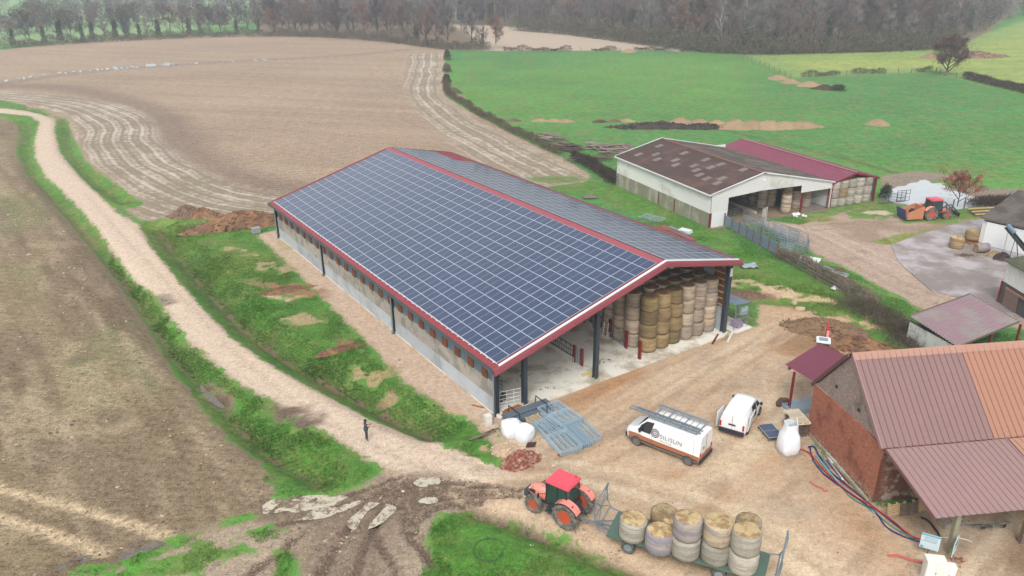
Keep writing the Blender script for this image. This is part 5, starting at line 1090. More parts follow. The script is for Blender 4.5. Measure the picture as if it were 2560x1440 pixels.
for x0, y0, x1, y1, n_, wd in ((-330, 455, -40, 480, 95, 8), (-420, 560, 60, 600, 150, 12), (-420, 760, 200, 700, 200, 25), (-250, 395, -215, 520, 26, 3), (-120, 470, -60, 600, 40, 5), (230, 420, 420, 560, 60, 10), (-60, 520, 260, 620, 120, 30)):
    for k in range(n_): t = rn.rand(); pts.append((x0 + (x1 - x0) * t + rn.normal(0, wd * .3), y0 + (y1 - y0) * t + rn.normal(0, wd))); hs.append(rn.uniform(8, 15))
tag(forest('far_woods', pts, hs, 260, [V_['twigp'], V_['twig'], V_['twiggrey'], V_['bush']], .4), 'hazy tree lines between the far meadows at the top left', 'wood', kind='stuff')
# hedges, brush
def hedge(nm, label, pl, w, h, n, mt, wob=.5, seed=1, cat='hedge', len_=(.25, .6), wd=.07, kind=None, gap=0):
    rr = np.random.RandomState(seed); P = np.array(smoothline(P2(pl), 1)); seg = np.linalg.norm(np.diff(P, axis=0), axis=1); cs = np.r_[0, np.cumsum(seg)]; t = rr.rand(n) * cs[-1]
    bump = .55 + .45 * np.sin(t * .55 + seed) * np.sin(t * .23 + 1.3 * seed) + .25 * rr.normal(size=n) * 0
    if gap: keep = (np.sin(t * .35 + seed) + .6 * np.sin(t * .13)) > -gap; t = t[keep]; bump = bump[keep]; n = len(t)
    x = np.interp(t, cs, P[:, 0]); y = np.interp(t, cs, P[:, 1]); a = rr.rand(n) * 6.28; rd = np.sqrt(rr.rand(n)) * w / 2; z = rr.rand(n) ** .8 * h * (1 - wob + wob * bump * 1.4); rd *= np.sqrt(np.clip(1.1 - z / h, .1, 1))
    x += np.cos(a) * rd; y += np.sin(a) * rd; z += np.array([hgt(q, w_) for q, w_ in zip(x, y)]); o = np.stack([x, y, z], 1); d = rr.normal(0, 1, (n, 3)); d[:, 2] = abs(d[:, 2]) + .3; d /= np.linalg.norm(d, axis=1)[:, None]; d *= rr.uniform(*len_, n)[:, None]; s = np.cross(d, rr.normal(0, 1, (n, 3))); s /= np.linalg.norm(s, axis=1)[:, None]; s *= wd
    v = np.stack([o - s / 2, o + s / 2, o + d + s / 4, o + d - s / 4], 1).reshape(-1, 3); m = MB(); m.v = [tuple(q) for q in v]; m.f = [(4 * k, 4 * k + 1, 4 * k + 2, 4 * k + 3) for k in range(n)]; m.m = [0] * n
    return tag(m.obj(nm, mt, fix=False), label, cat, kind=kind)
hedge('hedge', 'low dark hedge running down between stubble and pasture', [(1116, 210), (1118, 238), (1160, 262), (1200, 290), (1262, 322), (1320, 350), (1400, 388)], 2.4, 1.5, 9000, V_['bush2'], .6, 1)
hedge('hedge', 'dark brush hedge beside the far end of the white barn', [(1432, 400), (1470, 415), (1505, 435), (1542, 462)], 2.6, 1.6, 5000, V_['bush2'], .4, 2)
hedge('hedge', 'dark undergrowth along the foot of the copse and hedgerow', [(0, 122), (200, 108), (420, 97), (660, 90), (860, 95), (1000, 108), (1060, 118), (1125, 124), (1220, 126)], 5, 3.6, 18000, V_['understory'], .7, 3, wd=.16, len_=(.5, 1.2))
hedge('hedge', 'dark undergrowth along the foot of the wood', [(1290, 76), (1400, 84), (1500, 96), (1600, 110), (1760, 130), (1860, 136), (1980, 135), (2100, 131), (2200, 129), (2300, 125), (2390, 118)], 9, 6.5, 30000, V_['understory'], .6, 4, wd=.18, len_=(.6, 1.8))
hedge('hedge', 'thin dark hedge along the fence between the two green fields', [(1990, 195), (2080, 188), (2180, 184), (2330, 180)], 2.0, 1.4, 4000, V_['bush'], .8, 5, gap=.3, wd=.1)
hedge('hedge', 'dark clipped hedge curving off to the right edge', [(2410, 196), (2460, 208), (2520, 222), (2600, 242)], 3.0, 1.9, 7000, V_['bush2'], .3, 6, wd=.1)
hedge('hedge', 'low scrub between the pale far field and the pasture', [(1260, 127), (1400, 128), (1540, 126), (1600, 125), (1680, 128), (1770, 131)], 3, 1.6, 5000, V_['bush'], .9, 7, gap=.4, wd=.14)
hedge('hedge', 'tangled dry hedge along the wire fence of the back yard', [(1945, 640), (2000, 668), (2060, 700), (2120, 735), (2190, 765)], 2.0, 1.3, 5500, V_['purplebrush'], .5, 8, wd=.035)
hedge('brambles', 'purple brown bramble thicket by the stained shed wall', [(2120, 762), (2180, 780), (2240, 815), (2290, 880)], 5.0, .6, 8000, V_['purplebrush'], .5, 9, cat='brambles', wd=.03)
hedge('bush', 'small bare bush against the stained wall of the mauve shed', [(2290, 862), (2312, 872)], 1.6, 2.0, 900, V_['twiggrey'], .3, 10, cat='bush', wd=.03, len_=(.5, 1.2))
for k, (a, b, s_) in enumerate(((1118, 148, 3.0), (1117, 178, 2.2), (1116, 208, 2.4))): hedge('bush', f'round dark bush on the field corner, {ORD[k]} from the top', [(a, b), (a + 1, b + 3)], 3.2, s_, 900, V_['bush2'], .2, 20 + k, cat='bush', wd=.12)
hedge('bush', 'dark shrub at the end of the straw heaps below the fence corner', [(2088, 225), (2104, 228)], 3, 1.6, 800, V_['bush'], .3, 30, cat='bush', wd=.12)
hedge('reeds', 'dark rushes on the left bank of the pond', [(2208, 500), (2212, 488), (2220, 478)], 1.6, 1.3, 900, V_['ivy'], .3, 31, cat='rushes', wd=.06)
hedge('brush', 'scrubby dry growth at the right end of the pond', [(2440, 512), (2480, 508), (2540, 512)], 4, 1.2, 3000, V_['bush2'], .5, 32, cat='brush', wd=.06)
# two single trees
lone = tree_proto(8.6, 5.8, 41, nlimb=16, tw=6000, tww=.06, leaf=5200, leafsz=.22, lmat='russet', cmat='twigp', low=.12, trunk_r=.3)('broad lone tree with brown leaves on the fence line', 'tree'); q = g(2366, 188); lone.location = (q.x, q.y, 0)
pt = tree_proto(4.0, 2.9, 42, nlimb=10, tw=900, leaf=2000, leafsz=.12, lmat='rust', cmat='twigp', low=.3, trunk_r=.09, tww=.03)('small tree with rust red leaves beside the pond', 'tree'); q = g(2392, 522); pt.location = (q.x, q.y, 0)
# fence rows
def fence(label, pl, step=3.2, h=1.2, mt='oldwood', wires=3, r0=.06, nm='wire_fence'):
    P = P2(pl); t = thing(nm, label, 'fence', (0, 0, 0)); k = 0
    for (ax, ay), (bx, by) in zip(P, P[1:]):
        L_ = math.hypot(bx - ax, by - ay); n_ = max(1, int(L_ / step))
        w = MB()
        for q in range(n_):
            f = q / n_; x, y = ax + (bx - ax) * f + RND.uniform(-.1, .1), ay + (by - ay) * f; z = hgt(x, y)
            m = MB(); m.bar((x, y, z - .1), (x + RND.uniform(-.08, .08), y, z + h + RND.uniform(-.1, .1)), r0 * 2); m.obj('post', M[mt], t)
        for q in range(wires): z = .35 + q * (h - .45) / max(1, wires - 1); w.tube([(ax, ay, z), (bx, by, z)], .012, 3, caps=False)
        w.obj('wires', M['galv'], t)
    return t
fence('long wire fence going back from the pasture corner to the wood', [(1850, 142), (1900, 162), (1975, 194)], 4.5, 1.4, r0=.08); fence('wire fence with close posts between pasture and yellow meadow', [(1975, 195), (2150, 187), (2340, 180), (2362, 190), (2420, 202)], 4.0, 1.4, r0=.08)
fence('wire fence tangled in dry growth along the back yard', [(1950, 648), (2040, 700), (2120, 745), (2192, 765)], 2.6, 1.3); fence('thin fence along the far side of the pasture by the pale field', [(1260, 127), (1500, 127), (1760, 131)], 7, 1.3, r0=.07); fence('low fence posts by the log piles', [(1410, 408), (1460, 412), (1520, 420)], 3, 1.2)
fence('dark post fence between the pond and the tractor', [(2330, 515), (2380, 520), (2440, 520)], 1.6, 1.4)
# ---------------------------------------------------------------- vehicles
def tyre(mb, c, R, w, rr, lugs=0, axis='y', n=26):
    h = w / 2; prof = [(rr, -h * .75), (rr + (R - rr) * .55, -h), (R * .965, -h * .92), (R, -h * .6), (R, h * .6), (R * .965, h * .92), (rr + (R - rr) * .55, h), (rr, h * .75)]
    mb.lathe(prof, n, c, axis, closed=True)
    for k in range(lugs):
        a = 2 * pi * k / lugs
        for s in (-1, 1):
            a2 = a + (pi / lugs if s > 0 else 0); ca, sa = cos(a2), sin(a2); ca2, sa2 = cos(a2 + .14), sin(a2 + .14)
            p0 = Vector((c[0] + R * ca, c[1] + s * .02, c[2] + R * sa)); p1 = Vector((c[0] + R * ca2 * .985, c[1] + s * h * .95, c[2] + R * sa2 * .985)); mb.bar(p0, p1, .07, .07, up=(ca, 0, sa))
def wheel(par, c, R, w, rr, side, rimmat, lugs=0, tm=None, dish=.06):
    e = bpy.data.objects.new('wheel', None); COL.objects.link(e); e.parent = par; e.location = c; e.empty_display_size = .1
    m = MB(); tyre(m, (0, 0, 0), R, w, rr, lugs); m.obj('tyre', tm or M['black'], e, smooth=not lugs)
    m = MB(); h = w / 2 * .75; s = side; m.lathe([(rr, s * h), (rr * .9, s * (h - .01)), (rr * .82, s * (h - dish)), (rr * .4, s * (h - dish * 1.3)), (rr * .3, s * (h - dish * .4)), (0, s * (h - dish * .3))], 20, (0, 0, 0), 'y'); m.lathe([(rr, -s * h), (rr * .6, -s * h * .5), (0, -s * h * .5)], 16, (0, 0, 0), 'y'); m.obj('rim', rimmat, e)
    return e
class Loft:
    """body along x: stations (x, zb, zbelt, ztop, wb, wt); ring points from bottom centre over the +y side to top centre"""
    def __init__(s, st): s.st = st
    def ring(s, q):
        x, zb, zm, zt, wb, wt = q; r = min(.16, (zt - zm) * .35)
        return [(x, 0, zb), (x, wb * .9, zb), (x, wb, zb + .08), (x, wb, zb + (zm - zb) * .5), (x, wb * .995, zm), (x, wb + (wt - wb) * .45, zm + (zt - zm) * .45), (x, wt, zt - r), (x, wt - r * .35, zt - r * .25), (x, wt - r * 1.2, zt), (x, wt * .4, zt + .02), (x, 0, zt + .03)]
    def mesh(s):
        m = MB(); R_ = [s.ring(q) for q in s.st]; full = [r + [(x, -y, z) for x, y, z in r[-2:0:-1]] for r in R_]; n = len(full[0]); vs = [p for r in full for p in r]
        fs = [(i * n + j, i * n + (j + 1) % n, (i + 1) * n + (j + 1) % n, (i + 1) * n + j) for i in range(len(full) - 1) for j in range(n)] + [tuple(range(n - 1, -1, -1)), tuple((len(full) - 1) * n + j for j in range(n))]
        return m.add(vs, fs)
    def pt(s, i, t):
        i0 = min(int(i), len(s.st) - 2); f = i - i0; a, b = s.ring(s.st[i0]), s.ring(s.st[i0 + 1]); j = min(int(t), len(a) - 2); u = t - j
        return (Vector(a[j]).lerp(Vector(a[j + 1]), u)).lerp(Vector(b[j]).lerp(Vector(b[j + 1]), u), f)
    def patch(s, mb, i0, i1, t0, t1, side=1, off=.012, n=4, skew=0.0):
        P = []
        for a in range(n + 1):
            row = []
            for b in range(n + 1):
                i, t = i0 + (i1 - i0) * a / n + skew * (b / n), t0 + (t1 - t0) * b / n; p = s.pt(i, t); e = .02
                du = s.pt(i + e, t) - s.pt(i - e if i > e else i, t); dv = s.pt(i, t + e) - s.pt(i, max(t - e, 0)); nn = du.cross(dv); nn = nn.normalized() if nn.length > 1e-9 else Vector((0, 1, 0))
                if nn.dot(Vector((0, p.y, p.z - 1.0))) < 0: nn = -nn
                p = p + nn * off; row.append((p.x, p.y * side, p.z))
            P.append(row)
        mb.grid(P)
    def top(s, mb, i0, i1, t0=8, off=.012, n=4):
        for sd in (1, -1): s.patch(mb, i0, i1, t0, 9.999, sd, off, n)
M['vanpaint'] = mat('white van paint', L(236, 238, 240, .78), .35, var=.03, coat=.4, col2=L(206, 200, 188), c2amt=.1, c2scale=1)
M['glass'] = mat('dark glass', L(44, 48, 52, .6), .08, var=.2, spec=.9)
M['glassd'] = mat('windscreen glass', L(34, 38, 44, .6), .7, var=.2, spec=.04); M['tail'] = mat('red lamp glass', L(206, 40, 40), .25, var=.1); M['amber'] = mat('copper stripe', L(188, 122, 82), .45, var=.1); M['grime'] = mat('dirty lower sill', L(134, 122, 112), .8, var=.2, scale=2)
M['trim'] = mat('black trim', L(44, 46, 52), .7, var=.12); M['rimgrey'] = mat('grey rim', L(120, 124, 126), .5, .2, var=.15); M['dustytyre'] = mat('dusty tyre', L(112, 104, 94), .95, var=.2, scale=5, col2=L(70, 68, 66), c2amt=.6, c2scale=3)
M['logo'] = mat('grey lettering', L(146, 144, 148), .5, var=.02); M['logod'] = mat('slate emblem', L(96, 100, 112), .5, var=.03)
def van(nm, label, loc, rz, st, wb, wheels, R, long=True):
    t = thing(nm, label, 'van', loc, rz); lf_ = Loft(st); m = lf_.mesh(); o = m.obj('body', M['vanpaint'], t, smooth=False, bevel=.0)
    for p in o.data.polygons: p.use_smooth = True
    md = o.modifiers.new('edges', 'EDGE_SPLIT'); md.split_angle = radians(38)
    for x in wheels:
        for s in (1, -1): wheel(t, (x, s * (wb - .06), R), R, .23, R * .62, s, M['rimgrey'], tm=M['dustytyre'])
        for s in (1, -1):
            m = MB(); m.lathe([(R * 1.12, 0), (R * 1.12, .012 * s), (0, .012 * s)], 20, (x, s * (wb + .006), R + .02), 'y'); m.obj('wheel_arch', M['trim'], t)
    return t, lf_
# big van: front at +x
HV = 2.45
stV = [(-2.72, .45, 1.1, HV - .06, .97, .84), (-2.6, .38, 1.15, HV, 1.01, .87), (-1.0, .34, 1.2, HV + .03, 1.03, .88), (.6, .34, 1.2, HV + .02, 1.03, .87), (1.35, .34, 1.2, HV - .08, 1.02, .82), (2.15, .34, 1.28, 1.46, 1.0, .86), (2.75, .36, 1.12, 1.28, .93, .80), (2.98, .42, .95, 1.05, .80, .68)]
p1, p2 = g(1592, 1112), g(1722, 1163); hd_ = atan2((p1 - p2).y, (p1 - p2).x); ctr = (p1 + p2) / 2; left = Vector((-sin(hd_), cos(hd_), 0)); C0 = ctr - left * .95
if (C0 - Vector((12.5, 46.6, 0))).length > (ctr + left * .95 - Vector((12.5, 46.6, 0))).length: C0 = ctr + left * .95; vis = -1
else: vis = 1
vA, lv = van('work_van', 'long white van with copper stripe, round emblem and ladders on its roof rack', (C0.x, C0.y, 0), hd_, stV, 1.03, (-1.95, 2.05), .35)
for s in (1, -1):
    m = MB(); lv.patch(m, 0.02, 6.3, 2.55, 3.45, s, .012, 14); m.obj('stripe', M['amber'], vA); m = MB(); lv.patch(m, .02, 6.3, 1.4, 2.55, s, .012, 14); m.obj('sill', M['grime'], vA)
    m = MB(); lv.patch(m, .9, 5.2, 2.35, 2.6, s, .03, 10); m.obj('rub_strip', M['trim'], vA)
    m = MB(); lv.patch(m, 3.55, 4.85, 4.2, 5.9, s, .016, 5, -.3); m.obj('side_window', M['glass'], vA)
    m = MB(); lv.patch(m, 3.35, 3.37, 2.4, 6, s, .014, 3); lv.patch(m, 1.2, 1.21, 2.4, 6, s, .014, 3); m.obj('door_gap', M['trim'], vA)
    m = MB(); m.box((1.75, s * 1.16, 1.45), (.12, .2, .26)); m.obj('mirror', M['trim'], vA); m = MB(); m.box((-2.73, s * .86, .95), (.05, .16, .5)); m.obj('tail_lamp', M['tail'], vA); m = MB(); m.box((2.78, s * .72, .98), (.22, .24, .2), s * -.25); m.obj('headlight', M['glass'], vA)
m = MB(); lv.top(m, 4.12, 4.9, 7.2, .014, 5); m.obj('windscreen', M['glassd'], vA)
m = MB(); m.box((-2.76, 0, .52), (.12, 1.95, .3)); m.obj('rear_bumper', M['trim'], vA); m = MB(); m.box((2.93, 0, .55), (.2, 1.7, .34)); m.obj('front_bumper', M['trim'], vA)
m = MB(); m.span(-2.765, -2.755, -.9, .9, .66, .98); m.obj('rear_stripe', M['amber'], vA); m = MB(); m.span(-2.74, -2.72, -.008, .008, .6, 2.3); m.obj('rear_door_gap', M['trim'], vA); m = MB(); m.span(-2.757, -2.735, -.25, .25, .78, .9); m.obj('plate', M['trim'], vA)
# emblem: rings, and the lettering
for s in (1, -1):
    e = lv.pt(2.42, 4.9); 
    for k, (ra, rb, mt_) in enumerate(((.34, .27, 'logod'), (.23, .12, 'logo'), (.06, 0, 'logod'))):
        m = MB(); c = lv.pt(3.05, 4.6); tx = (lv.pt(3.1, 4.6) - lv.pt(3.0, 4.6)).normalized(); tz = (lv.pt(3.05, 4.8) - lv.pt(3.05, 4.5)).normalized(); nn = Vector((0, 1, 0)); P = []
        for j in range(25): a = 2 * pi * j / 24; P.append([(lambda q: (q.x, q.y * s, q.z))(c + (tx * cos(a) + tz * sin(a)) * rr_ + nn * (.02 + .002 * k)) for rr_ in (ra, max(rb, .001))])
        m.grid(P); m.obj('emblem', M[mt_], vA, fix=False)
    for txt, sz, dz, x0 in (('SILISUN', .45, 0, .25), ('CENTRALES SOLAIRES', .085, -.2, .25)):
        cu = bpy.data.curves.new('t', 'FONT'); cu.body = txt; cu.size = sz; cu.align_x = 'LEFT'; cu.space_character = 1.12; cu.extrude = .004; cu.offset = 0
        to = bpy.data.objects.new('t', cu); COL.objects.link(to); bpy.context.view_layer.update(); me = bpy.data.meshes.new_from_object(to.evaluated_get(bpy.context.evaluated_depsgraph_get())); bpy.data.objects.remove(to)
        me.materials.clear(); me.materials.append(M['logo']); o = bpy.data.objects.new('lettering', me); COL.objects.link(o); o.parent = vA; zz = 1.30 + dz; tilt = math.atan2(1.03 - .88, HV - 1.3)
        if s > 0: o.rotation_euler = (pi / 2 + tilt * .6 * 0 + -.10, 0, pi); o.location = (x0, 1.045, zz)
        else: o.rotation_euler = (pi / 2 - .10, 0, 0); o.location = (-2.05, -1.045, zz)
# rack with ladders
m = MB()
for x in (-2.3, -1.1, .1, 1.1): m.bar((x, -.95, HV + .14), (x, .95, HV + .14), .05)
for s in (1, -1): m.bar((-2.4, s * .93, HV + .16), (1.3, s * .93, HV + .16), .05, .07)
m.obj('roof_rack', M['galv'], vA)
m = MB()
for k in range(9): m.box((-2.3 + k * .42, 0, HV + .06), (.05, 1.3, .05))
m.obj('roof_slats', mat('roof slats', L(196, 176, 150), .7), vA)
m = MB(); m.span(-2.745, -2.73, .3, .5, 1.3, 1.5); m.obj('sticker', M['logo'], vA)
Mv = Matrix.Translation((C0.x, C0.y, 0)) @ Matrix.Rotation(hd_, 4, 'Z')
def ladder(label, y, x0, x1, z, w=.38):
    t = thing('ladder', label, 'ladder', Mv @ Vector((x0, y, z)), hd_, 'aluminium ladders on the van roof'); ln = x1 - x0
    for s in (-1, 1): m = MB(); m.bar((0, s * w / 2, 0), (ln, s * w / 2, 0), .035, .09); m.obj('rail', M['galv'], t)
    m = MB(); k = .15
    while k < ln: m.bar((k, -w / 2, 0), (k, w / 2, 0), .04); k += .28
    m.obj('rungs', M['galv'], t)
ladder('long aluminium ladder overhanging the windscreen on the near side of the van roof', vis * .62 * 1.0, -2.6, 2.9, HV + .24); ladder('second ladder section stacked on the long near ladder of the van', vis * .66, -2.4, 2.4, HV + .36, .34); ladder('shorter aluminium ladder on the far side of the van roof', -vis * .72, -2.5, 1.3, HV + .24)
# small van
stS = [(-2.42, .45, 1.0, 1.78, .90, .74), (-2.34, .36, 1.05, 1.86, .95, .78), (-.8, .32, 1.1, 1.90, .96, .80), (.45, .32, 1.1, 1.86, .96, .78), (.95, .32, 1.08, 1.78, .95, .74), (1.65, .32, 1.05, 1.2, .93, .80), (2.2, .36, .92, 1.02, .86, .74), (2.45, .45, .78, .86, .72, .6)]
ra_, rb_ = g(1796, 1083), g(1858, 1100); hS = radians(58); mid_ = (ra_ + rb_) / 2; C1 = mid_ + Vector((cos(hS), sin(hS), 0)) * 2.4
vB, ls = van('small_van', 'small plain white van with side and rear doors open beside the long van', (C1.x, C1.y, 0), hS, stS, .96, (-1.45, 1.6), .33)
for s in (1, -1):
    m = MB(); ls.patch(m, 3.3, 4.6, 4.3, 5.8, s, .014, 5, -.25); m.obj('side_window', M['glass'], vB)
    m = MB(); m.box((-2.44, s * .83, .95), (.06, .13, .42)); m.obj('tail_lamp', M['tail'], vB); m = MB(); m.box((1.35, s * 1.05, 1.15), (.12, .18, .2)); m.obj('mirror', M['trim'], vB); m = MB(); m.box((2.2, s * .62, .82), (.25, .24, .16), s * -.3); m.obj('headlight', M['glass'], vB)
    m = MB(); ls.patch(m, .1, 6.4, 1.2, 1.9, s, .012, 10); m.obj('sill', M['trim'], vB)
m = MB(); ls.top(m, 4.08, 4.85, 7.2, .014, 5); m.obj('windscreen', M['glassd'], vB)
m = MB(); m.box((-2.46, 0, .48), (.14, 1.84, .3)); m.obj('rear_bumper', M['trim'], vB); m = MB(); m.span(-2.45, -2.44, -.26, .26, .95, 1.08); m.obj('plate', M['trim'], vB); m = MB(); m.span(-2.445, -2.43, -.008, .008, .6, 1.75); m.obj('rear_door_gap', M['trim'], vB)
m = MB(); ls.patch(m, 2.2, 2.95, 3.0, 6.2, -1, .02, 4); m.obj('doorway_dark_patch', M['black'], vB)  # black patch laid on the body side, painted shade of the van's inside
m = MB(); m.box((-1.3, -1.06, 1.12), (1.25, .05, 1.25), .04, 0, .1); m.obj('sliding_door', M['vanpaint'], vB); m = MB(); m.box((-1.7, 1.12, 1.05), (1.1, .05, 1.2), -.10); m.obj('sliding_door', M['vanpaint'], vB)
# ---------------------------------------------------------------- tractor and bale trailer
M['coral'] = mat('coral bonnet', L(246, 146, 132, .75), .5, var=.08, coat=.2, col2=L(176, 132, 112), c2amt=.35, c2scale=2.2); M['tracred'] = mat('red cab roof', L(228, 80, 98, .75), .45, var=.05, scale=.8, coat=.3); M['orim'] = mat('orange rim', L(208, 82, 46), .6, var=.15, col2=L(140, 104, 84), c2amt=.4, c2scale=5); M['cabglass'] = mat('green cab glass', L(58, 84, 78, .6), .06, var=.25, spec=.9); M['muddytyre'] = mat('muddy tyre', L(140, 132, 120), .95, var=.25, scale=4, col2=L(92, 88, 84), c2amt=.6, c2scale=3)
def tractor(label, loc, rz, bonnet='coral', roofm='tracred', scale=1.0):
    t = thing('tractor', label, 'tractor', loc, rz); t.scale = (scale,) * 3
    for s in (1, -1):
        wheel(t, (-1.15, s * .95, .86), .86, .46, .47, s, M['orim'], 16, M['muddytyre'], .12); wheel(t, (1.28, s * .82, .62), .62, .36, .33, s, M['orim'], 14, M['muddytyre'], .08)
        m = MB(); P = []
        for k in range(9): a = radians(40 + k * 14); P.append([(-1.15 + cos(a) * .98, s * (.62 + q), .86 + sin(a) * .98 + (.03 if q == 0 else 0)) for q in (0, .5, .54)])
        m.grid(P); m.obj('fender', M[bonnet], t)
        m = MB(); P = []
        for k in range(9): a = radians(30 + k * 16); P.append([(-1.15 + cos(a) * rr_, s * 1.165, .86 + sin(a) * rr_) for rr_ in (.99, .88)])
        m.grid(P); m.obj('fender_skirt', M['trim'], t); m = MB(); m.box((-1.62, s * .95, 1.72), (.06, .14, .1)); m.obj('lamp', M['tail'], t)
        m = MB(); m.span(-.2, .45, s * .55, s * .85, .4, .48); m.span(.1, .4, s * .5, s * .8, .62, .68); m.obj('step', M['dark'], t)
        m = MB(); m.tube([(.55, s * .62, 1.55), (.75, s * 1.1, 1.75)], .02, 4); m.box((.75, s * 1.14, 1.65), (.06, .14, .3)); m.obj('mirror', M['trim'], t)
    lf_ = Loft([(.45, .75, 1.25, 1.62, .40, .34), (1.3, .80, 1.22, 1.55, .38, .30), (1.9, .82, 1.12, 1.36, .34, .25), (2.05, .85, 1.0, 1.2, .28, .2)]); o = lf_.mesh().obj('bonnet', M[bonnet], t, smooth=True)
    m = MB()
    for s in (1, -1): lf_.patch(m, 1.3, 2.5, 3.0, 4.6, s, .015, 3)
    m.span(2.03, 2.08, -.2, .2, .85, 1.1); m.obj('grille', M['trim'], t)
    m = MB(); m.span(-1.5, 1.9, -.28, .28, .5, .95); m.bar((1.28, -.75, .62), (1.28, .75, .62), .16); m.bar((-1.15, -.9, .86), (-1.15, .9, .86), .24); m.obj('chassis', M['dark'], t)
    m = MB(); m.box((2.2, 0, .72), (.36, .75, .42), taper=.85); m.box((2.3, 0, .5), (.2, .6, .16)); m.obj('front_weights', M['dark'], t)
    for s in (1, -1): m = MB(); m.box((2.02, s * .2, 1.12), (.08, .12, .1)); m.obj('headlight', M['white'], t)
    z0, z1 = 1.0, 2.52; cb = [(.52, .62), (.60, .55)]; A = [(-1.12, -.72), (.55, -.6), (.55, .6), (-1.12, .72)]; Bt = [(-1.0, -.74), (.35, -.68), (.35, .68), (-1.0, .74)]
    m = MB(); m.add([(x, y, z0 + (.35 if x < 0 else 0)) for x, y in A] + [(x, y, z1) for x, y in Bt], [(0, 1, 5, 4), (1, 2, 6, 5), (2, 3, 7, 6), (3, 0, 4, 7)]); m.obj('cab_glass', M['cabglass'], t)
    m = MB()
    for (x, y), (u, v) in zip(A, Bt): m.bar((x, y * 1.01, z0), (u, v * 1.01, z1), .07)
    for s in (1, -1): m.bar((-.35, s * .68, 1.2), (-.35, s * .72, z1), .05); m.bar((-1.1, s * .7, 1.36), (.55, s * .61, 1.05), .06)
    m.obj('cab_pillars', M['trim'], t)
    m = MB(); m.box((-.35, 0, 2.60), (1.75, 1.62, .17), taper=.93); o = m.obj('cab_roof', M[roofm], t, bevel=.045)
    m = MB(); m.box((-.35, 0, 1.2), (.5, .5, .35)); m.box((-.6, 0, 1.55), (.14, .48, .6)); m.obj('seat', M['trim'], t); m = MB(); m.lathe([(.19, 0), (.21, .02), (.19, .04)], 14, (.15, 0, 1.65), closed=True); m.obj('steering_wheel', M['black'], t)
    m = MB(); m.tube([(.62, .42, 1.4), (.62, .45, 2.35)], .045, 8); m.obj('exhaust', M['dark'], t); m = MB(); m.bar((-1.3, -.35, .5), (-1.9, -.3, .45), .08); m.bar((-1.3, .35, .5), (-1.9, .3, .45), .08); m.bar((-1.5, 0, 1.1), (-1.85, 0, .7), .07); m.bar((-1.4, -.3, 1.1), (-1.85, -.3, .5), .05); m.obj('linkage', M['dark'], t)
    m = MB(); m.lathe([(.0, 0), (.07, 0), (.07, .1), (.0, .13)], 8, (-.9, -.55, 2.69)); m.obj('beacon', M['orim'], t); return t
fl, rl, rr_ = g(1324, 1283), g(1412, 1320), g(1462, 1276); hT = atan2((fl - rl).y, (fl - rl).x); hT = hT * .6 + (atan2((rr_ - rl).y, (rr_ - rl).x) + pi / 2) * .4; fw_ = Vector((cos(hT), sin(hT), 0)); lw = Vector((-sin(hT), cos(hT), 0))
CT = (rl + fw_ * 1.15) + (-lw if (rr_ - rl).dot(lw) < 0 else lw) * 1.02
tractor('coral tractor with red cab roof and orange wheels hitched to the bale trailer', (CT.x, CT.y, 0), hT)
# trailer: deck line from the left edge of the picture row
d0, d1 = g(1519, 1337, 1.0), g(1905, 1452, 1.0); hR = atan2((d0 - d1).y, (d0 - d1).x); fR = Vector((cos(hR), sin(hR), 0)); lR = Vector((-sin(hR), cos(hR), 0)); sd_r = -1 if lR.y < 0 else 1; rt_ = lR * sd_r   # away from the camera
LT = (d0 - d1).length; DW = 2.35; O_ = Vector((d1.x, d1.y, 0)) + rt_ * DW / 2
tt = thing('bale_trailer', 'long green flat trailer with grey end frames loaded with round bales', 'trailer', O_, hR)
M['trgreen'] = mat('faded green deck', L(94, 120, 108), .7, var=.15, scale=1); M['frameblue'] = mat('blue grey frame', L(130, 146, 158), .55, .1, var=.1)
m = MB(); m.span(-.1, LT + .1, -DW / 2, DW / 2, .86, 1.0); m.obj('deck', M['trgreen'], tt)
m = MB(); m.span(.3, LT, -.5, -.36, .62, .86); m.span(.3, LT, .36, .5, .62, .86); m.obj('chassis', M['trgreen'], tt)
nearS = -sd_r
for x in (LT * .86, LT * .26):
    for s in (1, -1): wheel(tt, (x, s * .98, .42), .42, .30, .24, s, M['galv'], 0, M['dustytyre'])
    m = MB(); m.bar((x, -.9, .42), (x, .9, .42), .12); m.obj('axle', M['dark'], tt)
m = MB(); m.bar((LT - .3, 0, .72), (LT + 2.15, 0, .55), .1); m.bar((LT + .1, -.5, .75), (LT + 1.3, 0, .65), .07); m.bar((LT + .1, .5, .75), (LT + 1.3, 0, .65), .07); m.obj('drawbar', M['frameblue'], tt)
def endframe(x0, s):
    m = MB(); P = lambda z: x0 + s * (.1 + .75 * (1 - (1 - z / 2.0) ** 2) * 0 + .9 * max(0, (z - .0) / 2.0) ** .6)
    for y in (-DW / 2 + .05, DW / 2 - .05): m.tube([(x0 + s * .0, y, 1.0), (x0 + s * .55, y, 1.12), (x0 + s * .8, y, 1.6), (x0 + s * .88, y, 2.4), (x0 + s * .82, y, 2.9)], .045, 5)
    for x, z in ((x0 + s * .62, 1.2), (x0 + s * .82, 2.0), (x0 + s * .82, 2.88)): m.tube([(x, -DW / 2 + .05, z), (x, DW / 2 - .05, z)], .04, 5)
    m.tube([(x0 + s * .7, -.9, 1.4), (x0 + s * .82, .1, 2.0), (x0 + s * .85, .9, 2.8)], .03, 4); m.tube([(x0 + s * .7, .9, 1.4), (x0 + s * .82, -.1, 2.0), (x0 + s * .85, -.9, 2.8)], .03, 4)
    m.obj('end_frame', M['frameblue'], tt)
endframe(LT, 1); endframe(0, -1)
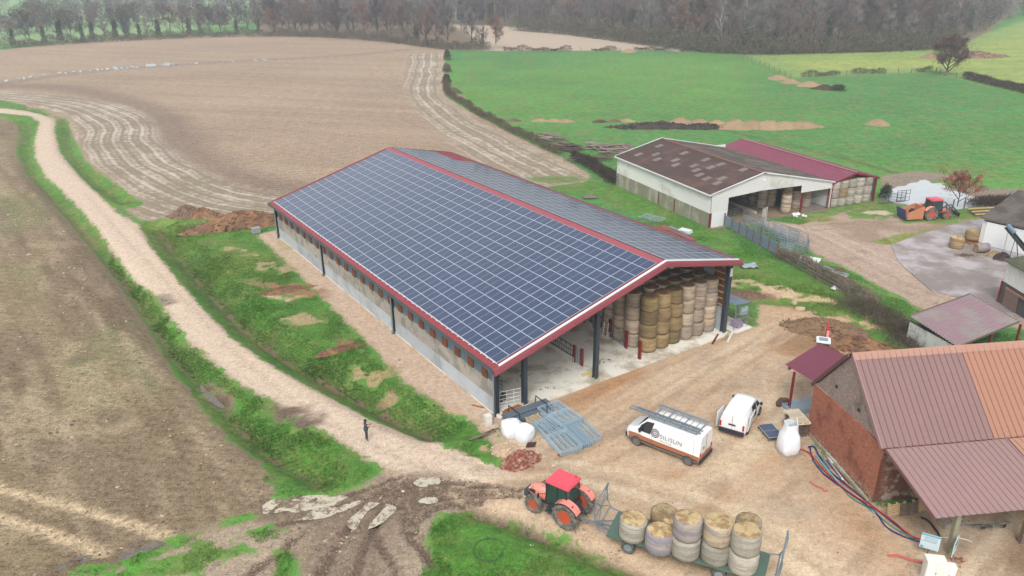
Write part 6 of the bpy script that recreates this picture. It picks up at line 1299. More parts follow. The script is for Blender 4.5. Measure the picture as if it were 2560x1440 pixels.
m = MB(); m.box((LT * .50, nearS * (DW / 2 + .01), .93), (.42, .02, .12)); m.obj('marker', mat('yellow marker', L(212, 196, 110), .7), tt)
Mt = Matrix.Translation(O_) @ Matrix.Rotation(hR, 4, 'Z')
iR = Mt.inverted()
tr_b = [(1584, 1295, 1, ['grey'], 'front single pale bale'), (1650, 1325, 1, ['mauve'], 'single mauve netted bale behind the front one'), (1722, 1292, 2, ['grey', 'mauve'], 'first double stack'), (1797, 1303, 2, ['grey', 'pale'], 'middle double stack'), (1868, 1325, 2, ['grey', 'grey'], 'rearmost double stack'),
        (1662, 1277, 1, ['straw'], 'far side bale seen over the mauve one')]
for px, py, n_, ks, lb in tr_b:
    H_ = 1.28; q = g(px, py, 1.0 + H_ * n_); 
    for k in range(n_): bale(ks[k], (q.x, q.y, 1.0 + k * H_), f'{"lower" if k == 0 and n_ > 1 else "upper" if k else ""} bale of the {lb} on the green trailer'.strip() if n_ > 1 else f'{lb} on the green trailer', 'bales on the trailer', R=.80, H=H_, tilt=(RND.uniform(-.03, .03), RND.uniform(-.04, .04)), var=k + int(px) % 2, loose=1 if 'double' in lb else 0)
for k, x in enumerate((LT * .62, LT * .40, LT * .14)):
    q = Mt @ Vector((x, -nearS * .45, 1.0)); bale('straw', (q.x, q.y, 1.0), f'{ORD[k]} bale on the far side of the trailer, half hidden by the double stacks', 'bales on the trailer', R=.7, H=1.25)
    if k == 2: bale('grey', (q.x, q.y, 2.25), 'upper far side bale peeping out at the rear end of the trailer', 'bales on the trailer', R=.7, H=1.25)
# second tractor with the orange bedder by the pond
q = g(2322, 548); h2 = radians(8)
tB = tractor('muddy red tractor with loader arms parked by the pond', (q.x + .9, q.y + .6, 0), h2)
m = MB()
for s in (1, -1): m.tube([(.5, s * .5, 1.5), (1.7, s * .55, 1.9), (2.6, s * .55, 1.1), (3.1, s * .55, .5)], .09, 5); m.bar((1.2, s * .5, .9), (2.0, s * .5, 1.6), .08)
m.bar((3.1, -.8, .5), (3.1, .8, .5), .12, .5); m.obj('loader_arms', M['dark'], tB)
t = thing('straw_spreader', 'orange straw spreader box with dark blue tailgate behind the pond side tractor', 'spreader', Matrix.Translation((q.x + .9, q.y + .6, 0)) @ Matrix.Rotation(h2, 4, 'Z') @ Vector((-3.4, 0, 0)), h2)
M['sporange'] = mat('faded orange', L(200, 134, 96), .7, var=.15, scale=2); M['spblue'] = mat('dark blue door', L(52, 74, 128), .5, var=.1)
for s in (1, -1): m = MB(); m.add([(-1, s * .95, .25), (1.2, s * .95, .25), (1.2, s * .95, 1.9), (.5, s * .95, 1.75), (-1, s * .95, 1.15), (-1, s * .88, .25), (1.2, s * .88, .25), (1.2, s * .88, 1.9), (.5, s * .88, 1.75), (-1, s * .88, 1.15)], [(0, 1, 2, 3, 4), (5, 6, 7, 8, 9), (0, 1, 6, 5), (1, 2, 7, 6), (2, 3, 8, 7), (3, 4, 9, 8), (4, 0, 5, 9)]); m.obj('side_panel', M['sporange'], t)
m = MB(); m.span(-1, 1.2, -.9, .9, .2, .3); m.span(1.1, 1.2, -.9, .9, .3, 1.85); m.obj('box', M['sporange'], t); m = MB(); m.box((-1.35, 0, .95), (.08, 1.95, 1.35), 0, -.25); m.obj('tailgate', M['spblue'], t); m = MB(); m.lathe([(.0, -.8), (.35, -.8), (.35, .8), (0, .8)], 12, (.6, 0, .9), 'y'); m.obj('rotor', M['black'], t); m = MB(); m.bar((1.2, 0, .6), (1.9, 0, .6), .15); m.obj('hitch', M['dark'], t)
# mini digger behind the canopy
q = g(2058, 912); t = thing('mini_excavator', 'mini digger with white cab roof and red boom beside the dug soil', 'excavator', (q.x, q.y + .6, 0), radians(70))
for s in (1, -1): m = MB(); m.box((0, s * .62, .22), (1.7, .28, .44)); m.obj('track', M['black'], t, bevel=.08)
m = MB(); m.box((-.1, 0, .75), (1.5, 1.25, .5)); m.obj('house', M['white'], t, bevel=.08); m = MB(); m.box((-.1, .05, 1.5), (1.0, .95, 1.0)); m.obj('cab', M['cabglass'], t); m = MB(); m.box((-.1, .05, 2.08), (1.2, 1.15, .14)); m.obj('cab_roof', M['white'], t, bevel=.05); m = MB(); m.box((-.1, .05, 2.17), (.6, .7, .03)); m.obj('roof_hatch', M['galv'], t)
m = MB(); m.bar((.6, -.3, .8), (1.5, -.3, 2.3), .2, .26); m.bar((1.5, -.3, 2.3), (2.5, -.3, 2.5), .18, .22); m.obj('boom', M['tail'], t); m = MB(); m.bar((2.5, -.3, 2.5), (2.8, -.3, 1.2), .14, .2); m.obj('dipper', M['tail'], t); m = MB(); m.bar((1.0, -.3, 1.2), (1.7, -.3, 2.1), .09); m.obj('ram', M['galv'], t); m = MB(); m.box((2.75, -.3, .95), (.4, .5, .45), 0, .3, 0, .7); m.obj('bucket', M['dark'], t)
# ---------------------------------------------------------------- the man on the track
def person():
    me = bpy.data.meshes.new('body'); V = []; E = []; Rr = []
    def v(p, r, par=None):
        V.append(p); Rr.append(r)
        if par is not None: E.append((par, len(V) - 1))
        return len(V) - 1
    hips = v((0, 0, .96), .155); wa = v((0, .0, 1.10), .14, hips); ch = v((0, .01, 1.30), .165, wa); sh = v((0, -.01, 1.44), .13, ch); nk = v((0, .0, 1.53), .055, sh); hd1 = v((0, .02, 1.61), .085, nk); hd2 = v((0, .035, 1.69), .098, hd1); v((0, .02, 1.765), .07, hd2)
    for s in (-1, 1):
        hp = v((s * .095, 0, .88), .105, hips); kn = v((s * .115, .02, .50), .068, hp); an = v((s * .125, -.02, .11), .045, kn); ft = v((s * .135, .04, .045), .045, an); v((s * .145, .17, .03), .035, ft)
        so = v((s * .19, -.01, 1.41), .072, sh); el = v((s * .25, .04, 1.14), .052, so); wr = v((s * .12, .27, 1.22), .034, el); pa = v((s * .08, .34, 1.25), .036, wr)
        for k in range(4): f1 = v((s * (.055 + .012 * k), .385, 1.225 + .018 * k), .010, pa); v((s * (.035 + .012 * k), .41 - .004 * k, 1.23 + .018 * k), .008, f1)
        th = v((s * .06, .345, 1.285), .011, pa); v((s * .04, .365, 1.30), .009, th)
    me.from_pydata([(x, y, z) for x, y, z in V], E, []); o = bpy.data.objects.new('tmp', me); COL.objects.link(o)
    md = o.modifiers.new('s', 'SKIN')
    for i, rr in enumerate(Rr): me.skin_vertices[0].data[i].radius = (rr, rr * (.72 if i in (0, 1, 2, 3) else 1)); me.skin_vertices[0].data[i].use_root = (i == 0)
    o.modifiers.new('d', 'SUBSURF').levels = 2; bpy.context.view_layer.update(); dg = bpy.context.evaluated_depsgraph_get(); m2 = bpy.data.meshes.new_from_object(o.evaluated_get(dg)); bpy.data.objects.remove(o)
    cols = [mat('charcoal jacket', L(66, 74, 82), .85, var=.15, scale=6), mat('dark trousers', L(62, 62, 68), .85, var=.15, scale=6), mat('skin', L(206, 160, 134), .6, var=.05), mat('dark hair', L(34, 28, 28), .8, var=.2), mat('pale shoes', L(190, 190, 188), .6, var=.05)]
    for c in cols: m2.materials.append(c)
    for p in m2.polygons:
        c = p.center; p.use_smooth = True; k = 0
        if c.z < .09: k = 4
        elif c.z < .93: k = 1
        elif c.z > 1.52: k = 3 if (c.z > 1.70 or c.y < .03) else 2
        if c.y > .26 and .9 < c.z < 1.4: k = 2
        p.material_index = k
    t = thing('person', 'person in dark jacket and trousers with pale shoes standing on the track, holding a phone', 'person', (0, 0, 0)); b = bpy.data.objects.new('body', m2); COL.objects.link(b); b.parent = t
    m = MB(); rows = []
    for i in range(7):
        a = i / 6 * pi * .62; rows.append([(.108 * sin(a) * cos(2 * pi * j / 12), .025 + .112 * sin(a) * sin(2 * pi * j / 12) - .02 * (a > .9), 1.70 + .105 * cos(a)) for j in range(13)])
    m.grid(rows); m.obj('hair', cols[3], t, smooth=True)
    m = MB(); m.lathe([(.145, 0), (.165, .05), (.16, .3)], 14, (0, 0, .86)); m.obj('jacket_hem', cols[0], t, smooth=True)
    for s in (-1, 1): m = MB(); m.lathe([(0, -.01), (.018, 0), (0, .01)], 8, (s * .092, .03, 1.66), 'x'); m.obj('ear', cols[2], t)
    m = MB(); m.box((0, .125, 1.655), (.026, .04, .05), 0, 0, .3); m.obj('nose', cols[2], t)
    return t
pr = person(); q = g(917, 1101); pr.location = (q.x, q.y, hgt(q.x, q.y)); pr.rotation_euler.z = radians(-62); pr.scale = (1.0, 1.0, 1.0)
m = MB(); m.box((0, 0, 0), (.08, .012, .15)); o = m.obj('phone', M['black']); o.matrix_world = Matrix.Translation((q.x, q.y, hgt(q.x, q.y))) @ Matrix.Rotation(radians(-62), 4, 'Z') @ Matrix.Translation((0, .41, 1.27)) @ Matrix.Rotation(-.5, 4, 'X'); tag(o, 'dark phone held up in both hands by the person on the track', 'phone')
# ---------------------------------------------------------------- loose things near the new barn
def pallet(label, loc, rz, rx=0, ry=0, group='pallets', w=1.2, d=.8, nm='pallet', mt='pine', nb=7):
    t = thing(nm, label, 'pallet', loc, rz, group); t.rotation_euler = (rx, ry, rz)
    m = MB()
    for k in range(nb): m.span(-w / 2, w / 2, -d / 2 + k * d / nb, -d / 2 + k * d / nb + d / nb * .55, .122, .144)
    m.obj('top_boards', M[mt], t); m = MB()
    for x in (-w / 2 + .05, 0, w / 2 - .05):
        for y in (-d / 2 + .05, 0, d / 2 - .05): m.box((x, y, .07), (.1, .1, .1))
        m.span(x - .05, x + .05, -d / 2, d / 2, 0, .02)
    m.obj('blocks', M[mt], t); return t
def gatestack(nm, label, c, rz, L_, W_, n, bars, step=.09, along=True, mt='galv2', group='galvanised barrier stacks', jit=.006, tiltx=0):
    rr = random.Random(int(c[0] * 100)); out = []
    for k in range(n):
        t = thing(nm, f'{label}, {"lowest" if k == 0 else "topmost" if k == n - 1 else ORD[k]} in stack' if n > 1 else label, 'barrier', (c[0] + rr.uniform(-jit, jit) * 2, c[1] + rr.uniform(-jit, jit) * 2, c[2] + .05 + k * step), rz + rr.uniform(-jit, jit), group); t.rotation_euler.x = tiltx
        m = MB(); m.tube([(-L_ / 2, -W_ / 2, 0), (L_ / 2, -W_ / 2, 0), (L_ / 2, W_ / 2, 0), (-L_ / 2, W_ / 2, 0), (-L_ / 2, -W_ / 2, 0)], .034, 4, caps=False); m.obj('frame', M[mt], t)
        m = MB()
        for q in range(1, bars): y = -W_ / 2 + W_ * q / bars; m.tube([(-L_ / 2, y, 0), (L_ / 2, y, 0)], .026, 4)
        m.obj('rails', M[mt], t)
        if along: m = MB(); m.tube([(-L_ * .05, -W_ / 2, 0), (-L_ * .05, W_ / 2, 0)], .035, 4); m.obj('brace', M[mt], t)
        out.append(t)
    return out
def ang2(a, b): p, q = g(*a), g(*b); return atan2((q - p).y, (q - p).x), (q - p).length
c = g(1399, 1047); rz, ln = ang2((1393, 1023), (1434, 1052)); gatestack('barrier', 'grey barrier with three long slots, beside the pipe rack', (c.x, c.y, 0), rz, 3.0, 1.9, 6, 4, .11)
c = g(1352, 1062); gatestack('barrier', 'pale blue barrier between pallet and white bags', (c.x, c.y, 0), rz, 2.2, 1.3, 4, 4, .1)
c = g(1395, 1098); rz2, ln = ang2((1355, 1078), (1400, 1126)); gatestack('barrier', 'long blue grey barrier nearest the tractor', (c.x, c.y, 0), rz2, 4.0, 1.7, 5, 4, .1)
c = g(1378, 1078); gatestack('barrier', 'short ladder like barrier lying across two stacks', (c.x, c.y, .5), rz2 + .15, 2.0, 1.4, 1, 6, .1, False)
c = g(1436, 1090)
for k in range(7):
    for z in range(3):
        u = Vector((cos(rz2), sin(rz2), 0)); v = Vector((-sin(rz2), cos(rz2), 0)); p = c + v * (k - 3) * .17; m = MB(); m.bar((p - u * 1.7 + Vector((0, 0, .06 + z * .1))), (p + u * 1.7 + Vector((0, 0, .06 + z * .1))), .07, .07)
        tag(m.obj('steel_tube', M['galv2']), 'galvanised steel tube in the bundle at the right end of the barrier stacks', 'tube', 'steel tubes in the bundle')
c = g(1467, 1080); gatestack('barrier', 'narrow grey barrier at the far right of the steel heap', (c.x, c.y, 0), rz2, 2.9, .8, 4, 2, .1, False)
# pipe rack
rzp, lp = ang2((1272, 1052), (1358, 1020)); a0 = g(1282, 1060); u = Vector((cos(rzp), sin(rzp), 0)); v = Vector((-sin(rzp), cos(rzp), 0))
M['pipe'] = mat('grey plastic pipe', L(100, 112, 124), .5, var=.1)
for k in range(5):
    for z in range(3 if k > 1 else 2):
        p = a0 + v * (k - 1) * .24 + Vector((0, 0, .14 + z * .2)); m = MB(); m.tube([p - u * .4, p + u * 3.6], .1, 8); tag(m.obj('grey_pipe', M['pipe']), 'long dark grey pipe lying in the black rack by the barn corner', 'pipe', 'pipes in the black rack')
t = thing('pipe_rack', 'black steel rack holding grey pipes by the barn corner', 'rack', (0, 0, 0))
for s in (.3, 2.8): m = MB(); a, b = a0 - v * .5 + u * s, a0 + v * 1.0 + u * s; m.bar(a, a + Vector((0, 0, 1.0)), .07); m.bar(b, b + Vector((0, 0, 1.0)), .07); m.bar(a + Vector((0, 0, .03)), b + Vector((0, 0, .03)), .07, .05); m.bar(a + Vector((0, 0, 1)), b + Vector((0, 0, 1)), .06); m.obj('hoop', M['black'], t)
c = g(1334, 1058); pallet('pale pallet leaning against the grey pipes', (c.x, c.y, .25), rzp, .75, 0)
c = g(1275, 1040); pallet('flat brown pallet by the corner column of the new barn', (c.x, c.y, 0), rzp, mt='oldwood')
for k, (a, b) in enumerate((((1256, 1030), (1303, 1014)), ((1256, 1034), (1308, 1017)), ((1262, 1026), (1298, 1012)))): m = MB(); m.bar(g(*a, .1 + k % 2 * .05), g(*b, .1 + k % 2 * .05), .16, .06); tag(m.obj('plank', M['orange_wood']), ['rust brown plank across the corner bay, middle one', 'rust brown plank across the corner bay, outermost', 'rust brown plank across the corner bay, inner one'][k], 'plank')
m = MB(); m.bar(g(1394, 1138, .05), g(1430, 1129, .05), .14, .09); tag(m.obj('plank', M['orange_wood']), 'single square timber on the ground in front of the barrier stacks', 'plank')
m = MB(); m.bar(g(1180, 1012, .04), g(1210, 1019, .04), .12, .05); tag(m.obj('plank', M['orange_wood']), 'short board lying on the gravel along the barn wall', 'plank')
M['bagwhite'] = mat('white woven sack', L(232, 236, 240, .75), .7, var=.07, scale=3, bump=.8, bscale=5)
def bigbag(label, c, R, H, rz=0, open_=False, seed=0):
    rr = random.Random(seed); m = MB(); n = 24; P = []
    for k, (f, z) in enumerate(((.92, 0), (1.0, .06), (1.03, .4), (1.0, .8), (.93, .93), (.7, 1.0)) if not open_ else ((.84, 0), (1.0, .06), (1.04, .25), (1.0, .45), (.9, .6), (.72, .7), (.66, .82), (.62, 1.0))):
        P.append([((R * f * (1 + rr.uniform(-.035, .035))) * (abs(cos(2 * pi * j / n)) ** .6 * (1 if cos(2 * pi * j / n) > 0 else -1)), (R * f * (1 + rr.uniform(-.035, .035))) * (abs(sin(2 * pi * j / n)) ** .6 * (1 if sin(2 * pi * j / n) > 0 else -1)), H * z * (1 + rr.uniform(-.02, .02))) for j in range(n)]); P[-1].append(P[-1][0])
    m.grid(P)
    if not open_: m.add(P[-1][:-1] + [(0, 0, H * 1.03)], [(j, (j + 1) % n, n) for j in range(n)])
    t = thing('big_bag', label, 'bag', c, rz, 'white builders bags'); m.obj('sack', M['bagwhite'], t, smooth=True)
    if open_: m = MB(); m.lathe([(0, H * .72), (R * .6, H * .7)], 12, (0, 0, 0)); m.obj('contents', mat('grey rubble', L(110, 108, 96), .9, var=.4, scale=8), t)
    for s in (1, -1): m = MB(); m.tube([(R * .5 * s, R * .5, H * .95), (R * .7 * s, R * .2, H * (1.02 if not open_ else 1.08)), (R * .5 * s, -R * .4, H * .95)], .03, 4); m.obj('strap', M['bagwhite'], t)
    return t
c = g(1279, 1090); bigbag('squat full white bag nearer the barn corner', (c.x, c.y + .3, 0), .72, 1.0, .3, seed=1); c = g(1311, 1100); bigbag('squat full white bag nearest the barrier stacks', (c.x, c.y + .2, 0), .66, 1.0, .9, seed=2)
c = g(1968, 1128); bigbag('tall crumpled white bag, open at the top, beside the spare solar panel', (c.x, c.y, 0), .68, 2.35, .2, True, 3)
m = MB(); m.box((0, 0, .45), (.5, .5, .9)); m.lathe([(.14, 0), (.14, .02), (.1, .03)], 10, (-.24, -.1, .6), 'x'); o = m.obj('concrete_block', M['conc']); c = g(1220, 1062); o.location = (c.x, c.y, -.05); o.rotation_euler.z = .4; tag(o, 'upright concrete chamber block at the corner of the new barn', 'block')
m = MB(); m.box((0, 0, .35), (1.0, .7, .7)); o = m.obj('concrete_block', mat('grey concrete', L(170, 172, 172), .9)); c = g(641, 582); o.location = (c.x, c.y, 0); o.rotation_euler.z = .6; tag(o, 'grey concrete cube at the far corner of the gravel apron', 'block')
for k, (a, b) in enumerate((((1172, 1100), (1248, 1070)), ((1180, 1098), (1240, 1078)), ((1190, 1094), (1236, 1072)))): m = MB(); m.tube([g(*a, .1), g((a[0] + b[0]) / 2, (a[1] + b[1]) / 2 - 1, .25 + .1 * k), g(*b, .25)], .07, 6, .04); tag(m.obj('old_pole', M['oldwood'], smooth=True), ['longest grey pole lying over the grass edge', 'middle grey pole over the grass edge', 'shortest grey pole beside the concrete chamber block'][k], 'pole')
M['rubble'] = mat('brick rubble', L(146, 76, 60), .9, var=.4, scale=4, col2=L(180, 150, 130), c2amt=.5, c2scale=4); M['stone'] = mat('buff stone', L(204, 178, 150), .95, var=.2, scale=2); M['dirt'] = mat('dug earth', L(158, 118, 84), .95, var=.3, scale=1.2, col2=L(120, 88, 66), c2amt=.7, c2scale=.7, fine=.2, fscale=5)
def mound(nm, label, cat, c, rx, ry, h, mt, rz=0, seed=1, n=28, rough=.3, chunks=0, csz=(.06, .2), kind=None, pw=1.4):
    rr = np.random.RandomState(seed); m = MB(); P = []
    for i in range(13):
        f = i / 12; row = []
        for j in range(n):
            a = 2 * pi * j / n; k = 1 + .10 * sin(3 * a + seed) + .07 * sin(5 * a + 2 * seed) + .05 * sin(11 * a + seed); z = (h * (.5 + .5 * cos(pi * f)) ** .8 * (1 + rough * (rr.rand() - .5)) + rr.uniform(-.05, .05)) if f < 1 else -.12
            row.append((rx * f * k * cos(a) + rr.uniform(-1, 1) * rx * .02, ry * f * k * sin(a), z))
        row.append(row[0]); P.append(row)
    m.grid(P)
    for q in range(chunks):
        a, f = rr.rand() * 6.28, rr.rand() ** .6; s = rr.uniform(*csz); m.box((rx * f * cos(a), ry * f * sin(a), h * (.5 + .5 * cos(pi * f)) ** .8 + s * .1), (s, s * rr.uniform(.5, 1), s * .6), rr.rand() * 3, rr.uniform(-.6, .6), rr.uniform(-.6, .6))
    o = m.obj(nm, mt, smooth=not chunks); o.location = (c.x, c.y, hgt(c.x, c.y)); o.rotation_euler.z = rz; return tag(o, label, cat, kind=kind)
mound('stone_heap', 'low heap of buff stones between white bags and broken bricks', 'heap', g(1262, 1125), 1.1, .9, .45, M['stone'], .3, 2, chunks=160, csz=(.06, .16))
mound('brick_heap', 'heap of broken red bricks and slabs by the edge of the track', 'heap', g(1303, 1152), 1.5, 1.1, .55, M['rubble'], .6, 3, chunks=170, csz=(.12, .34))
m = MB(); m.box((0, 0, .25), (.7, .08, .5), .4, .2, .3); o = m.obj('rusty_plate', mat('rusty plate', L(104, 76, 66), .9, var=.3)); c = g(1328, 1122); o.location = (c.x, c.y, .1); tag(o, 'rusty plate standing in the top of the brick heap', 'plate')
c = g(602, 562); mound('earth_bank', 'long bank of dug red brown earth at the far corner of the new barn', 'earth heap', c, 7.4, 2.6, 1.7, M['dirt'], radians(24), 4, chunks=300, csz=(.1, .4)); mound('earth_heap', 'small dark earth heap at the left of the long bank', 'earth heap', g(468, 538), 2.6, 1.8, 1.3, mat('dark earth', L(126, 100, 82), .95, var=.3, scale=2), .2, 5, chunks=80, csz=(.1, .35)); mound('earth_heap', 'small orange earth heap between the dark heap and the long bank', 'earth heap', g(508, 540), 2.4, 1.5, 1.1, M['dirt'], .1, 6, chunks=80, csz=(.1, .3))
mound('earth_ridge', 'grass grown ridge of orange earth across the verge', 'earth heap', g(712, 726), 3.2, .9, .4, M['dirt'], radians(22), 7, chunks=160, csz=(.05, .2))
mound('earth_ridge', 'lower earth ridge across the verge nearer the yard', 'earth heap', g(852, 874), 2.4, .6, .3, M['dirt'], radians(28), 8, chunks=120, csz=(.05, .18))
mound('spoil_heap', 'dark crumbly spoil heap behind the mini digger', 'earth heap', g(2060, 822), 4.2, 2.2, .9, mat('crumbly spoil', L(134, 106, 80), .95, var=.35, scale=2, fine=.25, fscale=6), -.3, 9, chunks=260, csz=(.08, .3))
mound('spoil_heap', 'orange brown spoil heap right of the mini digger', 'earth heap', g(2150, 868), 4.0, 2.0, .9, M['dirt'], -.5, 10, chunks=260, csz=(.08, .3)); mound('spoil_heap', 'small dark soil patch heap by the cage shelter', 'earth heap', g(1868, 738), 2.0, 1.2, .4, mat('dark earth', L(126, 100, 82)), -.2, 11, chunks=90, csz=(.08, .2))
for k, (a, b) in enumerate(((1985, 760), (1945, 745), (2000, 775))): m = MB(); m.lathe([(.0, .0), (.3, .05), (.26, .3), (0, .42)], 8, (0, 0, 0)); o = m.obj('boulder', M['stone']); c = g(a, b); o.location = (c.x, c.y, 0); o.scale = (1 + .4 * k, 1, .9); tag(o, ['pale boulder on the torn ground beyond the cage shelter', 'smaller boulder left of the pale one', 'flat boulder right of the pale one'][k], 'boulder')
# between the barns
c = g(1632, 546); rz3, _ = ang2((1605, 540), (1655, 552)); gatestack('galvanised_gate', 'lone galvanised gate lying in the grass strip', (c.x, c.y, .05), rz3, 3.2, 1.7, 1, 5, group=None)
M['redsheet'] = mat('old red sheet', L(156, 92, 92), .7, var=.15, scale=2)
def sheetpile(nm, label, a, b, w, n, mt, z=0, rib=True):
    p, q = g(*a), g(*b); u = (q - p).normalized(); v = Vector((-u.y, u.x, 0)); m = MB()
    for k in range(n): m.sheet(p - v * w / 2 + Vector((0, 0, .05 + z + k * .05)) + u * (k % 2) * .1, v, w, (q - p), .25, .04, .06) if rib else m.bar(p + Vector((0, 0, .05 + z + k * .06)), q + Vector((0, 0, .05 + z + k * .06)), w, .04)
    return tag(m.obj(nm, mt, fix=False), label, 'sheets')
sheetpile('red_sheets', 'pile of old red ribbed sheets lying beside the panelled roof', (1655, 566), (1735, 603), .9, 3, M['redsheet']); sheetpile('grey_sheets', 'grey sheets lying on the red ones', (1672, 570), (1722, 592), .5, 2, M['galv'], .15)
c = g(1648, 574); pallet('brown pallet left of the red sheets', (c.x, c.y, 0), rz3, mt='orange_wood', w=2.2, d=1.6, nb=10); c = g(1668, 586); pallet('second brown pallet beside the red sheets', (c.x, c.y, 0), rz3 + .1, mt='orange_wood', w=2.0, d=1.4, nb=10)
m = MB(); 
for k in range(3): m.box((k * .32 - .3, 0, .18), (.26, 1.5, .3))
m.box((0, 0, .02), (1.0, 1.6, .06)); o = m.obj('insulation_pack', M['white']); c = g(1713, 581); o.location = (c.x, c.y, .05); o.rotation_euler.z = rz3 + pi / 2; tag(o, 'white pack of insulation beyond the red sheets', 'pack')
m = MB(); m.tube([(-1.1, -.9, .15), (1.1, -.9, .15), (1.1, .9, .15), (-1.1, .9, .15), (-1.1, -.9, .15)], .06, 5); m.box((0, 0, .05), (1.8, 1.5, .06)); o = m.obj('metal_tray', mat('rusted tray', L(130, 122, 108), .8, var=.3)); c = g(1475, 494); o.location = (c.x, c.y, .05); tag(o, 'old metal frame and tray in the grass before the white barn', 'frame')
# bluish sheet fence and the gate pens
P_ = [g(*p) for p in ((1792, 555), (1828, 575), (1865, 596), (1900, 616), (1942, 640))]
t = thing('sheet_fence', 'bluish rail and sheet fence running out from the corner of the white barn', 'fence', (0, 0, 0)); M['bluefence'] = mat('blue grey rails', L(136, 154, 172), .5, .1, var=.2, scale=3)
for a, b in zip(P_, P_[1:]):
    m = MB(); 
    for z in (.2, .5, .8, 1.1, 1.4): m.bar(a + Vector((0, 0, z)), b + Vector((0, 0, z)), .04, .16)
    m.bar(a + Vector((0, .12, .8)), b + Vector((0, .12, .8)), .02, 1.35); m.obj('rails', M['bluefence'], t)
for p in P_ + [(P_[k] + P_[k + 1]) / 2 for k in range(4)]: m = MB(); m.bar(p + Vector((0, -.08, -.1)), p + Vector((0, -.08, 1.75)), .18); m.obj('post', M['oldwood'], t)
rr = random.Random(3)
pen = [((1856, 552), (1905, 570)), ((1905, 570), (1950, 590)), ((1950, 590), (2018, 615)), ((1905, 570), (1907, 592)), ((1858, 566), (1905, 585)), ((1905, 590), (1952, 612)), ((1952, 612), (1978, 640)), ((1978, 640), (2018, 628)), ((1940, 636), (1980, 642)), ((2016, 614), (2020, 632)), ((1930, 586), (1990, 606)), ((1935, 596), (1995, 612)), ((1940, 604), (2000, 620))]
pl_ = ['nearest the barn mouth', 'in the middle of the long side', 'at the far end of the long side', 'set across by the first post', 'inner one by the barn mouth', 'inner one in the middle', 'slanting at the near end', 'closing the near right end', 'low one by the sheet fence', 'closing the far right end', 'leaning rearmost in the heap', 'leaning in the middle of the heap', 'leaning foremost in the heap']
for k, (a, b) in enumerate(pen):
    z = .15 + (.15 * (k > 9)); gate('pen_gate', f'galvanised gate of the cattle pen, {pl_[k]}', g(*a), g(*b), 1.35, 5, 'galv', z, 'gate', 'gates of the cattle pen', .036)
gate('round_gate', 'low rounded gate beside the mouth of the white barn', g(1812, 550), g(1846, 540), 1.1, 3, 'galv', .1)
gate('corner_rails', 'steel rails from the red corner post to the sheet fence', g(1770, 570), g(1792, 560), 1.3, 4, 'galv', .15)
gate('pond_gate', 'green grey field gate between the maroon shed and the pond', g(2198, 512), g(2262, 505), 1.3, 6, 'teal', .15, r=.035); gate('pond_gate', 'tilted frame gate leaning at the near edge of the pond', g(2240, 505), g(2272, 502), 1.5, 3, 'oldwood', .1, r=.04)
m = MB(); m.box((0, 0, .12), (2.3, 1.7, .12)); m.box((0, 0, .05), (2.0, 1.5, .08)); o = m.obj('white_board', M['white']); c = g(2023, 652); o.location = (c.x, c.y, .05); o.rotation_euler.z = radians(-30); tag(o, 'clean white rectangular board lying at the end of the gate pen', 'board')
boards = [((2050, 668), (2118, 692), 'greyboard'), ((2058, 664), (2122, 688), 'galv'), ((2055, 676), (2092, 702), 'oldwood'), ((2062, 672), (2110, 700), 'oldwood'), ((2078, 668), (2108, 672), 'rusty'), ((2086, 674), (2112, 680), 'rusty')]
M['greyboard'] = mat('weathered board', L(186, 180, 170), .9, var=.15); M['rusty'] = mat('rusty iron', L(112, 62, 52), .9, var=.3)
for k, (a, b, mt_) in enumerate(boards): m = MB(); m.bar(g(*a, .25 + .12 * k), g(*b, .2 + .08 * k), .42 if k < 2 else .25, .06); tag(m.obj('scrap_board', M[mt_]), ['broad pale board at the left of the scrap pile on the fence', 'long pale sheet on top of the scrap pile', 'slanting grey plank at the front of the scrap pile', 'grey beam under the scrap pile', 'short rusty iron on the scrap pile', 'longer rusty iron at the right of the scrap pile'][k], 'scrap')
m = MB(); rr2 = random.Random(5)
c = g(1872, 667); P = [[(c.x + (i - 3) * .32 + rr2.uniform(-.05, .05), c.y + (j - 2) * .35 + rr2.uniform(-.05, .05), .1 + rr2.uniform(0, .22)) for j in range(5)] for i in range(7)]; m.grid(P); tag(m.obj('plastic_sheet', M['clearsheet']), 'crumpled translucent plastic sheet in the grass behind the new barn', 'plastic sheet')
debris('plastic_scrap', 'small white plastic scrap by the wire fence', 'plastic', g(2087, 722, .1), .35, 5, (.2, .5), M['white'], 7, .5)
# heaps in the pasture
M['strawheap'] = mat('old straw', L(170, 142, 110), .95, var=.2, scale=1.5, fine=.15, fscale=4, col2=L(160, 138, 104), c2amt=.6); M['muck'] = mat('black muck', L(66, 56, 50), .95, var=.3, scale=1.5, fine=.2)
hp = [(1702, 308, 3.2, 1.3), (1748, 311, 3.4, 1.3), (1792, 312, 3.2, 1.2), (1838, 316, 4.2, 1.6), (1880, 314, 3.8, 1.3), (1922, 316, 4.0, 1.4), (1962, 314, 3.4, 1.1), (2004, 313, 4.4, 1.0)]
for k, (a, b, rx, h_) in enumerate(hp): mound('straw_heap', f'tan straw heap, {ORD[k]} from the left in the long row in the pasture', 'straw heap', g(a, b + 3), rx, 3.0, h_, M['strawheap'], seed=20 + k, pw=1.8)
mound('muck_heap', 'long low heap of black muck in front of the straw row', 'muck heap', g(1640, 318), 10.5, 2.6, .9, M['muck'], seed=31, chunks=200, csz=(.2, .6)); mound('muck_heap', 'smaller black muck heap against the fourth straw heap', 'muck heap', g(1755, 320), 6.5, 2.0, .8, M['muck'], seed=32, chunks=120, csz=(.2, .6))
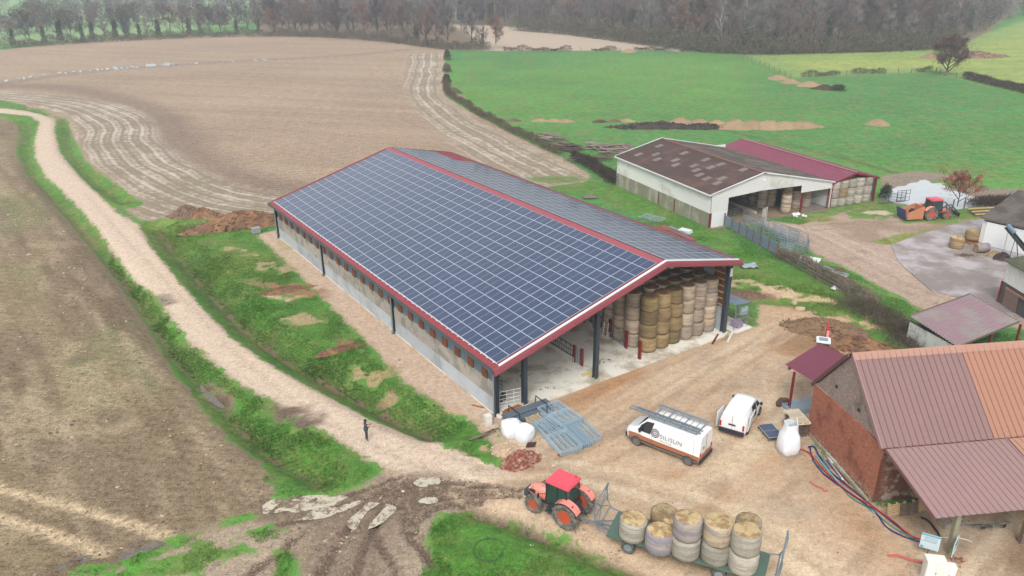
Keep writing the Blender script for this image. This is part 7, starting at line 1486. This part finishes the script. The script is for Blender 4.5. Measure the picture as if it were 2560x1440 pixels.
for k, (a, b, rx, h_, w) in enumerate(((1945, 197, 3.4, 1.0, 'nearest the fence corner'), (1976, 206, 3.0, 1.0, 'second from the fence corner'), (2024, 214, 3.8, 1.1, 'third from the fence corner'), (2062, 222, 3.8, 1.0, 'grey brown, before the dark shrub'))): mound('straw_heap', f'straw heap {w}', 'straw heap', g(a, b), rx, 3.4, h_, M['strawheap'] if k < 3 else V_['bush2'], seed=40 + k)
mound('straw_heap', 'single small straw heap alone in the middle of the right pasture', 'straw heap', g(2196, 311), 2.6, 2.2, 1.1, M['strawheap'], seed=50); mound('straw_heap', 'yellowish heap by the scrub at the top of the pasture', 'straw heap', g(1572, 130), 3.2, 3, 1.1, M['strawheap'], seed=51)
mound('earth_heap', 'long brown heap in the hazy field right of the lone tree', 'earth heap', g(2440, 142), 11, 5, 1.6, mat('brown heap', L(150, 120, 100), .95, var=.3), seed=52, chunks=200, csz=(.4, 1.0)); mound('earth_heap', 'brown heap half hidden left of the lone tree', 'earth heap', g(2330, 144), 5, 4, 1.3, MATS['brown heap'], seed=53)
mound('brush_heap', 'dark heap with straw at the bend of the pasture hedge', 'brush heap', g(1135, 232), 2.6, 2.2, 1.3, V_['bush2'], seed=54); mound('straw_heap', 'little yellow straw scatter beside the hedge bend', 'straw heap', g(1148, 242), 2.0, 1.5, .4, M['strawheap'], seed=55)
sm = [(1285, 302, 'dark'), (1350, 302, 'tan'), (1385, 303, 'tan'), (1415, 304, 'tan'), (1500, 305, 'dark'), (1535, 304, 'dark'), (1568, 303, 'tan'), (1655, 307, 'dark')]
for k, (a, b, w) in enumerate(sm): mound('muck_clump', f'low {w} clump, {ORD[k]} from the left in the faint row of clumps', 'clump', g(a, b), 2.0, 1.3, .5, V_['bush2'] if w == 'dark' else M['strawheap'], seed=60 + k)
def logpile(label, c, rz, n, ln, w, h, seed, mt):
    rr = random.Random(seed); t = thing('log_pile', label, 'log pile', (c.x, c.y, 0), rz)
    for k in range(n):
        l = ln * rr.uniform(.4, 1); y = rr.uniform(-w / 2, w / 2); z = .1 + h * rr.random() * (1 - abs(y) / w); x = rr.uniform(-1, 1) * (ln - l) / 2 * 1.4; a = rr.uniform(-.5, .5); m = MB(); r0 = rr.uniform(.07, .15)
        m.tube([(x - l / 2 * cos(a), y - l / 2 * sin(a), z + rr.uniform(0, .2)), (x, y, z + .06), (x + l / 2 * cos(a), y + l / 2 * sin(a), z + rr.uniform(-.05, .3))], r0, 5, r0 * .5); m.obj('log', mt, t, fix=False)
M['logs'] = mat('cut logs', L(150, 134, 124), .9, var=.35, scale=1.2); M['logsd'] = mat('dark logs', L(112, 98, 88), .9, var=.3, scale=1.2)
logpile('tangled grey log pile, leftmost beyond the headland', g(1378, 352), -.5, 45, 5.0, 3.4, 1.2, 1, M['logs']); logpile('darker brown log pile just right of the leftmost one', g(1420, 376), -.7, 45, 5.4, 3.0, 1.4, 2, M['logsd']); logpile('pale split log pile in the middle, left half', g(1492, 372), -.6, 45, 4.4, 2.8, 1.2, 3, M['logs']); logpile('pale split log pile nearest the white barn', g(1550, 380), .1, 50, 5.0, 3.0, 1.2, 4, M['logs']); logpile('pale log pile joining the two nearest the white barn', g(1518, 386), -.2, 30, 3.0, 2.4, 1.0, 5, M['logs']); logpile('thin dark branches lying behind the fence posts', g(1480, 402), .1, 26, 7.0, 1.6, .6, 6, M['logsd'])
# ---------------------------------------------------------------- right yard
for k, (a, b, R_, H_, kd, lb) in enumerate(((2389, 628, .78, 1.25, 'straw', 'weathered straw bale standing on the wet concrete'), (2428, 612, .82, 1.2, 'straw', 'golden bale standing on a pallet by the store'))): c = g(a, b - 8); bale(kd, (c.x, c.y, .08 + (.2 if k else 0)), lb, None, R=R_, H=H_)
c = g(2430, 606); pallet('orange timber pallet under the golden bale by the store', (c.x, c.y, .08), .2, mt='orange_wood', w=2.0, d=1.6)
o = bale('mauve', (0, 0, 0), 'pinkish wrapped bale lying on its side on the concrete', None, R=.55, H=1.5); c = g(2452, 632); o.location = (c.x - .7, c.y, .6); o.rotation_euler = (0, radians(88), .05)
mound('straw_heap', 'torn golden straw heap beside the pink bale', 'straw heap', g(2484, 640), 1.4, .8, .6, M['strawheap'], seed=70, chunks=40); mound('muck_heap', 'dark muck heap by the store post', 'muck heap', g(2505, 648), 1.3, .9, .8, M['muck'], seed=71, chunks=60, csz=(.1, .25)); mound('muck_heap', 'flat scattered dung patch in front of the pink bale', 'muck heap', g(2415, 640), 1.5, .7, .12, mat('dung brown', L(104, 84, 62), .95, var=.4), seed=72, chunks=60, csz=(.06, .2)); mound('straw_scatter', 'flat spill of yellow straw on the wet concrete', 'straw', g(2400, 652), 2.6, 1.0, .06, mat('straw spill', L(206, 188, 142), .95, var=.2, fine=.3), -.6, seed=73)
mound('sand_patch', 'flat pale sand patch on the grass by the maroon shed', 'sand', g(2195, 532), 2.4, 1.2, .12, mat('sand', L(196, 184, 158), .95), seed=74)
t = thing('conveyor', 'dark bale conveyor with blue motor cover sloping in front of the store', 'conveyor', (0, 0, 0)); a = g(2512, 612, 3.2); a, b = g(2515, 568, 3.4), g(2575, 640, .9); m = MB(); m.bar(a, b, .5, .18); m.bar(a + Vector((.25, 0, .15)), b + Vector((.25, 0, .15)), .05, .2); m.obj('belt', M['black'], t); m = MB(); m.bar(a + Vector((.2, .1, .25)), a + (b - a) * .3 + Vector((.2, .1, .3)), .5, .25); m.obj('cover', mat('blue cover', L(126, 152, 172), .5), t); m = MB(); c = g(2545, 655); m.bar((c.x, c.y, 0), a + (b - a) * .45, .07); m.bar((c.x - .8, c.y + .5, 0), a + (b - a) * .4, .07); m.obj('legs', M['dark'], t)
P0, P1 = g(2428, 536), g(2510, 530)
for k in range(5): m = MB(); d = Vector((0, .45, 0)) * (k - 2); m.bar(P0 + d + Vector((0, 0, .25 + .06 * k)), P1 + d + Vector((.3 * k, 0, .25 + .06 * k)), .3, .12); tag(m.obj('beam', mat(['yellow beam', 'dark green beam'][k % 2], [L(214, 178, 108), L(60, 92, 88)][k % 2], .6)), f'{["yellow", "dark green"][k % 2]} beam in the stack by the red skip, {ORD[k]} from the front', 'beam')
t = thing('red_skip', 'red metal skip cut off by the right edge behind the store', 'skip', g(2562, 524), .1)
for s in (0, 1): m = MB(); m.span(-1.3, 2.5, s * 1.8 - .05, s * 1.8 + .05, .1, 1.4); m.obj('side', M['tail'], t)
m = MB(); m.span(-1.3, -1.2, 0, 1.8, .1, 1.4); m.span(-1.3, 2.5, 0, 1.8, .05, .12); m.obj('end', M['tail'], t)
# ---------------------------------------------------------------- by the brick barn
c = g(1928, 1092); t = thing('spare_panel', 'spare solar panel lying on a dark pallet near the tall white bag', 'solar panel', (c.x, c.y + .3, .32), radians(100)); 
mb = MB(); uvl = []; panel_geo(mb, uvl, lambda q: Vector((q[0] - PW / 2, q[1] - PH / 2, q[2]))); panel_obj('panel', mb, uvl, t)
pallet('dark pallet under the spare solar panel', (c.x, c.y + .3, .1), radians(100), mt='oldwood', w=1.7, d=1.1)
M['paleply'] = mat('new pale wood', L(236, 218, 190, .75), .8, var=.08)
c = g(1988, 1082); stk = radians(98)
for k in range(9): pallet(f'pallet in the tall stack by the brick wall, {"topmost, pale" if k == 8 else ORD[k] + " from the ground"}', (c.x + RND.uniform(-.05, .05), c.y + .1 + RND.uniform(-.05, .05), k * .15), stk, mt='paleply' if k == 8 else 'oldwood', w=1.9 if k == 8 else 1.3, d=1.15, group='stacked pallets by the brick wall', nb=11 if k == 8 else 7)
c = g(1950, 1068); m = MB(); m.lathe([(.0, .0), (.5, .02), (.42, .1), (0, .14)], 12, (0, 0, 0)); o = m.obj('flat_stone', M['stone']); o.location = (c.x, c.y, 0); tag(o, 'round flat pale stone left of the pallet stack', 'stone')
rzb, _ = ang2((1978, 1020), (2030, 1010)); c = g(2004, 1020); gatestack('feed_barrier', 'long galvanised feed barrier lying behind the red canopy post', (c.x, c.y, 0), rzb, 2.7, 1.5, 4, 6, .1, False, group='barriers by the canopy')
m = MB(); m.box((0, 0, .3), (1.0, .5, .5), .3, .2, .1, .7); m.box((-.4, -.2, .2), (.4, .3, .3), .8); o = m.obj('digger_bucket', mat('brown bucket', L(92, 72, 66), .8)); c = g(1958, 1012); o.location = (c.x, c.y, 0); tag(o, 'brown digger bucket lying left of the red canopy post', 'bucket')
hose_paths = [('blue', L(30, 36, 120), [(2024, 1118), (2030, 1150), (2060, 1190), (2110, 1225), (2160, 1258), (2195, 1290), (2215, 1320), (2250, 1342), (2300, 1356)], .05), ('blue', L(30, 36, 120), [(2020, 1122), (2036, 1116), (2044, 1140), (2066, 1172), (2100, 1205), (2160, 1250), (2190, 1276), (2240, 1318), (2290, 1350)], .05), ('red', L(196, 30, 44), [(1990, 1124), (2020, 1132), (2042, 1160), (2080, 1200), (2125, 1240), (2175, 1266), (2220, 1300), (2270, 1340), (2298, 1354)], .045), ('green', L(40, 132, 96), [(2030, 1152), (2070, 1188), (2100, 1215), (2130, 1250), (2180, 1276), (2230, 1320), (2285, 1350)], .04), ('turquoise', L(120, 200, 206), [(2040, 1140), (2062, 1172), (2094, 1206), (2120, 1232), (2170, 1262), (2186, 1288)], .045), ('dark red', L(120, 36, 46), [(2100, 1206), (2150, 1246), (2200, 1284), (2250, 1325)], .04), ('black', L(36, 34, 44), [(2302, 1296), (2325, 1306), (2342, 1330), (2348, 1344)], .07)]
for k, (nm, c_, pts_, rad) in enumerate(hose_paths):
    w = smoothline([(g(*p).x, g(*p).y) for p in pts_], 2); m = MB(); m.tube([(a, b, .06 + .05 * (k % 3) + .04 * sin(i * .7 + k)) for i, (a, b) in enumerate(w)], rad, 6); tag(m.obj('conduit', mat(nm + ' conduit', c_, .5), smooth=True), ['outer blue conduit running along the brick barn', 'inner blue conduit with a loop at its end, along the brick barn', 'bright red conduit running along the brick barn', 'green conduit among the blue ones', 'turquoise conduit beside the brick barn', 'dark red conduit nearest the brick corner', 'thick black hose under the lean-to roof'][k], 'conduit')
for k, (a, b, c_) in enumerate((((2062, 1130), (2082, 1158), 'white'), ((2052, 1138), (2076, 1170), 'galv'), ((2078, 1160), (2108, 1200), 'white'), ((2072, 1152), (2104, 1196), 'galv'), ((2106, 1196), (2122, 1214), 'mosswall'))): m = MB(); m.tube([g(*a, .1), g(*b, .1)], .06, 7); tag(m.obj('tube_piece', M[c_]), f'pale straight tube lying by the barn plinth, {ORD[k]} from the rear', 'tube')
for k, (a, b) in enumerate((((2066, 1152), (2100, 1192)), ((2090, 1180), (2118, 1212)))): m = MB(); m.bar(g(*a, .06) + Vector((.2, .1, 0)), g(*b, .06) + Vector((.2, .1, 0)), .5, .06); tag(m.obj('red_board', mat('oxblood board', L(116, 50, 46), .7)), ['dark red board lying by the plinth, rear one', 'dark red board lying by the plinth, front one'][k], 'board')
def ribbon(nm, label, pts_, w, mt, cat='netting'):
    P = [g(*p, .05) for p in pts_]; m = MB(); R_ = []
    for i, p in enumerate(P): d = (P[min(i + 1, len(P) - 1)] - P[max(i - 1, 0)]).normalized(); n_ = Vector((-d.y, d.x, 0)); R_.append([p - n_ * w / 2, p + n_ * w / 2 + Vector((0, 0, .03))])
    m.grid(R_); return tag(m.obj(nm, mt), label, cat)
rd = mat('red warning net', L(206, 104, 94), .8, var=.3, scale=6); ribbon('warning_net', 'strip of red warning net on the ground before the white cabinets', [(2222, 1390), (2245, 1388), (2270, 1398), (2310, 1406)], .2, rd); ribbon('warning_net', 'short strip of red net in the middle of the yard', [(2024, 1204), (2040, 1214), (2060, 1224)], .13, rd); ribbon('warning_net', 'tiny red scrap right of the short red net', [(2058, 1228), (2070, 1226)], .18, rd)
# pallets leaning under the lean-to
for k, (a, b) in enumerate(((2236, 1290), (2268, 1292), (2300, 1285))): c = g(a, b); pallet(f'pallet standing against the shaded brick front, {ORD[k]} from the corner', (c.x, c.y + .1 * k, .62), DA + .1, radians(78), 0, mt=['pine', 'oldwood', 'pine'][k], group='pallets under the lean-to')
def bicycle(label, c, rz):
    t = thing('bicycle', label, 'bicycle', (c.x, c.y, 0), rz, 'old bicycles under the lean-to'); t.rotation_euler = (radians(70), 0, rz)
    for x in (-.52, .52): m = MB(); m.lathe([(.33, -.015), (.35, 0), (.33, .015)], 22, (x, 0, .35), 'y', closed=True); [m.bar((x, 0, .35), (x + .33 * cos(a), 0, .35 + .33 * sin(a)), .006) for a in np.linspace(0, 2 * pi, 9)[:-1]]; m.obj('wheel', M['galv'], t)
    m = MB(); [m.tube([p, q], .018, 5) for p, q in (((-.52, 0, .35), (-.1, 0, .3)), ((-.1, 0, .3), (.4, 0, .75)), ((-.52, 0, .35), (-.22, 0, .8)), ((-.22, 0, .8), (.38, 0, .82)), ((-.1, 0, .3), (-.24, 0, .88)), ((.52, 0, .35), (.36, 0, .95)))]; m.obj('frame', M['dark'], t); m = MB(); m.tube([(.34, -.25, .98), (.36, 0, .95), (.34, .25, .98)], .015, 5); m.obj('handlebar', M['galv'], t); m = MB(); m.box((-.24, 0, .9), (.25, .13, .06)); m.obj('saddle', M['black'], t)
bicycle('old bicycle lying under the lean-to, left one', g(2442, 1306), .1); bicycle('old bicycle lying under the lean-to, right one', g(2480, 1302), .5)
m = MB(); m.tube([(-.6, -.3, .3), (.6, -.3, .3), (.6, .3, .3), (-.6, .3, .3), (-.6, -.3, .3)], .03, 5); m.tube([(0, -.3, .3), (0, .3, .3)], .03, 5); [m.bar((x, y, 0), (x, y, .32), .04) for x in (-.6, .6) for y in (-.3, .3)]; o = m.obj('frame_table', M['galv']); c = g(2375, 1312); o.location = (c.x, c.y, 0); o.rotation_euler.z = .15; tag(o, 'low metal frame under the edge of the lean-to roof', 'frame')
# utility cabinets and boards at the bottom edge
M['cab'] = mat('off white cabinet', L(238, 232, 226, .8), .5, var=.03)
def cabinet(nm, label, c, rz, w, d, h):
    t = thing(nm, label, 'cabinet', (c.x, c.y, 0), rz); m = MB(); m.box((0, 0, h / 2 - .1), (w, d, h + .2)); m.obj('housing', M['cab'], t, bevel=.02); m = MB(); m.box((0, 0, h + .03), (w + .06, d + .06, .06)); m.obj('lid', M['cab'], t, bevel=.015)
    for s in (-1, 1): m = MB(); m.box((s * w * .24, -d / 2 - .012, h / 2), (w * .45, .02, h * .9)); m.obj('door', M['cab'], t); 
    m = MB(); m.box((w * .03, -d / 2 - .03, h * .5), (.03, .02, .12)); m.obj('lock', M['dark'], t)
zc = 1.45; c = g(2340, 1398, zc); cabinet('utility_cabinet', 'tall off white electrical cabinet at the bottom right', c, radians(-10), .98, .6, zc); c = g(2372, 1415, .95); cabinet('utility_cabinet', 'lower off white cabinet beside the tall one', c, radians(-10), .72, .45, .95)
M['board_w'] = mat('notice board white', L(206, 226, 234, .75), .5, var=.03); M['board_b'] = mat('notice board blue', L(104, 176, 200), .5, var=.03)
def notice(label, c, rz, w, h, z0):
    t = thing('notice_board', label, 'sign', (c.x, c.y, z0), rz); m = MB(); m.box((0, 0, h / 2), (w, .04, h)); m.obj('panel', M['board_w'], t)
    m = MB(); m.box((0, -.026, h - .06), (w, .01, .10)); m.box((-w * .1, -.026, h * .5), (w * .8, .01, .02)); m.box((-w * .38, -.026, .1), (w * .16, .01, .14)); m.obj('print', M['board_b'], t); m = MB()
    for k in range(5): m.box((0, -.026, h * .82 - k * .07), (w * .7, .008, .012)); 
    m.obj('text_lines', M['logo'], t); m = MB(); m.bar((0, .04, -z0), (0, .04, h * .8), .06); m.obj('stake', M['oldwood'], t)
c = g(2331, 1400); notice('blue and white notice board left of the grey post', c + Vector((-.15, .35, 0)), radians(-28), .98, 1.0, .5); c = g(2382, 1410); notice('blue and white notice board right of the grey post', c + Vector((.1, .3, 0)), radians(48), .9, 1.0, .5)
debris('tile_scraps', 'broken tiles and a pale slab behind the white cabinets', 'rubble', g(2395, 1404), .5, 12, (.12, .35), M['rubble'], 9, .25)
m = MB(); w = smoothline([(g(*p).x, g(*p).y) for p in ((2300, 1354), (2315, 1350), (2345, 1346), (2380, 1344), (2415, 1350), (2432, 1358))]); m.tube([(a, b, .05) for a, b in w], .02, 4); tag(m.obj('white_cable', M['white']), 'thin white cable curving over the ground behind the notice boards', 'cable')
m = MB(); c = g(1222, 1378); m.tube([(c.x + .95 * cos(a), c.y + .95 * sin(a), .14 + .03 * sin(3 * a)) for a in np.linspace(0, 5.9, 26)], .012, 5); m.tube([(c.x + .85 * cos(a), c.y + 1.0 * sin(a), .1) for a in np.linspace(1, 6.5, 26)], .012, 5); tag(m.obj('hose_coil', mat('dark green hose', L(40, 70, 60), .6)), 'coil of dark hose lying in the grass at the bottom', 'hose')
debris('white_scrap', 'white plastic crumb in the grass ditch beside the tractor', 'plastic', g(1328, 1366, -.2), .12, 3, (.08, .2), M['white'], 12)
# ---------------------------------------------------------------- grass blades (near verges), stubble straw
def tufts():
    rs = np.random.RandomState(17); n = 620000; x = rs.uniform(-48, 46, n); y = rs.uniform(29, 100, n)
    # only where it can be seen
    q = (np.stack([x, y, np.zeros(n)], 1) - np.array([0, 0, CAM_H])) @ CAMR.T; px = 1280 + F_PX * q[:, 0] / q[:, 2]; py = 720 + F_PX * q[:, 1] / q[:, 2]
    i = np.clip(np.searchsorted(XS, x), 0, NX - 1); j = np.clip(np.searchsorted(YS, y), 0, NY - 1); id_ = j * NX + i
    k = (px > -60) & (px < 2620) & (py < 1500) & (gm[id_] + (vnoise(x, y, .6, 5, 2) - .5) * 1.4 > .25) & (rs.rand(n) < np.clip(62 / y, .3, 1) ** 1.3)
    bu, bv = (x - BX) * cos(BTH) + (y - BY) * sin(BTH), -(x - BX) * sin(BTH) + (y - BY) * cos(BTH); k &= ~((bu > -1) & (bu < 51) & (bv > -.2) & (bv < 26))
    dv_, du_ = (x - DO[0]) * -sin(DA) + (y - DO[1]) * cos(DA), (x - DO[0]) * cos(DA) + (y - DO[1]) * sin(DA); k &= ~((du_ > -.3) & (dv_ > -.1) & (dv_ < 8))
    x, y, id_ = x[k], y[k], id_[k]; n = len(x); z = Hh[id_] - .03; cl = vnoise(x, y, .35, 77, 3); tall = .06 + .12 * np.clip((cl - .45) * 3, 0, 1)
    nb = 3; X = np.repeat(x, nb) + rs.normal(0, .06, n * nb); Y = np.repeat(y, nb) + rs.normal(0, .06, n * nb); Z = np.repeat(z, nb); T = np.repeat(tall, nb) * rs.uniform(.6, 1.5, n * nb); a = rs.rand(n * nb) * 6.28; w = rs.uniform(.02, .045, n * nb)
    ln = rs.normal(0, .5, (n * nb, 2)) + np.array([.25, -.3]); v0 = np.stack([X - np.cos(a) * w, Y - np.sin(a) * w, Z], 1); v1 = np.stack([X + np.cos(a) * w, Y + np.sin(a) * w, Z], 1); v2 = np.stack([X + ln[:, 0] * T, Y + ln[:, 1] * T, Z + T], 1)
    v = np.stack([v0, v1, v2], 1).reshape(-1, 3).astype(np.float32); nf = n * nb; me = bpy.data.meshes.new('grass'); me.vertices.add(len(v)); me.vertices.foreach_set('co', v.ravel()); me.loops.add(len(v)); me.loops.foreach_set('vertex_index', np.arange(len(v), dtype=np.int32)); me.polygons.add(nf); me.polygons.foreach_set('loop_start', np.arange(0, len(v), 3, dtype=np.int32)); me.update(calc_edges=True)
    col = np.repeat(Gc[id_] * rs.uniform(.8, 1.35, (n, 1)), nb * 3, 0); yl = np.repeat((rs.rand(n) < .10 + .25 * (cl < .42)), nb * 3)[:, None]; col = np.where(yl, np.array(L(158, 148, 84)) * .95, col); c4 = np.ones((len(v), 4), np.float32); c4[:, :3] = col
    at = me.attributes.new('tint', 'FLOAT_COLOR', 'POINT'); at.data.foreach_set('color', c4.ravel())
    m, n_, p = newmat('grass blades'); n_.set(p.inputs['Base Color'], n_('ShaderNodeAttribute', _attribute_name='tint').outputs['Color']); p.inputs['Roughness'].default_value = .8; p.inputs['Specular IOR Level'].default_value = .15
    me.materials.append(m); o = bpy.data.objects.new('grass', me); COL.objects.link(o); tag(o, 'short rough green grass on the verges and around the yard', 'grass', kind='stuff')
tufts()
def litter(nm, label, cat, poly, n, sz, cols, seed, flat=.6, mask=None):
    rs = np.random.RandomState(seed); a = np.array(P2(poly)); x = rs.uniform(a[:, 0].min(), a[:, 0].max(), n); y = rs.uniform(a[:, 1].min(), a[:, 1].max(), n); ins = np.zeros(n, bool)
    for i in range(len(a)):
        (ax, ay), (bx, by) = a[i], a[(i + 1) % len(a)]; ins ^= ((ay > y) != (by > y)) & (x < (bx - ax) * (y - ay) / (by - ay + 1e-12) + ax)
    k = ins; i = np.clip(np.searchsorted(XS, x), 0, NX - 1); j = np.clip(np.searchsorted(YS, y), 0, NY - 1); id_ = j * NX + i; k &= (gm[id_] < -.15) & (vnoise(x, y, .25, seed, 3) > .40)
    x, y, id_ = x[k], y[k], id_[k]; n = len(x); z = Hh[id_]; s = rs.gamma(2.0, .5, n) * sz; base = np.array([(-1, -1, 0), (1, -1, 0), (1, 1, 0), (-1, 1, 0), (0, 0, 1)], float)
    r_ = rs.rand(n) * 6.28; c, s_ = np.cos(r_), np.sin(r_); jit = rs.uniform(.55, 1.2, (n, 5, 3)); B_ = base[None] * jit * s[:, None, None] * np.array([1, .8, flat]); X = B_[:, :, 0] * c[:, None] - B_[:, :, 1] * s_[:, None] + x[:, None]; Y = B_[:, :, 0] * s_[:, None] + B_[:, :, 1] * c[:, None] + y[:, None]; Z = B_[:, :, 2] + z[:, None] - .01
    v = np.stack([X, Y, Z], 2).reshape(-1, 3).astype(np.float32); f = (np.arange(n)[:, None, None] * 5 + np.array([(0, 1, 4), (1, 2, 4), (2, 3, 4), (3, 0, 4)])[None]).reshape(-1).astype(np.int32)
    me = bpy.data.meshes.new(nm); me.vertices.add(len(v)); me.vertices.foreach_set('co', v.ravel()); me.loops.add(len(f)); me.loops.foreach_set('vertex_index', f); me.polygons.add(len(f) // 3); me.polygons.foreach_set('loop_start', np.arange(0, len(f), 3, dtype=np.int32)); me.update(calc_edges=True)
    cc = np.array(cols)[rs.randint(0, len(cols), n)] * rs.uniform(.8, 1.2, (n, 1)); c4 = np.ones((len(v), 4), np.float32); c4[:, :3] = np.repeat(cc, 5, 0); at = me.attributes.new('tint', 'FLOAT_COLOR', 'POINT'); at.data.foreach_set('color', c4.ravel())
    if 'litter' not in MATS: m, n_, p = newmat('litter'); n_.set(p.inputs['Base Color'], n_('ShaderNodeAttribute', _attribute_name='tint').outputs['Color']); p.inputs['Roughness'].default_value = .9; MATS['litter'] = m
    me.materials.append(MATS['litter']); o = bpy.data.objects.new(nm, me); COL.objects.link(o); tag(o, label, cat, kind='stuff')
litter('gravel', 'loose pale gravel stones on the track and yard', 'gravel', TRK, 40000, .022, [L(232, 214, 192), L(196, 172, 150), L(160, 140, 124), L(224, 200, 170)], 21)
litter('gravel', 'loose gravel on the apron along the new barn wall', 'gravel', AP, 24000, .028, [L(226, 204, 182), L(186, 160, 140), L(140, 120, 106)], 22)
litter('gravel', 'scattered stones and clods over the sandy farmyard', 'gravel', YARD, 36000, .022, [L(226, 202, 170), L(176, 146, 116), L(140, 116, 96), L(120, 96, 80)], 23)
litter('clods', 'clods and stalks on the ploughed field', 'clods', PL, 150000, .045, [L(170, 150, 124), L(120, 102, 82), L(196, 178, 148), L(100, 84, 68)], 24, .8)
litter('clods', 'mud clods and stones at the muddy field entrance', 'clods', MUD, 9000, .03, [L(176, 154, 130), L(122, 102, 86), L(200, 180, 154), L(104, 88, 74)], 25, .8)
# ---------------------------------------------------------------- haze
m, n, p = newmat('haze'); m.node_tree.nodes.clear(); n = N(m.node_tree); out = n('ShaderNodeOutputMaterial'); pv = n('ShaderNodeVolumePrincipled')
pv.inputs['Color'].default_value = (.76, .87, 1.0, 1); pv.inputs['Density'].default_value = .00042; pv.inputs['Anisotropy'].default_value = .1
m.node_tree.links.new(pv.outputs[0], out.inputs['Volume'])
mb = MB(); mb.span(-1500, 1500, -70, 2400, -3.2, 36); tag(mb.obj('haze', m), 'thin cold winter haze over the whole countryside', 'haze', kind='stuff')
